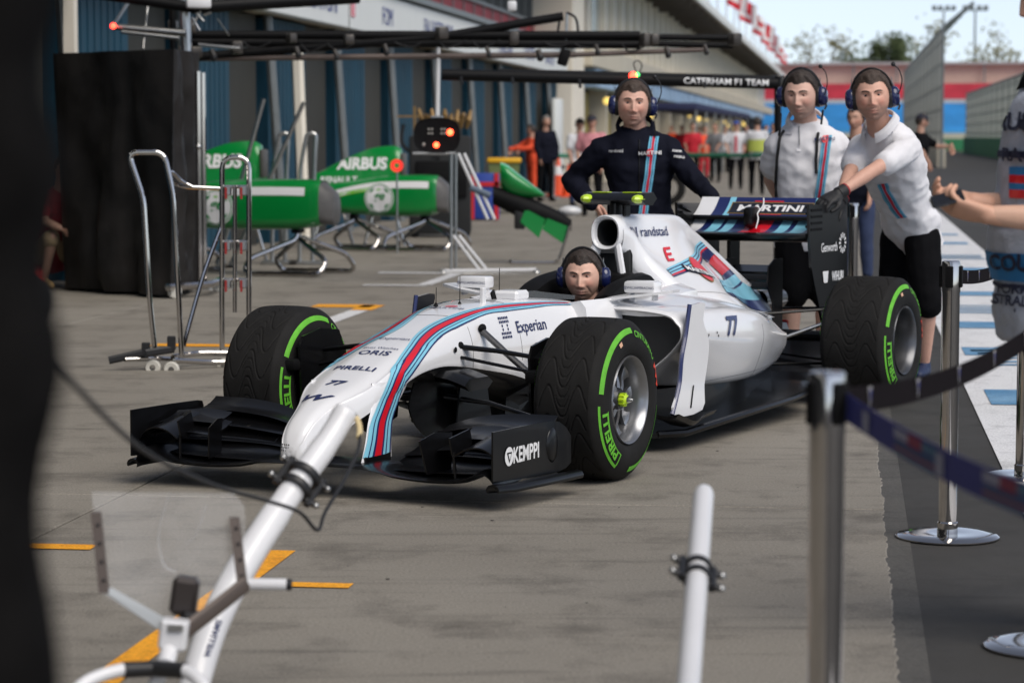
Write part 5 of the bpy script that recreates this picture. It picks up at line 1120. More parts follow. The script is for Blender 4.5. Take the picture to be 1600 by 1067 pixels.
badge = [tl(1015, 239, 14.4)+V((0, .019*math.cos(a), .021*math.sin(a))) for a in np.linspace(0, 6.28, 17)[:-1]]
MB(RED).add(project(badge, bj, (1, 0, 0), .0095), [tuple(range(16))]).build('round_badge', t, 0)
# ---- man in the white polo, hands behind his back
rz = R(-93); pv = at(1260, 336, 14.75); root = V((pv.x, pv.y, 0)); tl = lambda *a: to_local(root, rz, at(*a))
J = posed(root, rz, dict(pelvis=pv, chest=at(1262, 250, 14.7), neck=at(1260, 187, 14.66), head=at(1252, 150, 14.55), shL=at(1310, 228, 14.68), shR=at(1213, 228, 14.68), elL=at(1326, 282, 14.78), wrL=at(1292, 330, 14.95), elR=at(1203, 280, 14.8), wrR=at(1228, 330, 14.97),
     hipL=at(1284, 352, 14.75), hipR=at(1238, 352, 14.75), knL=at(1290, 460, 14.7), knR=at(1238, 460, 14.7), anL=V((at(1290, 460, 14.7).x, 14.8, .09)), anR=V((at(1238, 460, 14.7).x, 14.8, .09)), head_rot=(R(-17), R(-9), R(0))))
m2 = person('person', 'man in white polo with arms behind back and black cords over his chest', root, rz, J, dict(shirt=CLOTHW, shorts=CLOTHK, shoes=CLOTHK, hairm=HB, skin=(.68, .43, .34), hs=1.1, headset=True, collar=CLOTHW, collar_h=.04, widow=.2, open=.32, wide=1.14, jaw=2.2, belly=.02, loose=.03, sleeve=.66, hem=.2, cable_r=.007, handL=((0, 0, -1), (1, 0, 0), .4, .4), handR=((0, 0, -1), (1, 0, 0), .4, .4), short_len=1.0, stubble=.2,
     cable=[[tl(1220, 178, 14.55), tl(1219, 200, 14.5), tl(1217, 212, 14.52)], [tl(1286, 172, 14.5), tl(1283, 195, 14.5)]]))
sh = m2['shirt']; t = m2['root']; bj = bvh_of(sh)
stripe_on(sh, t, [tl(1296, 212, 14.4), tl(1293, 232, 14.4), tl(1288, 270, 14.4), tl(1283, 310, 14.4), tl(1282, 325, 14.4)], .026, (1, 0, 0), (0, 1, 0), SM, SC)
MB(CORD).tube(project(smooth_path([tl(1229, 206, 14.4), tl(1222, 220, 14.4), tl(1218, 260, 14.4), tl(1218, 300, 14.4), tl(1220, 325, 14.4)], 6), bj, (1, 0, 0), .008), .0085, 6).build('cord', t); MB(CORD).tube(project(smooth_path([tl(1281, 208, 14.4), tl(1279, 222, 14.4), tl(1278, 250, 14.4), tl(1278, 272, 14.4)], 6), bj, (1, 0, 0), .008), .0085, 6).build('cord', t)
lettering('MARTINI', PRINTN, tl(1291, 218, 14.4), (0, 1, 0), (0, 0, 1), .02, t, bj, (1, 0, 0), bold=.02, wide=1.1, off=.012); lettering('randstad', PRINTN, tl(1232, 211, 14.4), (0, 1, 0), (0, 0, 1), .012, t, bj, (1, 0, 0), off=.006)
MB(RED).add(project([tl(1291, 218, 14.4)+V((0, .019*math.cos(a), .021*math.sin(a))) for a in np.linspace(0, 6.28, 17)[:-1]], bj, (1, 0, 0), .0095), [tuple(range(16))]).build('round_badge', t, 0)
qd = project([tl(1248, 196, 14.4), tl(1255, 196, 14.4), tl(1254, 237, 14.4), tl(1247, 237, 14.4)], bj, (1, 0, 0), .005); MB(CLOTHW).add(qd, [(0, 1, 2, 3)]).build('placket', t, 0); MB(M('zip_grey', (.3, .3, .3), .4)).tube(project([tl(1252, y, 14.4) for y in (198, 208, 218, 228)], bj, (1, 0, 0), .008), .003, 5).build('zip', t)
# ---- man leaning on the rear wing
rz = R(-128); pv = at(1424, 352, 14.5); root = V((pv.x, pv.y, 0)); tl = lambda *a: to_local(root, rz, at(*a))
J = posed(root, rz, dict(pelvis=pv, chest=at(1396, 262, 14.25), neck=at(1374, 192, 14.07), head=at(1363, 152, 13.95), shL=at(1421, 232, 13.98), shR=at(1346, 230, 14.28), elL=at(1362, 268, 13.78), wrL=at(1311, 302, 13.66), elR=at(1326, 274, 14.05), wrR=at(1313, 317, 13.85),
     hipL=at(1440, 368, 14.42), hipR=at(1404, 368, 14.6), knL=at(1449, 468, 14.35), knR=at(1398, 468, 14.65), anL=V((at(1443, 566, 14.5).x, 14.5, .09)), anR=V((at(1400, 566, 14.9).x, 14.9, .09)), head_rot=(R(30), R(-4), R(4))))
m3 = person('person', 'man in white polo leaning forward with gloved hands on the rear wing', root, rz, J, dict(shirt=CLOTHW, shorts=CLOTHK, shoes=M('blue_shoe', rgb(28, 42, 74), .6), hairm=HB2, skin=(.66, .38, .285), hs=1.1, headset=True, collar=CLOTHW, collar_h=.04, open=.42, stubble=.45, jaw=2.4, wide=1.14, loose=.03, sleeve=.62, hem=.2, short_len=1.05, arm=.92, brow=-.004, toe=(.8, .3, 0)))
t = m3['root']; sh = m3['shirt']; bj = bvh_of(sh)
for s, w, d, pn in (('L', 'wrL', (at(1283, 318, 13.58)-at(1311, 302, 13.66)), V((-.3, .25, -1))), ('R', 'wrR', (at(1300, 338, 13.72)-at(1313, 317, 13.85)), V((-.3, .2, -1)))):
    Rm = Matrix.Rotation(-rz, 3, 'Z'); me = hand(J[w], Rm @ V(d), Rm @ pn, 1 if s == 'L' else -1, .45, .3, 1.12, .002, .005)
    me.materials.clear(); me.materials.append(GLOVE); o = link('glove', me, t); dd = (Rm @ V(d)).normalized()
    limb_ = MB(GLOVE, M('glove_cuff', rgb(150, 30, 40), .7)); limb_.tube([V(J[w])-dd*.045, V(J[w])+dd*.01], [.036, .036], 12, 0); limb_.tube([V(J[w])-dd*.052, V(J[w])-dd*.043], [.037, .037], 12, 1); limb_.build('cuff', t)
nv = Matrix.Rotation(-rz, 3, 'Z') @ V((.1, -1, 0)); av = Matrix.Rotation(-rz, 3, 'Z') @ V((.98, .0, .17))
stripe_on(sh, t, [tl(1394, 288, 13.95), tl(1403, 304, 13.95), tl(1418, 328, 14.0), tl(1427, 342, 14.05)], .022, nv, av, SM, SC)
uu = Matrix.Rotation(-rz, 3, 'Z') @ V((1, 0, -.06)); lettering('KEMPPI', PRINTN, tl(1398, 206, 13.8), uu, (0, 0, 1), .016, t, bj, nv, bold=.02, off=.006); lettering('randstad', M('grey_print', (.25, .26, .3), .6), tl(1396, 195, 13.8), uu, (0, 0, 1), .011, t, bj, nv, off=.006)
# dark side panel of the polo
side = [[tl(1440+dx*.35, y, 14.0) + (Matrix.Rotation(-rz, 3, 'Z') @ V((0, 0, 0))) for dx in (0, 8, 16, 24, 32)] for y, dx0 in ((252, 0), (268, 0), (284, 0), (300, 0), (316, 0), (332, 0))]
# ---- driver
rz = R(-117.8); cw = lambda x, y, z: V((CX, CY, 0))+V((-math.sin(CTH), -math.cos(CTH), 0))*x+V((math.cos(CTH), -math.sin(CTH), 0))*y+V((0, 0, z))
root = cw(-1.5, 0, .2); tl = lambda *a: to_local(root, rz, at(*a)); lo = lambda x, y, z: V((x+1.5, y, z-.2))
J = dict(pelvis=lo(-1.45, 0, .27), chest=lo(-1.47, 0, .5), neck=lo(-1.455, 0, .605), head=tl(911, 432, 11.82), shL=lo(-1.42, .165, .55), shR=lo(-1.42, -.165, .55), elL=lo(-1.15, .19, .42), elR=lo(-1.15, -.19, .42), wrL=lo(-.97, .09, .52), wrR=lo(-.97, -.09, .52), hipL=lo(-1.4, .1, .25), hipR=lo(-1.4, -.1, .25), head_rot=(R(17), R(-7), R(0)))
person('person', 'dark haired man with stubble sitting in the cockpit wearing a blue headset', root, rz, J, dict(jacket=CLOTHN, legs=False, hairm=HB, skin=(.70, .43, .33), hs=.95, headset=True, boom=False, collar=CLOTHN, polo=False, collar_h=.03, widow=.3, open=.36, stubble=.45, stub_col=(.20, .14, .11), age=1., hair_t=.012, wide=1.16, jaw=2.0, brow=-.005, sc=.92, hem=.05))
# ---- race official at the right edge, looking at a phone
VEST = M('tabard_grey', rgb(176, 182, 194), .8, var=.1, vs=30, bump=.4, bs=120); VBLUE = M('tabard_blue', rgb(44, 120, 176), .8, var=.08, vs=20); VINK = M('tabard_ink', rgb(34, 38, 62), .8)
rz = R(176); pv = at(1640, 480, 7.0); root = V((pv.x, pv.y, 0)); tl = lambda *a: to_local(root, rz, at(*a))
J = posed(root, rz, dict(pelvis=pv, chest=at(1646, 275, 7.02), neck=at(1650, 112, 7.02), head=at(1655, -14, 7.02), shL=at(1650, 168, 6.82), shR=at(1646, 168, 7.2), elL=at(1672, 345, 6.72), wrL=at(1546, 336, 6.72), elR=at(1625, 325, 7.12), wrR=at(1525, 316, 6.9),
     hipL=V((pv.x+.03, pv.y-.1, .9)), hipR=V((pv.x+.03, pv.y+.1, .9)), knL=V((pv.x+.08, pv.y-.1, .5)), knR=V((pv.x+.08, pv.y+.12, .5)), anL=V((pv.x+.14, pv.y-.1, .09)), anR=V((pv.x+.14, pv.y+.14, .09)), head_rot=(0, R(-20), 0)))
m5 = person('person', 'official in grey and blue lettered tabard holding a phone at right edge', root, rz, J, dict(shirt=VEST, trousers=CLOTHK, shoes=CLOTHK, toe=(-.1, -1, 0), hairm=HB, skin=(.64, .39, .28), collar=CLOTHK, hs=1.0, loose=.035, sleeve=.3, belly=.03, hem=.12, hvox=.0045,
     handL=(Matrix.Rotation(-rz, 3, 'Z') @ V((-1, .05, .22)), Matrix.Rotation(-rz, 3, 'Z') @ V((-.1, .55, .8)), (.55, .6, .65, .7), .9), handR=(Matrix.Rotation(-rz, 3, 'Z') @ V((-1, -.1, .1)), Matrix.Rotation(-rz, 3, 'Z') @ V((-.2, -.6, .6)), .6, .8)))
t = m5['root']; sh = m5['shirt']; bj = bvh_of(sh); Rm = Matrix.Rotation(-rz, 3, 'Z')
def wrap(zp0, zp1, mat, nm):
    rows, nn = [], []
    z0, z1 = tl(1560, zp0, 7).z, tl(1560, zp1, 7).z
    for k in range(33):
        a = math.radians(-100+200*k/32); n_ = V((math.cos(a), math.sin(a), 0)); c = V((0, 0, 0))+n_*.25; rows.append([V((c.x, c.y, z0+(z1-z0)*q/6)) for q in range(7)]); nn.append(n_)
    ribbon(rows, bj, nn, [mat]*6, nm, t, .005, .25)
wrap(393, 436, VBLUE, 'blue_band'); wrap(440, 446, VINK, 'dark_line'); wrap(236, 246, VINK, 'dark_line'); wrap(330, 352, VBLUE, 'blue_band')
vd = Rm @ V((-.35, -1, 0)); vu = Rm @ V((1, -.35, 0))
lettering('COURSE', VINK, tl(1592, 415, 6.7), vu, (0, 0, 1), .042, t, bj, vd, bold=.03, off=.012); lettering('FORMULA 1 ROLEX', VINK, tl(1640, 458, 6.7), vu, (0, 0, 1), .028, t, bj, vd, bold=.03, off=.006); lettering('AUSTRALIAN GRAND PRIX', VINK, tl(1640, 477, 6.7), vu, (0, 0, 1), .028, t, bj, vd, bold=.03, off=.006)
lettering('AUSTRALIAN', VINK, tl(1648, 190, 6.7), vu, (0, 0, 1), .05, t, bj, vd, bold=.03, off=.006); lettering('RACING', VINK, tl(1606, 243, 6.7), vu, (0, 0, 1), .035, t, bj, vd, bold=.03, off=.012)
flag_ = [[tl(x, y, 6.7) for y in (262, 275, 288, 298, 312)] for x in np.linspace(1562, 1592, 7)]
ribbon(flag_, bj, vd, [VBLUE, RED, VBLUE, RED], 'flag_patch', t, .007)
ph = thing('phone', 'black phone held in the hands of the official at right edge', 'phone', at(1480, 312, 6.72), R(176))
MB(M('phone_black', (.006, .006, .007), .2, coat=.5)).box((0, 0, 0), (.09, .055, .012), Matrix.Rotation(R(14), 3, 'Y') @ Matrix.Rotation(R(-25), 3, 'X'), bevel=.005).build('case', ph); MB(M('phone_glass', (.01, .01, .012), .05)).box((.0, .0, .0072), (.084, .049, .0015), Matrix.Rotation(R(14), 3, 'Y') @ Matrix.Rotation(R(-25), 3, 'X')).build('screen', ph)
# ---- people further down the lane
def bystander(label, px, Y, H, face, L, arms=(0, 0), nm='person', root_=None):
    p = root_ or at(px, 212, Y); rz = R(face); s = H/1.78
    a1, a2 = arms
    J = dict(pelvis=(0, 0, .95*s), chest=(.01, 0, 1.28*s), neck=(.01, 0, 1.48*s), head=(.03, 0, 1.665*s), shL=(0, .19*s, 1.42*s), shR=(0, -.19*s, 1.42*s), elL=(.05+.2*a1, .25*s, (1.14+.1*a1)*s), elR=(.05+.2*a2, -.25*s, (1.14+.1*a2)*s), wrL=(.12+.38*a1, .2*s, (.9+.35*a1)*s), wrR=(.12+.38*a2, -.2*s, (.9+.35*a2)*s),
             hipL=(0, .1, .9*s), hipR=(0, -.1, .9*s), knL=(.04, .12, .5*s), knR=(-.02, -.12, .5*s), anL=(.02, .13, .09), anR=(-.05, -.13, .09), head_rot=(R(L.pop('look', 0)), R(-6), 0))
    LL = dict(voxel=.022, hres=(30, 28), eyes=False, hairm=HB, loose=.03, shoes=CLOTHK, hvox=.009, handL=((.2, 0, -1), (0, -1, 0), .4, .4), handR=((.2, 0, -1), (0, 1, 0), .4, .4), group='people standing further down the pit lane'); LL.update(L); LL['hs'] = 1.05*s
    return person(nm, label, (p.x, p.y, 0), rz, J, LL)
ORG = M('orange_cloth', rgb(226, 78, 40), .8, var=.08, vs=8, bump=.3, bs=12); REDC = M('red_cloth', rgb(186, 24, 44), .8, var=.08, vs=8, bump=.3, bs=12); CAPK = M('navy_cap', (.015, .016, .03), .8); GREYC = M('grey_cloth', (.18, .18, .19), .85, var=.1); HIVIS = M('hi_vis', rgb(176, 186, 84), .8); JEAN = M('jeans', rgb(40, 52, 82), .85, var=.15)
WSH = M('white_shirt_far', (.6, .6, .62), .85, var=.05)
bystander('grey haired man in dark jacket standing by the white column', 852, 54, 1.80, -60, dict(jacket=CLOTHN, trousers=CLOTHK, hairm=M('hair_grey', (.2, .19, .18), .7)))
bystander('marshal in orange overalls bending behind the dark jacketed man', 832, 56, 1.62, -150, dict(jacket=ORG, trousers=ORG, look=-20), (.9, .9))
bystander('man in cap and pink shirt behind the jacketed crew man', 925, 44, 1.74, -100, dict(shirt=M('pink_shirt', rgb(196, 130, 136), .8), trousers=CLOTHK, cap=CAPK))
bystander('man in white shirt beside the capped man, half hidden', 905, 50, 1.72, -70, dict(shirt=WSH, trousers=JEAN, cap=CLOTHK))
bystander('official in white shirt and red tie walking on the apron', 1150, 66, 1.78, -95, dict(shirt=WSH, trousers=CLOTHK, cap=M('blue_cap', rgb(44, 74, 150), .7)), (.3, .2))
tie = C.objects[-1] if 0 else None
b5 = bystander('official in white shirt with yellow vest back', 1183, 60, 1.82, 80, dict(shirt=WSH, trousers=CLOTHK))
MB(HIVIS).loft([ring_o(V((0, 0, z)), V((0, 1, 0)), V((1, 0, 0)), .232, .178, 18) for z in (1.02, 1.15, 1.3)], False).build('vest', b5['root'])
MB(CR).box((.165, 0, 1.18), (.02, .06, .42)).build('tie', [o for o in C.objects if o.get('label', '').startswith('official in white shirt and red')][0])
crowd = [(1082, 78, 1.78, REDC, CLOTHK), (1100, 82, 1.7, ORG, REDC), (1118, 76, 1.76, GREYC, CLOTHK), (1066, 92, 1.75, REDC, JEAN), (1132, 96, 1.74, WSH, CLOTHK), (1166, 100, 1.78, REDC, CLOTHK), (1050, 104, 1.8, ORG, ORG), (1196, 92, 1.77, CLOTHN, CLOTHK), (1208, 74, 1.75, CLOTHK, CLOTHK), (1142, 118, 1.76, CLOTHN, JEAN), (1092, 112, 1.8, WSH, REDC)]
CW_ = ['man in red top at the left of the far crowd', 'person in orange top and red trousers in the far crowd', 'man in grey jacket standing in the middle of the far crowd', 'person in red top and jeans behind the far crowd', 'person in white top between grey and tie wearing people', 'person in red top just behind the red tie official', 'marshal all in orange farthest left in the crowd', 'person in dark jacket right of the yellow vest', 'person all in black at the right end of the crowd', 'person in dark top and jeans far down the lane', 'person in white top and red trousers far down the lane']
for k, (px, Y, H, a, b) in enumerate(crowd): bystander(CW_[k], px, Y, H, -90+50*math.sin(k*1.9), dict(shirt=a, trousers=b, sleeve=.9, voxel=.03, hres=(22, 20)), (.5*abs(math.sin(k)), .3))
bystander('person in black cap and dark shirt stretching an arm behind the leaning man', 1437, 42, 1.74, -20, dict(shirt=CLOTHK, trousers=CLOTHK, cap=CAPK), (1.0, .2)); bystander('dark haired person in jeans between the two white polo men', 1339, 24, 1.66, -120, dict(shirt=CLOTHN, trousers=JEAN))
# crouching person in red by the black cover
p = at(82, 300, 23.3); root = V((p.x, p.y, 0)); J = dict(pelvis=(-.1, 0, .32), chest=(.1, 0, .72), neck=(.16, 0, .92), head=(.22, 0, 1.08), shL=(.12, .18, .86), shR=(.12, -.18, .86), elL=(.3, .22, .62), elR=(.3, -.22, .62), wrL=(.5, .12, .55), wrR=(.5, -.12, .55), hipL=(-.1, .1, .3), hipR=(-.1, -.1, .3), knL=(.32, .16, .48), knR=(.32, -.16, .48), anL=(.1, .15, .09), anR=(.1, -.15, .09), head_rot=(0, R(-8), 0))
person('person', 'crouching person in red shirt half hidden behind the black cover', root, R(-55), J, dict(shirt=M('dark_red_cloth', rgb(140, 16, 32), .85, var=.1), shorts=M('khaki', rgb(150, 130, 100), .8), shoes=M('tan_shoe', rgb(170, 140, 90), .8), hairm=HB, voxel=.016, hres=(40, 36), eyes=False, skin=(.42, .25, .18), handL=((1, 0, -.3), (0, -1, 0), .4, .4), handR=((1, 0, -.3), (0, 1, 0), .4, .4)))
# ================================================================== barrier posts and belts
REDV = M('red_sheath', rgb(120, 14, 16), .3); BELTK = M('belt_black', (.0085, .006, .007), .8, var=.15, vs=30, spec=.05); BELTB = M('belt_blue', rgb(40, 44, 112), .7, var=.1, vs=30)
def stanchion(label, x, y, h=.965, cassette=True):
    t = thing('barrier_post', label, 'barrier post', (x, y, 0), random.random()*6, 'chrome belt barrier posts')
    MB(CHROME).lathe([(.001, .012), (.06, .012), (.12, .016), (.17, .011), (.18, .004), (.18, 0)], (0, 0, 0), 'z', 48).build('base_plate', t)
    MB(CHROME).lathe([(.036, .012), (.036, .05), (.0315, .055), (.0315, h-.11)], (0, 0, 0), 'z', 32).build('post', t)
    MB(CHROME, MATT).lathe([(.033, h-.11), (.0335, h-.012), (.031, h-.002), (.028, h), (.001, h)], (0, 0, 0), 'z', 32).build('cap', t)
    for a in (0, 1.57, 3.14, 4.71): MB(MATT).box((.033*math.cos(a), .033*math.sin(a), h-.055), (.014, .026, .075), a, bevel=.003).build('belt_slot', t)
    return t
pa = at(1293, 580, 4.45)
stanchion('nearest chrome barrier post joined to the black and the blue belt', pa.x, 4.45, pa.z)
stanchion('chrome barrier post right of the rear wheel, standing on asphalt', 1.523, 8.76)
stanchion('chrome barrier post on the painted strip at the right edge', 2.10, 10.31)
stanchion('barrier post cut off by the right edge, only its round base showing', 1.475, 6.85)
stanchion('barrier post just behind the rear wing end plate', 2.2, 16.3)
stanchion('near barrier post beyond the right edge holding the blue belt', .83, 2.95)
def belt(nm, label, a, b, sag, mat, deco):
    a, b = V(a), V(b); d = (b-a); n = 40; s_ = V((d.y, -d.x, 0)).normalized(); t = thing(nm, label, 'barrier belt', (0, 0, 0))
    pts = [a.lerp(b, i/n)-V((0, 0, sag*4*(i/n)*(1-i/n))) for i in range(n+1)]
    mb = MB(mat); mb.loft([[p+V((0, 0, .0245))+s_*.0006, p-V((0, 0, .0245))+s_*.0006, p-V((0, 0, .0245))-s_*.0006, p+V((0, 0, .0245))-s_*.0006] for p in pts]); mb.build('webbing', t, 0)
    deco(t, pts, s_ if s_.y < 0 else -s_)
def tri_deco(t, pts, s_):
    W = M('belt_mark', (.30, .29, .29), .7)
    for i in range(4, len(pts), 7):
        p = pts[i]; d = (pts[min(i+1, 40)]-pts[i-1]).normalized(); q = p+s_*.003
        MB(W).add([q-d*.016+V((0, 0, .022)), q+d*.016+V((0, 0, .022)), q-V((0, 0, .02))], [(0, 1, 2)]).build('printed_triangle', t, 0); MB(BELTB).add([q+s_*.0012-d*.008+V((0, 0, .016)), q+s_*.0012+d*.008+V((0, 0, .016)), q+s_*.0012-V((0, 0, .01))], [(0, 1, 2)]).build('printed_triangle', t, 0)
def mart_deco(t, pts, s_):
    mm = [(M('belt_red', rgb(120, 34, 62), .7), -.0, .0), (M('belt_teal', rgb(62, 96, 122), .7), 0, 0), (M('belt_white', (.26, .26, .33), .7), 0, 0)]
    def patch(i0, i1, z0, z1, m):
        rows = [[pts[i]+s_*.003+V((0, 0, z)) for z in (z0, z1)] for i in range(i0, i1+1)]; MB(m).loft(rows, False, closed=False).build('belt_print', t, 0)
    for base in (3, 14, 27): 
        patch(base, base+1, -.02, .016, mm[2][0])
    for base in (8, 20, 33):
        patch(base, base+2, .004, .02, mm[2][0]); patch(base+2, base+4, .002, .022, mm[0][0]); patch(base+4, base+6, .004, .02, mm[1][0]); patch(base, base+6, -.008, -.003, mm[1][0]); patch(base, base+6, -.014, -.009, mm[0][0]); patch(base, base+6, -.02, -.015, mm[1][0])
belt('black_belt', 'black barrier belt with small triangles running right from the nearest post', V((pa.x+.02, 4.47, pa.z-.055)), V((1.475, 6.85, .91)), .05, BELTK, tri_deco)
belt('blue_belt', 'dark blue barrier belt with red and teal print crossing the lower right', V((pa.x+.03, 4.42, pa.z-.06)), V((.80, 2.95, .915)), .03, BELTB, mart_deco)
belt('short_black_belt', 'short black belt behind the official from the post on asphalt', V((1.555, 8.76, .91)), V((2.07, 10.31, .91)), .03, BELTK, tri_deco)
# ================================================================== white jack in front of the car
WT = M('white_tube', (.72, .72, .73), .3, coat=.3, var=.03, vs=8); ACR = M('clear_acrylic', (.75, .76, .78), .1, spec=.4, alpha=.07, var=.3, vs=9); CLAMP = M('clamp_black', (.012, .012, .013), .45)
p0, p1 = at(322, 1085, 5.72), at(541, 641, 6.35)
jack = thing('car_jack', 'white tubular jack with clear screen leaning up in front of the nose', 'jack', (p0.x, p0.y, 0)); jl = lambda *a: at(*a)-V((p0.x, p0.y, 0)); jb = V((0, 0, p0.z)); jt = p1-V((p0.x, p0.y, 0)); ax = (jt-jb).normalized()
jp = smooth_path([jl(541, 641, 6.35), jl(512, 690, 6.3), jl(440, 790, 6.15), jl(376, 890, 6.0), jl(332, 980, 5.88), jl(306, 1060, 5.78)], 6); jp.append(V((jp[-1].x-.02, jp[-1].y-.04, .03))); ax = (jp[0]-jp[6]).normalized()
MB(WT).tube([jp[0]+ax*.004, jp[0]+ax*.003]+jp, [.008, .02, .029]+[.031]*6+[.033]*6+[.037]*(len(jp)-13), 24).build('main_tube', jack, 60)
pole = jack.children[0]
a2 = (jl(340, 965, 5.9)-jl(312, 1045, 5.8)).normalized(); lettering('WILLIAMS', PRINTN, jl(337, 1000, 5.8), a2, V((-1, 0, .4)), .016, jack, bvh_of(pole), V((.45, -1, 0)), bold=.03, off=.002, reach=.1, space=1.1)
def clamp(par, c, d, r):
    d = V(d).normalized(); q = d.orthogonal().normalized(); q = V((1, 0, -d.x/d.z)).normalized() if abs(d.z) > .2 else q; w_ = d.cross(q)
    cl = empty('clamp', par)
    for k in (-.022, .022): MB(CLAMP).tube([c+d*(k-.007), c+d*(k+.007)], r+.007, 20).build('ring', cl)
    for s in (1, -1):
        MB(CLAMP).tube([c+q*s*(r+.01)-d*.045, c+q*s*(r+.01)+d*.045], .009, 8).build('bolt', cl)
        for k in (-.03, .03): MB(CLAMP).tube([c+q*s*(r)+d*k, c+q*s*(r+.028)+d*k], .008, 8).build('lug', cl); MB(STEEL).ball(c+q*s*(r+.03)+d*k, .0085, 8, 6).build('bolt_head', cl)
clamp(jack, jl(468, 752, 6.2), (jl(500, 706, 6.28)-jl(440, 790, 6.15)), .037)
a = jl(384, 912, 5.75); MB(WT, CLAMP).tube([a, jl(448, 913, 5.75)], .014, 12).build('side_tube', jack); MB(CLAMP).tube([jl(448, 913, 5.75), jl(456, 913, 5.75)], .0135, 12).build('side_tube_end', jack)
Q = lambda *p: jl(*p)
pan = [Q(143, 768, 5.5), Q(366, 770, 5.6), Q(382, 790, 5.6), Q(388, 905, 5.55), Q(290, 985, 5.45), Q(262, 990, 5.45), Q(160, 930, 5.45)]
MB(ACR).plate(pan, (0.05, -1, .2), .005).build('clear_screen', jack)
for pts in ([(265, 772), (248, 830), (255, 880), (275, 893)], [(322, 790), (305, 835), (290, 850)]): MB(M('smudge', (.7, .7, .7), .6, alpha=.25)).tube(smooth_path([Q(*p, 5.52) for p in pts], 5), .008, 6, flat=.15).build('tape_mark', jack)
for a, b, c_ in ((Q(150, 800, 5.47), Q(163, 925, 5.42), 4), (Q(366, 808, 5.56), Q(379, 915, 5.5), 4)):
    m = MB(M('bracket_brown', rgb(92, 82, 76), .45, metal=.3)); mid = (a+b)/2; d = (b-a); m.plate([a+V((-.011, 0, 0)), a+V((.011, 0, 0)), b+V((.011, 0, 0)), b+V((-.011, 0, 0))], (0, 1, .1), .012); br = m.build('bracket', jack, 0)
    for k in range(4): MB(CLAMP).ball(a.lerp(b, .15+.23*k)+V((.003, -.008, 0)), .004, 8, 6).build('screw', br)
MB(M('pale_plate', (.55, .58, .60), .4)).plate([Q(163, 925, 5.42), Q(175, 918, 5.42), Q(262, 968, 5.38), Q(250, 985, 5.38)], (0, -1, .6), .006).build('support_plate', jack); MB(M('bracket_brown', rgb(92, 82, 76), .45, metal=.3)).tube([Q(384, 912, 5.5), Q(330, 955, 5.42), Q(290, 985, 5.38)], .011, 8, flat=1.8).build('support_arm', jack)
MB(M('motor_grey', rgb(66, 60, 58), .3, metal=.4)).box(Q(289, 930, 5.45), (.058, .05, .085), Matrix.Rotation(.15, 3, 'Y'), bevel=.01).build('motor', jack); MB(CLAMP).tube([Q(285, 965, 5.42), Q(315, 965, 5.45)], .016, 10).build('pivot', jack)
MB(WT).box(Q(272, 990, 5.36), (.06, .05, .065), Matrix.Rotation(.12, 3, 'Y'), bevel=.006).build('latch_block', jack); MB(STEEL).box(Q(274, 981, 5.33), (.032, .004, .014)).build('latch_window', jack); MB(WT).tube([Q(266, 1010, 5.36), Q(258, 1040, 5.3)], .02, 12).build('latch_tube', jack)
MB(WT).tube(smooth_path([Q(100, 1100, 5.15), Q(135, 1065, 5.2), Q(190, 1046, 5.25), Q(240, 1044, 5.28), Q(290, 1048, 5.25), Q(320, 1075, 5.2), Q(330, 1110, 5.18)], 6), .0145, 12).build('handle', jack); MB(CLAMP).tube([Q(193, 1046, 5.25), Q(240, 1044, 5.28), Q(288, 1047, 5.25)], .0175, 12).build('grip', jack)
MB(WT).tube([Q(258, 1040, 5.3), Q(225, 1100, 5.3)], .016, 12).build('latch_tube', jack)
MB(MATT).box((0, 0, .015), (.16, .3, .03), bevel=.006).build('foot_plate', jack)
for s in (-.12, .12): MB(MATT).lathe([(.035, -.015), (.04, -.01), (.04, .01), (.035, .015)], (0, s, .042), 'x', 20, caps=True).build('roller', jack)
# the second white tube
q1 = at(1100, 766, 5.6); q2 = at(1076, 1067, 4.75); dq = (q2-q1); foot = q1+dq*((q1.z-.02)/(-dq.z)); j2 = thing('white_tube_stand', 'single white round ended tube with black clamp rising at bottom centre', 'tube', (foot.x, foot.y, 0)); o2 = V((foot.x, foot.y, 0)); d2 = (q1-q2).normalized()
MB(WT).tube([foot-o2, q2-o2, q1-o2-d2*.03, q1-o2-d2*.012, q1-o2-d2*.003, q1-o2], [.0235, .0235, .0235, .021, .014, .004], 24).build('tube', j2, 60)
clamp(j2, q1.lerp(q2, .47)-o2, d2, .0235); MB(MATT).box((0, 0, .012), (.22, .22, .024), bevel=.006).build('foot_plate', j2)
# ================================================================== cable and the dark things at the left edge
cb = MB(CORD); cpts = [at(58, 505, 3.0), at(64, 528, 3.05), at(120, 605, 3.5), at(225, 704, 4.4), at(330, 756, 5.1), at(420, 783, 5.5), at(468, 800, 5.7), at(496, 828, 5.8), at(508, 800, 5.9), at(540, 745, 6.1), at(560, 700, 6.25), at(562, 668, 6.33), at(555, 648, 6.35), at(541, 636, 6.35)]
cable = thing('cable', 'thin black cable sagging from the left edge to the top of the white jack', 'cable', (0, 0, 0)); cb.tube(smooth_path(cpts, 6), .0045, 8).build('lead', cable); MB(M('cream_sleeve', rgb(206, 186, 140), .6)).tube(smooth_path([at(557, 652, 6.35), at(562, 668, 6.33), at(561, 684, 6.3)], 4), .0075, 8).build('sleeve', cable)
hold = thing('cable_holder', 'black rounded cable holder with red upper rim at the left edge', 'cable holder', at(50, 470, 3.0)); MB(MATT).ball((0, 0, 0), (.028, .02, .040), 18, 12).build('shell', hold); MB(M('rim_red', rgb(214, 30, 24), .4)).tube([V((.022*math.cos(a), -.004, .018+.02*math.sin(a))) for a in np.linspace(.6, 2.0, 9)], .0018, 6).build('rim', hold)
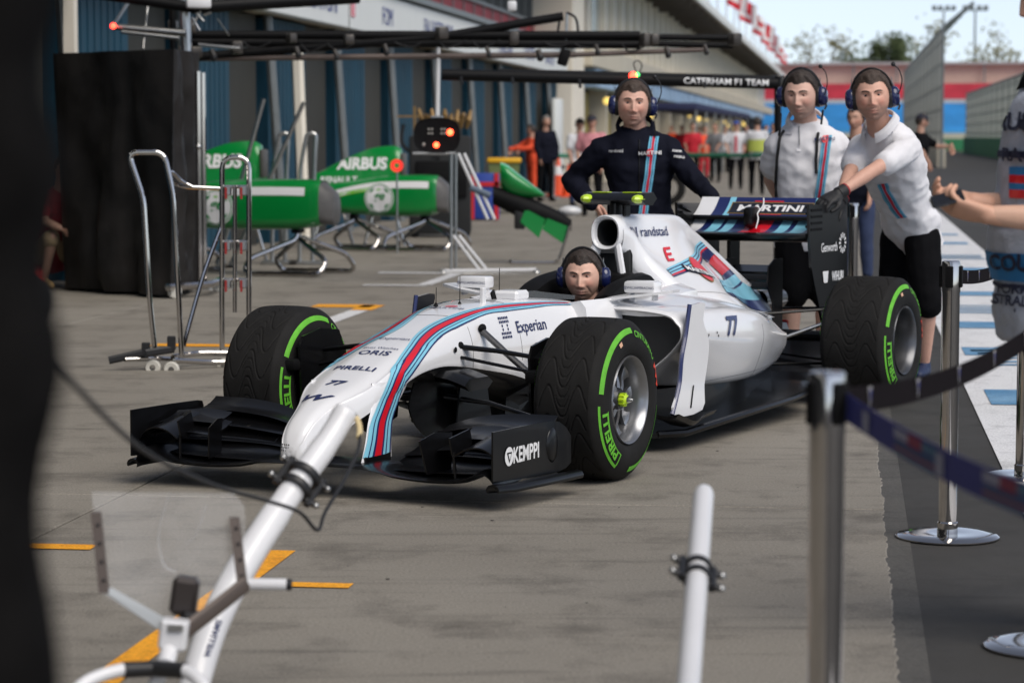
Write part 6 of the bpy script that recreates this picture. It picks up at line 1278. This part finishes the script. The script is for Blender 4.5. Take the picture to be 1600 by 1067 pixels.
MB(MATT).tube([(0, 0, -.03), (.008, 0, -.042)], [.012, .005], 8).build('cable_gland', hold); MB(MATT).rod((-.01, 0, 0), (-.09, 0, .0), .012).build('arm', hold)
FAB = M('black_fabric', (.0075, .007, .0068), .9, var=.5, vs=14, bump=.6, bs=25, spec=.03); TARP = M('black_tarp', (.018, .016, .0148), .5, var=.35, vs=3, bump=1., bs=5, spec=.22)
dr = thing('padded_cover', 'black padded cover hanging very close at the left edge of the view', 'cover', (-.374, 1.62, 0)); rows = []
for k in range(90):
    z = 2.3*k/89; ring = []
    for j in range(28):
        a = 2*math.pi*j/28; r_ = .062+.006*math.sin(z*38+2*math.sin(z*9))+.007*mnoise.noise(V((math.cos(a)*2, math.sin(a)*2, z*7)))
        sw = .016*ss(.9, 1.35, z)-.018*ss(1.2, .95, z)*0+.014*ss(1.25, .8, z)
        ring.append(V((r_*math.cos(a)+float(sw), r_*1.5*math.sin(a), z)))
    rows.append(ring)
MB(FAB).loft(rows).build('fabric', dr, 60); MB(CHROME).tube([(0, 0, 0), (0, 0, 2.3)], .012, 8).build('pole', dr)
# ================================================================== the covered tyre rack
rack = thing('covered_rack', 'tall rack draped in creased black cloth at left', 'rack', (-3.4, 22.6, 0))
foot_ = [V((-.64, .22, 0)), V((.47, -.93, 0)), V((.60, .02, 0)), V((-.5, 1.0, 0))]; top_ = [V((-.72, .2, 0)), V((.52, -.93, 0)), V((.62, .0, 0)), V((-.58, .98, 0))]
rows = []
for k in range(34):
    z = .03+2.1*k/33; ring = []; f = k/33
    for e in range(4):
        a, b = foot_[e].lerp(top_[e], f), foot_[(e+1) % 4].lerp(top_[(e+1) % 4], f); nrm = V(((b-a).y, -(b-a).x, 0)).normalized()
        for j in range(26):
            u = j/26; p = a.lerp(b, u); fold = (.05*(.25+(1-f)**.7)*math.sin(u*17+3*e+2*mnoise.noise(V((u*5, e, z)))) + .09*mnoise.noise(V((u*4+e*7, z*1.6, 2)))+.03*mnoise.noise(V((u*12+e*3+z*3, z*5-u*6, 5))))*math.sin(math.pi*min(1, max(0, u)))**.5
            ring.append(p+nrm*fold+V((0, 0, z)))
    rows.append(ring)
MB(TARP).loft(rows).build('cloth', rack, 70)
for x, y in ((.56, -.1), (.58, -.6)): MB(CHROME).rod((x+.1, y, .05), (x+.1, y, 1.95), .025).build('post', rack)
MB(CHROME).tube([(.45, -.95, .1), (.75, -.5, .1), (.78, .1, .1)], .035, 10).build('foot_rail', rack)
for x, y in ((.5, -.9), (.76, .05)): MB(M('castor_white', (.6, .58, .52), .5)).lathe([(.05, -.02), (.06, -.012), (.06, .012), (.05, .02)], (x, y, .06), 'y', 16, caps=True).build('castor', rack)
MB(STEEL).ball((.68, -.62, 1.3), .03, 8, 6).build('hook', rack)
# ================================================================== steel trolleys
def bent(nm, par, pts, r=.0165, mat=CHROME, k=3): return MB(mat).tube(smooth_path(pts, k) if k > 1 else pts, r, 10).build(nm, par)
def rounded(pts, r=.05, n=4):
    pts = [V(p) for p in pts]; out = [pts[0]]
    for i in range(1, len(pts)-1):
        a, b, c_ = pts[i-1], pts[i], pts[i+1]; d1 = (a-b); d2_ = (c_-b); q = min(r, d1.length*.45, d2_.length*.45); s, e = b+d1.normalized()*q, b+d2_.normalized()*q
        for j in range(n+1): u = j/n; out.append(s*(1-u)**2+b*2*u*(1-u)+e*u*u)
    return out+[pts[-1]]
g0 = onground(240, 577); tr = thing('wheel_trolley', 'shiny steel trolley with tall handles and small white wheels at left', 'trolley', (g0.x, g0.y, 0)); q = lambda px, py, dy=0.: at(px, py, g0.y+dy)-V((g0.x, g0.y, 0))
bent('handle', tr, rounded([q(243, 556), q(234, 470), q(224, 310), q(200, 238), q(256, 238), q(271, 305), q(284, 560)], .06), .0165, k=1)
bent('frame', tr, rounded([q(347, 553, .25), q(347, 400, .25), q(347, 246, .25), q(389, 246, .25), q(389, 400, .25), q(389, 560, .25)], .08), .0165, k=1)
bent('brace', tr, [q(287, 540, .1), q(318, 430, .2), q(346, 355, .25)], .014); bent('hook_bar', tr, rounded([q(346, 295, .25), q(282, 292, .2), q(263, 280, .1), q(266, 266, .1), q(284, 284, .18), q(300, 292, .2)], .06), .012, k=1)
bent('base_tube', tr, [q(270, 558, .05), q(310, 552, .2), q(360, 552, .25)], .018); bent('base_tube', tr, [q(272, 563, -.05), q(330, 566, .1), q(380, 566, .15)], .016)
bent('base_tube', tr, [q(195, 562, -.1), q(243, 560, 0), q(284, 562, .1)], .014)
for y in (292, 378, 437): 
    bent('cross_bar', tr, [q(347, y, .25), q(389, y, .25)], .011)
    for x in (356, 380): MB(STEEL).box(q(x, y+6, .22), (.045, .05, .06), bevel=.008).build('clamp_block', tr); MB(M('red_tab', rgb(150, 40, 36), .5)).box(q(x-3, y+10, .19), (.012, .02, .07)).build('red_tab', tr)
bent('centre_tube', tr, [q(367, 290, .22), q(367, 488, .22)], .013)
for x, y, dy in ((239, 574, -.05), (268, 577, -.05), (350, 572, .2)): MB(M('castor_white', (.6, .58, .52), .5), STEEL).lathe([(.018, -.02), (.04, -.022), (.047, -.012), (.047, .012), (.04, .022), (.018, .02)], q(x, y, dy), 'y', 24).build('wheel', tr)
for a, b in (((170, 563), (228, 550)), ((228, 552), (272, 545))): MB(CLAMP).tube([q(*a, -.1), q(*b, -.05)], .012, 6, flat=2).build('lifting_fork', tr)
for x, y in ((228, 546), (268, 536)): MB(CLAMP).box(q(x, y, -.05), (.05, .03, .085), bevel=.006).build('fork_pad', tr)
# tall frame behind the light box
g1 = onground(710, 425); t2 = thing('equipment_stand', 'tall steel stand with white sloping tubes under the signal box', 'stand', (g1.x, g1.y, 0)); q = lambda px, py, dy=0.: at(px, py, g1.y+dy)-V((g1.x, g1.y, 0))
for x in (705, 712): bent('post', t2, [q(x, 424, .1*(x-705)), q(x, 240, .1*(x-705))], .016, STEEL, 1)
bent('top_bar', t2, [q(645, 240), q(712, 240)], .014, STEEL, 1); bent('base_bar', t2, [q(690, 424), q(838, 422)], .022, WT, 1); bent('base_bar', t2, [q(690, 428, -.3), q(840, 430, -.3)], .018, STEEL, 1)
for dx in (0, 9): bent('sloping_tube', t2, [q(716+dx, 240), q(762+dx*1.2, 343)], .017, WT, 1); bent('sloping_tube', t2, [q(708+dx, 368), q(748+dx*1.3, 421)], .016, WT, 1)
MB(M('grey_pad', rgb(90, 104, 120), .6)).tube([q(735, 293), q(766, 306)], .035, 10).build('pad', t2)
for x, y in ((692, 428), (838, 428)): MB(STEEL).ball(q(x, y, -.1), .045, 12, 8).build('castor', t2)
# ================================================================== green bodywork on stands
GRN = M('green_paint_car', rgb(0, 128, 54), .28, coat=.6, var=.05, vs=2); LGRN = M('lime_green_paint', rgb(110, 190, 30), .3, coat=.5); CARB = M('grey_carbon', rgb(84, 82, 80), .45, var=.15, vs=12)
def green_pod(label, px, gy, L_, zc, rz, nm_, seed):
    g = onground(px, gy); t = thing('bodywork_panel', label, 'car bodywork', (g.x, g.y, 0), rz, 'green car panels on stands')
    def ring(x, w, z0, z1, lean): return [V((x, y, z)) for y, z in crspline([(-w, z0+.06), (-w*1.05, (z0+z1)/2), (-w*.95, z1-.07), (-w*.6, z1), (w*.2, z1+.01), (w*.8, z1-.05), (w, (z0+z1)/2), (w*.8, z0+.05), (0, z0), (-w*.7, z0+.01), (-w, z0+.06)], 3)][:-1]
    st_ = [(-L_*.55, .14, zc-.2, zc+.14, 0), (-L_*.3, .18, zc-.22, zc+.18, 0), (0, .21, zc-.24, zc+.235, 0), (L_*.3, .22, zc-.24, zc+.25, 0), (L_*.45, .21, zc-.22, zc+.245, 0), (L_*.5, .2, zc-.19, zc+.235, 0)]
    rr = spline_rings([ring(*s) for s in st_], 4); body = tri(MB(GRN).loft(rr, False).build('shell', t, 60)); b = bvh_of(body)
    MB(CARB).loft([[V((L_*.5-.005, p.y*.97, zc+(p.z-zc)*.97)) for p in rr[-1]], [V((L_*.5+.12, p.y*.7, zc-.05+(p.z-zc)*.75)) for p in rr[-1]], [V((L_*.5+.13, p.y*.6, zc-.05+(p.z-zc)*.65)) for p in rr[-1]]], True).build('carbon_duct', t, 60)
    rows = [[V((x, -.3, zc+a+dz)) for a in (.10, .145, .19, .235)] for x, dz in [(-L_*.5+L_*.93*k/14, -.09*(1-min(1, k/7))**1.5) for k in range(15)]]
    ribbon([r[1:] for r in rows], b, (0, -1, .55), [PRINTW, PRINTW], 'white_stripe', t, .004); ribbon([r[:2] for r in rows[:9]], b, (0, -1, .3), [LGRN], 'lime_stripe', t, .004)
    c0 = V((-.05, -.3, zc-.02)); circ = lambda r0: [c0+V((r0*math.cos(a), 0, r0*math.sin(a))) for a in np.linspace(0, 6.2832, 33)[:-1]]
    def disc(r0, m, off, nm='round_logo'): MB(m).add(project([c0]+circ(r0), b, (0, -1, 0), off), [(0, 1+i, 1+(i+1) % 32) for i in range(32)]).build(nm, t, 0)
    disc(.185, PRINTW, .004); disc(.172, GRN, .006); disc(.160, PRINTW, .008)
    lettering('ge', GRN, c0+V((0, 0, .0)), (1, 0, 0), (0, 0, 1), .11, t, b, (0, -1, 0), bold=.02, shear=.3, off=.012, name='logo_script')
    for q_ in range(4): a = q_*1.57+.78; MB(GRN).add(project([c0+V((.14*math.cos(a+da)*rr_, 0, .14*math.sin(a+da)*rr_)) for da, rr_ in ((-.35, 1), (0, .82), (.35, 1), (0, 1.06))], b, (0, -1, 0), .010), [(0, 1, 2, 3)]).build('logo_swirl', t, 0)
    # bent tube stands at both ends
    for sx in (-.32, .36):
        x = L_*sx
        bent('stand_leg', t, rounded([(x, 0, zc-.2), (x, -.02, .36), (x-.42, -.3, .17), (x-.44, -.4, .03), (x+.36, -.4, .03), (x+.40, -.3, .16), (x+.02, -.02, .36)], .12), .024, k=1)
        bent('stand_leg', t, rounded([(x+.04, .0, .38), (x+.44, .26, .2), (x+.5, .36, .03), (x-.3, .36, .03), (x-.34, .26, .14), (x, .0, .36)], .12), .024, k=1)
        MB(MATT).box((x, 0, zc-.25), (.08, .2, .06), bevel=.01).build('stand_pad', t)
    return t
green_pod('nearer green side panel with white stripe and round logo, behind the steel trolley', 358, 428, 2.05, .70, R(-14), 'a', 1)
green_pod('farther green side panel with round logo, left of the signal box', 606, 391, 1.32, .66, R(-12), 'b', 2)
def green_cover(label, px, gy, word, zc, L_, rz, word2=None):
    g = onground(px, gy); t = thing('engine_cover_panel', label, 'car bodywork', (g.x, g.y, 0), rz, 'green engine covers on stands')
    sec = [(-L_*.5, zc-.02, .04), (-L_*.3, zc+.1, .07), (0, zc+.25, .09), (L_*.2, zc+.32, .09), (L_*.42, zc+.34, .1), (L_*.5, zc+.3, .1)]
    rr = spline_rings([[V((x, y, z)) for y, z in ((-w-.12, zc-.14), (-w-.06, zc+.2*(zt-zc)), (-w, zc+.6*(zt-zc)), (-w*.5, zt-.01), (0, zt), (w*.5, zt-.01), (w, zc+.6*(zt-zc)), (w+.06, zc+.2*(zt-zc)), (w+.12, zc-.14))] for x, zt, w in sec], 4)
    o = tri(MB(GRN).loft(rr).build('shell', t, 60)); b = bvh_of(o)
    lettering(word, PRINTW, (.08, -.3, zc+.14), (1, 0, 0), (0, 0, 1), .15, t, b, (0, -1, .1), bold=.04, off=.006, wide=.95)
    if word2: lettering(word2, PRINTW, (-.2, -.35, zc-.06), (1, 0, 0), (0, 0, 1), .08, t, b, (0, -1, .1), bold=.03, off=.006)
    MB(CARB).box((L_*.5+.03, 0, zc+.1), (.06, .16, .3), bevel=.02).build('carbon_edge', t)
    for x in (-L_*.3, L_*.3): bent('stand_leg', t, rounded([(x-.2, -.25, .03), (x, -.1, zc-.1), (x, .1, zc-.1), (x+.2, .25, .03)], .08), .018, k=1)
green_cover('green engine cover with white airline lettering behind the trolley handles', 330, 414, 'AIRBUS', 1.0, 1.15, R(-12)); green_cover('green engine cover with white lettering behind the farther green panel', 560, 388, 'AIRBUS', .93, 1.1, R(-10), 'RENAULT')
# slanting poles and loops behind them
for lab, pts, Y in (('thin steel pole leaning behind the nearer green panel', [(372, 300), (412, 155)], 26.5), ('steel pole leaning left of the farther engine cover', [(412, 300), (475, 160)], 26.8)):
    a, b = at(*pts[0], Y), at(*pts[1], Y); d = (b-a)/(b.z-a.z); f_ = a-d*a.z; t = thing('steel_pole', lab, 'pole', (f_.x, f_.y, 0)); MB(STEEL).tube([(0, 0, 0), b-f_], .022, 8).build('tube', t); MB(MATT).lathe([(.06, 0), (.06, .02), (.03, .03)], (0, 0, 0), 'z', 12).build('foot', t)
for lab, px in (('steel loop handle between the two green engine covers, left one', 437), ('steel loop handle right beside the lettered engine cover', 480)):
    p = at(px, 300, 27.5); t = thing('loop_stand', lab, 'stand', (p.x, p.y, 0)); bent('loop', t, rounded([(-.09, 0, 0), (-.07, 0, 1.05), (0.0, 0, 1.42), (.10, 0, 1.42), (.08, 0, 1.05), (.05, 0, 0)], .08), .022, STEEL, 1); MB(STEEL).box((0, 0, .02), (.4, .3, .04), bevel=.01).build('foot', t)
# green nose cone on its stand
g = onground(850, 412); t = thing('nose_cone', 'green nose cone tilted on a bent tube stand behind the cockpit', 'nose cone', (g.x, g.y, 0)); q = lambda px, py, dy=0.: at(px, py, g.y+dy)-V((g.x, g.y, 0))
A_, B_ = q(782, 268), q(850, 305); 
rr = []
for f, hw, up_, dn in ((0, .09, .10, .16), (.15, .13, .11, .20), (.4, .14, .08, .18), (.7, .12, .05, .11), (.9, .08, .03, .05), (1.0, .03, .01, .015)):
    c_ = A_.lerp(B_, f); rr.append([c_+V((0, y*hw, z*(up_ if z > 0 else dn))) for y, z in [(math.cos(a), math.sin(a)) for a in np.linspace(0, 6.2832, 21)[:-1]]])
nz_ = MB(GRN, M('pale_green', rgb(120, 200, 160), .3, coat=.5)).loft(spline_rings(rr, 4), mfn=lambda i, j: 1 if 3 <= j <= 6 else 0).build('shell', t, 60)
rr = []
for f, hw, r_ in ((0, .1, .10), (.3, .12, .13), (.6, .10, .12), (.85, .08, .10), (1, .05, .06)):
    c_ = q(770, 305).lerp(q(893, 352), f); rr.append([c_+V((0, hw*math.cos(a), r_*math.sin(a))) for a in np.linspace(0, 6.2832, 17)[:-1]])
MB(MATT).loft(spline_rings(rr, 4)).build('carbon_belly', t, 60)
for a0, a1 in ((813, 846), (847, 883)):
    z0 = .47*(a0-813); MB(GRN).plate([q(a0+8, 327+z0*.9, -.1), q(a1+6, 343+z0*.75, -.1), q(a1-4, 372+z0*.5, -.1), q(a0, 347+z0*.7, -.1)], (0, -1, .3), .02).build('wing_panel', t, 0)
MB(M('silver_tip', (.6, .6, .6), .25, coat=.4)).ball(q(890, 330, .15), (.13, .10, .06), 16, 10).build('silver_cover', t)
for dy in (-.12, .18): bent('stand_leg', t, rounded([q(800, 411, dy), q(872, 411, dy), q(884, 375, dy), q(890, 352, dy)], .08), .018, k=1)
bent('stand_leg', t, rounded([q(800, 411, -.12), q(798, 408, .18)], .05), .018, k=1); MB(CLAMP).box(q(812, 340), (.12, .2, .25), bevel=.02).build('mount', t)
# ================================================================== overhead equipment gantry
BOOM = M('boom_black', (.006, .006, .0065), .5, spec=.15); JNT = M('joint_grey', rgb(78, 74, 70), .4, metal=.5, var=.3, vs=9)
gan = thing('overhead_gantry', 'black tubular overhead gantry with cables and signal lamps spanning the pit boxes', 'gantry', (-2.85, 23.2, 0)); go = V((-2.85, 23.2, 0)); q = lambda px, py, Y=24.: at(px, py, Y)-go
MB(STEEL, BOOM).tube([(0, 0, 0), q(283, -60, 23.2)], .05, 10).build('mast', gan); MB(BOOM).tube([q(271, 100, 23.2), q(268, -60, 23.2)], .03, 8).build('mast', gan)
MB(STEEL).lathe([(.3, 0), (.3, .02), (.1, .05)], (0, 0, 0), 'z', 20).build('mast_foot', gan)
def boom(a, b, r, mat=BOOM, nm='boom'): return MB(mat).tube([q(*a), q(*b)], r, 12).build(nm, gan)
boom((292, 55), (1000, 56), .042); boom((292, 66), (1000, 70), .042); boom((1000, 58), (1145, 60), .03); boom((1000, 68), (1145, 72), .03)
boom((275, 92), (690, 58), .045); boom((690, 58), (880, 26), .042); boom((300, 92), (900, 86), .028, M('grey_tube', rgb(96, 84, 78), .4)); boom((900, 86), (1100, 78), .024, M('grey_tube', rgb(96, 84, 78), .4)); boom((300, 12, 23.), (560, -4, 23.6), .06); boom((120, -14, 23), (300, 12, 23), .05)
lowb = MB(BOOM).tube([q(690, 117, 23), q(1215, 131, 23)], .052, 14).build('lower_boom', gan); boom((780, 112, 23.2), (1215, 123, 23.2), .025)
lettering('CATERHAM F1 TEAM', PRINTW, q(1134, 129, 23), q(1215, 131, 23)-q(690, 117, 23), (0, 0, 1), .055, gan, bvh_of(lowb), (0, -1, .1), bold=.02, off=.003, wide=1.1)
boom((176, 42, 23), (290, 52, 23), .03, STEEL); boom((190, 50, 22.8), (280, 60, 22.8), .018, STEEL); boom((176, 42, 23), (206, -4, 23.4), .015, STEEL); boom((224, 76, 23), (232, 0, 23.2), .008, STEEL); boom((310, 70, 23.3), (375, 76, 23.3), .016, STEEL); boom((340, 30, 23.3), (358, 56, 23.6), .006, STEEL)
for x, y in ((270, 42), (300, 42), (285, 82), (305, 82), (455, 60), (545, 62), (803, 60), (1008, 63), (1022, 62), (1148, 62), (690, 52), (370, 75), (1215, 128)): MB(JNT).box(q(x, y, 23.8), (.07+.04*random.random(), .12, .09+.04*random.random()), random.random()*.6, bevel=.015).build('joint', gan)
MB(M('lamp_red', (1, .04, .02), .3, emit=6)).ball(q(177, 41, 22.85), .026, 10, 8).build('red_lamp', gan); MB(M('lamp_red', (1, .04, .02), .3, emit=6)).ball(q(989, 119, 22.85), .035, 10, 8).build('red_lamp', gan); MB(M('lamp_green', (.1, 1, .2), .3, emit=1.5)).ball(q(996, 117, 22.85), .02, 10, 8).build('green_lamp', gan)
MB(WT).box(q(310, 5, 22.8), (.22, .16, .10), .2, bevel=.02).build('lamp_housing', gan); MB(WT).box(q(800, 10, 25), (.09, .09, .1), bevel=.02).build('lamp_housing', gan)
for a, b in (((313, 18), (302, 40)), ((306, 20), (318, 34)), ((300, 28), (312, 48)), ((318, 24), (330, 20))): boom((*a, 23), (*b, 23), .012, STEEL, 'bracket')
MB(CORD).tube(smooth_path([q(875, 28, 24), q(872, 60, 24), q(885, 75, 24), q(902, 60, 24), q(900, 30, 24), q(885, 20, 24)], 6), .012, 6).build('hose', gan); MB(MATT).box(q(881, 90, 23.9), (.10, .08, .16), Matrix.Rotation(.3, 3, 'Y'), bevel=.02).build('air_tool', gan); MB(STEEL).tube([q(886, 20, 24), q(884, 80, 24)], .012, 6).build('rod', gan)
MB(CORD).tube(smooth_path([q(995, 115, 23), q(990, 100, 23), q(997, 95, 23), q(1003, 103, 23), q(998, 116, 23)], 5), .006, 5).build('hose', gan)
MB(BOOM).tube([q(1213, 131, 23), q(1213, 200, 23)], .02, 8).build('drop_tube', gan); MB(BOOM).tube([q(1216, 120, 23), V((q(1216, 120, 23).x, q(1216, 120, 23).y, 0))], .03, 8).build('leg', gan)
boom((685, 60, 24), (683, 190, 24), .022, M('white_pole', (.7, .7, .7), .4), 'hanger')
sig = thing('signal_box', 'black oval signal box with red lights hanging from the gantry', 'signal', at(683, 212, 24)); oz = [(x, z) for x, z in [( .22*math.copysign(abs(math.cos(a))**.6, math.cos(a)), .165*math.copysign(abs(math.sin(a))**.75, math.sin(a))) for a in np.linspace(0, 6.2832, 41)[:-1]]]
MB(MATT, BOOM).loft([[V((x*k_, y, z*k_)) for x, z in oz] for y, k_ in ((-.08, .9), (-.085, 1.0), (.06, 1.0), (.08, .85))]).build('case', sig, 40)
for x in (-.075, -.045, .045, .075):
    for z in (.06, .02): MB(M('lamp_off', (.35, .33, .3), .4)).box((x, -.086, z), (.018, .01, .018)).build('lamp', sig)
for x, z, r_ in ((.125, .03, .03), (-.005, -.09, .026)): MB(M('lamp_red_bright', (1, .06, .02), .3, emit=7)).ball((x, -.09, z), (r_, .012, r_), 12, 8).build('red_lamp', sig)
MB(M('lamp_off', (.35, .33, .3), .4)).ball((-.125, -.085, -.085), (.015, .008, .018), 10, 6).build('lamp', sig); MB(STEEL).box((0, 0, .175), (.12, .08, .02), bevel=.004).build('bracket', sig)
rs = thing('red_board', 'small red oval board beside the farther green panel', 'board', (at(620, 259, 30).x, 30, 0)); zz = at(620, 259, 30).z
MB(M('red_glow', (.8, .03, .02), .4, emit=.5)).lathe([(.03, -.01), (.075, -.012), (.075, .012), (.03, .01), (.03, -.01)], (0, 0, zz), 'y', 24).build('board', rs); MB(STEEL).rod((0, .02, 0), (0, .02, zz-.06), .012).build('stem', rs)
# equipment stack behind the signal box
g = at(688, 212, 35); t = thing('equipment_trolley', 'dark equipment trolley with brown hoses behind the signal box', 'trolley', (g.x, g.y, 0)); 
MB(DARKI).box((0, 0, .72), (.85, .5, 1.35), bevel=.04).build('cabinet', t); MB(MATT).box((.02, -.27, .8), (.7, .04, .5), bevel=.02).build('door', t)
BRN = M('brass_brown', rgb(140, 112, 70), .45, metal=.4, var=.3, vs=10)
for k in range(9): MB(BRN).tube([(-.28+.08*k, .0, 1.5), (-.25+.08*k, -.05, 1.62+.05*math.sin(k*2)), (-.30+.09*k, .05, 1.72+.04*math.cos(k*3))], [.03, .045, .02], 8).build('hose_fitting', t)
MB(BRN).box((-.35, -.1, 1.6), (.03, .04, .4)).build('gauge_post', t); MB(BRN).box((-.42, -.1, 1.66), (.35, .025, .025)).build('gauge_arm', t); MB(CORD).tube(smooth_path([(-.5, -.2, 1.55), (-.52, -.2, 1.3), (-.35, -.2, 1.15), (0, -.25, 1.1)], 5), .025, 6).build('hose', t)
for x in (-.35, .35): MB(MATT).lathe([(.06, -.03), (.07, 0), (.06, .03)], (x, -.2, .07), 'y', 16, caps=True).build('castor', t)
# clutter further along: bin, crate, cones, rope barrier
BING = M('bin_green', rgb(110, 122, 74), .6); YELL = M('bin_yellow', rgb(232, 176, 30), .5); CONE = M('cone_orange', rgb(236, 84, 36), .6); 
g = at(788, 212, 46); t = thing('wheelie_bin', 'green wheeled bin with yellow lid by the far wall', 'bin', (g.x, g.y, 0)); MB(BING).loft([[V((x*s_, y*s_, z)) for x, y in ((-.28, -.3), (.28, -.3), (.28, .3), (-.28, .3))] for z, s_ in ((.08, .78), (.9, 1.0))]).build('body', t, 0); MB(YELL).box((0, 0, .95), (.62, .68, .09), bevel=.03).build('lid', t)
for x in (-.24, .24): MB(MATT).lathe([(.07, -.03), (.1, 0), (.07, .03)], (x, .28, .1), 'x', 16, caps=True).build('wheel', t)
g = at(757, 212, 42); t = thing('tool_crate', 'blue and red tool crate standing by the green nose cone', 'crate', (g.x, g.y, 0)); MB(M('crate_blue', rgb(34, 64, 150), .5)).box((0, 0, .4), (.5, .5, .75), bevel=.02).build('body', t); [MB(M('crate_red', rgb(196, 30, 36), .5)).box((x, -.26, .4), (.07, .03, .76)).build('strap', t) for x in (-.2, .2)]; MB(M('crate_red', rgb(196, 30, 36), .5)).box((0, -.26, .6), (.5, .03, .07)).build('strap', t)
def cone(label, px, gy, h=.75):
    g = onground(px, gy); t = thing('traffic_cone', label, 'cone', (g.x, g.y, 0), 0, 'orange traffic cones'); s_ = h/.75
    MB(CONE).lathe([(.15*s_, .03), (.10*s_, .28*s_), (.085*s_, .36*s_)], (0, 0, 0), 'z', 20).build('lower_body', t); MB(PRINTW).lathe([(.085*s_, .36*s_), (.06*s_, .52*s_)], (0, 0, 0), 'z', 20).build('white_band', t); MB(CONE).lathe([(.06*s_, .52*s_), (.026*s_, h), (.001, h)], (0, 0, 0), 'z', 20).build('tip', t); MB(CONE).box((0, 0, .018), (.38*s_, .38*s_, .035), bevel=.008).build('base', t)
cone('orange traffic cone standing clear, right of the other cones', 888, 308); cone('tall orange cone beside the steel post', 871, 306, 1.0); cone('orange cone with white band on top by the bin', 806, 292, 1.0)
ROPE = M('green_rope', rgb(44, 120, 92), .7); posts_ = [(864, 310), (1005, 300), (1228, 306)]; prev = None
for k, (px, gy) in enumerate(posts_):
    g = onground(px, gy); t = thing('rope_post', ['steel rope post beside the man in dark jacket', 'steel rope post behind the jacketed crew man', 'pale rope post by the yellow vest official'][k], 'barrier post', (g.x, g.y, 0), 0, 'posts of the green rope barrier')
    MB(STEEL).tube([(0, 0, 0), (0, 0, 1.15)], .045, 10).build('post', t); MB(STEEL).lathe([(.2, 0), (.2, .02), (.06, .05)], (0, 0, 0), 'z', 16).build('base', t)
    if prev is not None:
        r_ = thing('green_rope', ['green barrier rope stretched left of the jacketed crew man', 'green barrier rope stretched in front of the far crowd'][k-1], 'rope', (0, 0, 0)); a, b = prev+V((0, 0, .95)), g+V((0, 0, .95)); MB(ROPE).tube([a.lerp(b, u)-V((0, 0, .12*u*(1-u))) for u in np.linspace(0, 1, 9)], .05, 6).build('rope', r_)
    prev = g
# black canopy strip over the far garage doors
cn = thing('navy_awning', 'long navy awning strip over the far garages behind the crowd', 'awning', lane(-5.4, 78), LROT); MB(M('awning_navy', rgb(28, 34, 70), .7, var=.1)).box((0, 20, 2.28), (1.6, 42, .22), bevel=.03).build('fabric', cn)
for k in range(8): MB(STEEL).rod((.7, .5+5.6*k, 0), (.7, .5+5.6*k, 2.2), .03).build('leg', cn)
wp = thing('white_board', 'tall white board leaning on the end of the teal doors', 'board', lane(-6.15*BK, 53.6*BK), LROT); MB(OFFW).box((0, 0, 1.45), (.12, 1.5, 1.7), bevel=.04).build('panel', wp); MB(OFFW).box((0, 0, .45), (.14, 1.5, .85), bevel=.03).build('lower_panel', wp); MB(MATT).box((.02, 0, .62), (.2, 1.3, .08)).build('gap_strip', wp)
bt = thing('black_wheel_tyre', 'black tyre standing upright behind the jacketed crew man', 'tyre', lane(-3.6, 51), LROT); MB(RUB).lathe([(.2, -.13), (.31, -.14), (.345, -.09), (.345, .09), (.31, .14), (.2, .13)], (0, 0, .345), 'y', 32, closed=True).build('rubber', bt)
# more of what hangs on the gantry: hose loops, clips, small tools
for k in range(9):
    x = 380+k*75+20*math.sin(k*2.3); y = 66+3*math.sin(k)
    MB(CORD).tube(smooth_path([q(x, y, 23.9), q(x+12, y+9+4*math.sin(k*1.7), 23.9), q(x+30, y+7, 23.9), q(x+44, y-1, 23.9)], 5), .009, 5).build('hose', gan)
for x, y, s_ in ((330, 78, .07), (462, 74, .06), (522, 78, .05), (600, 70, .06), (760, 74, .05), (840, 78, .07), (930, 70, .05), (1040, 74, .06), (1100, 70, .05)):
    MB(JNT).tube([q(x, y, 23.7), q(x+4, y+9, 23.7)], s_*.4, 8).build('clip', gan); MB(CLAMP).ball(q(x+4, y+12, 23.7), (s_*.5, s_*.4, s_*.6), 8, 6).build('connector', gan)
for x, y, l in ((720, 120, 12), (800, 121, 10), (905, 124, 14), (1100, 128, 10)): MB(CLAMP).tube([q(x, y, 22.9), q(x+2, y+l, 22.9)], .014, 6).build('hook', gan)
# debris and small litter on the apron
gm = MB(JOINT)
for k in range(40):
    u, v = -3.6+3.6*random.random(), 5.3+7*random.random(); p = lane(u, v, .004); s_ = .0015+.003*random.random()**2; gm.ball(p, (s_*1.8, s_, s_*.4), 6, 4)
tag(gm.build('grit'), 'tiny dark grit scattered on the concrete apron', 'grit', kind='stuff')
bpy.data.scenes.remove(BENCH)
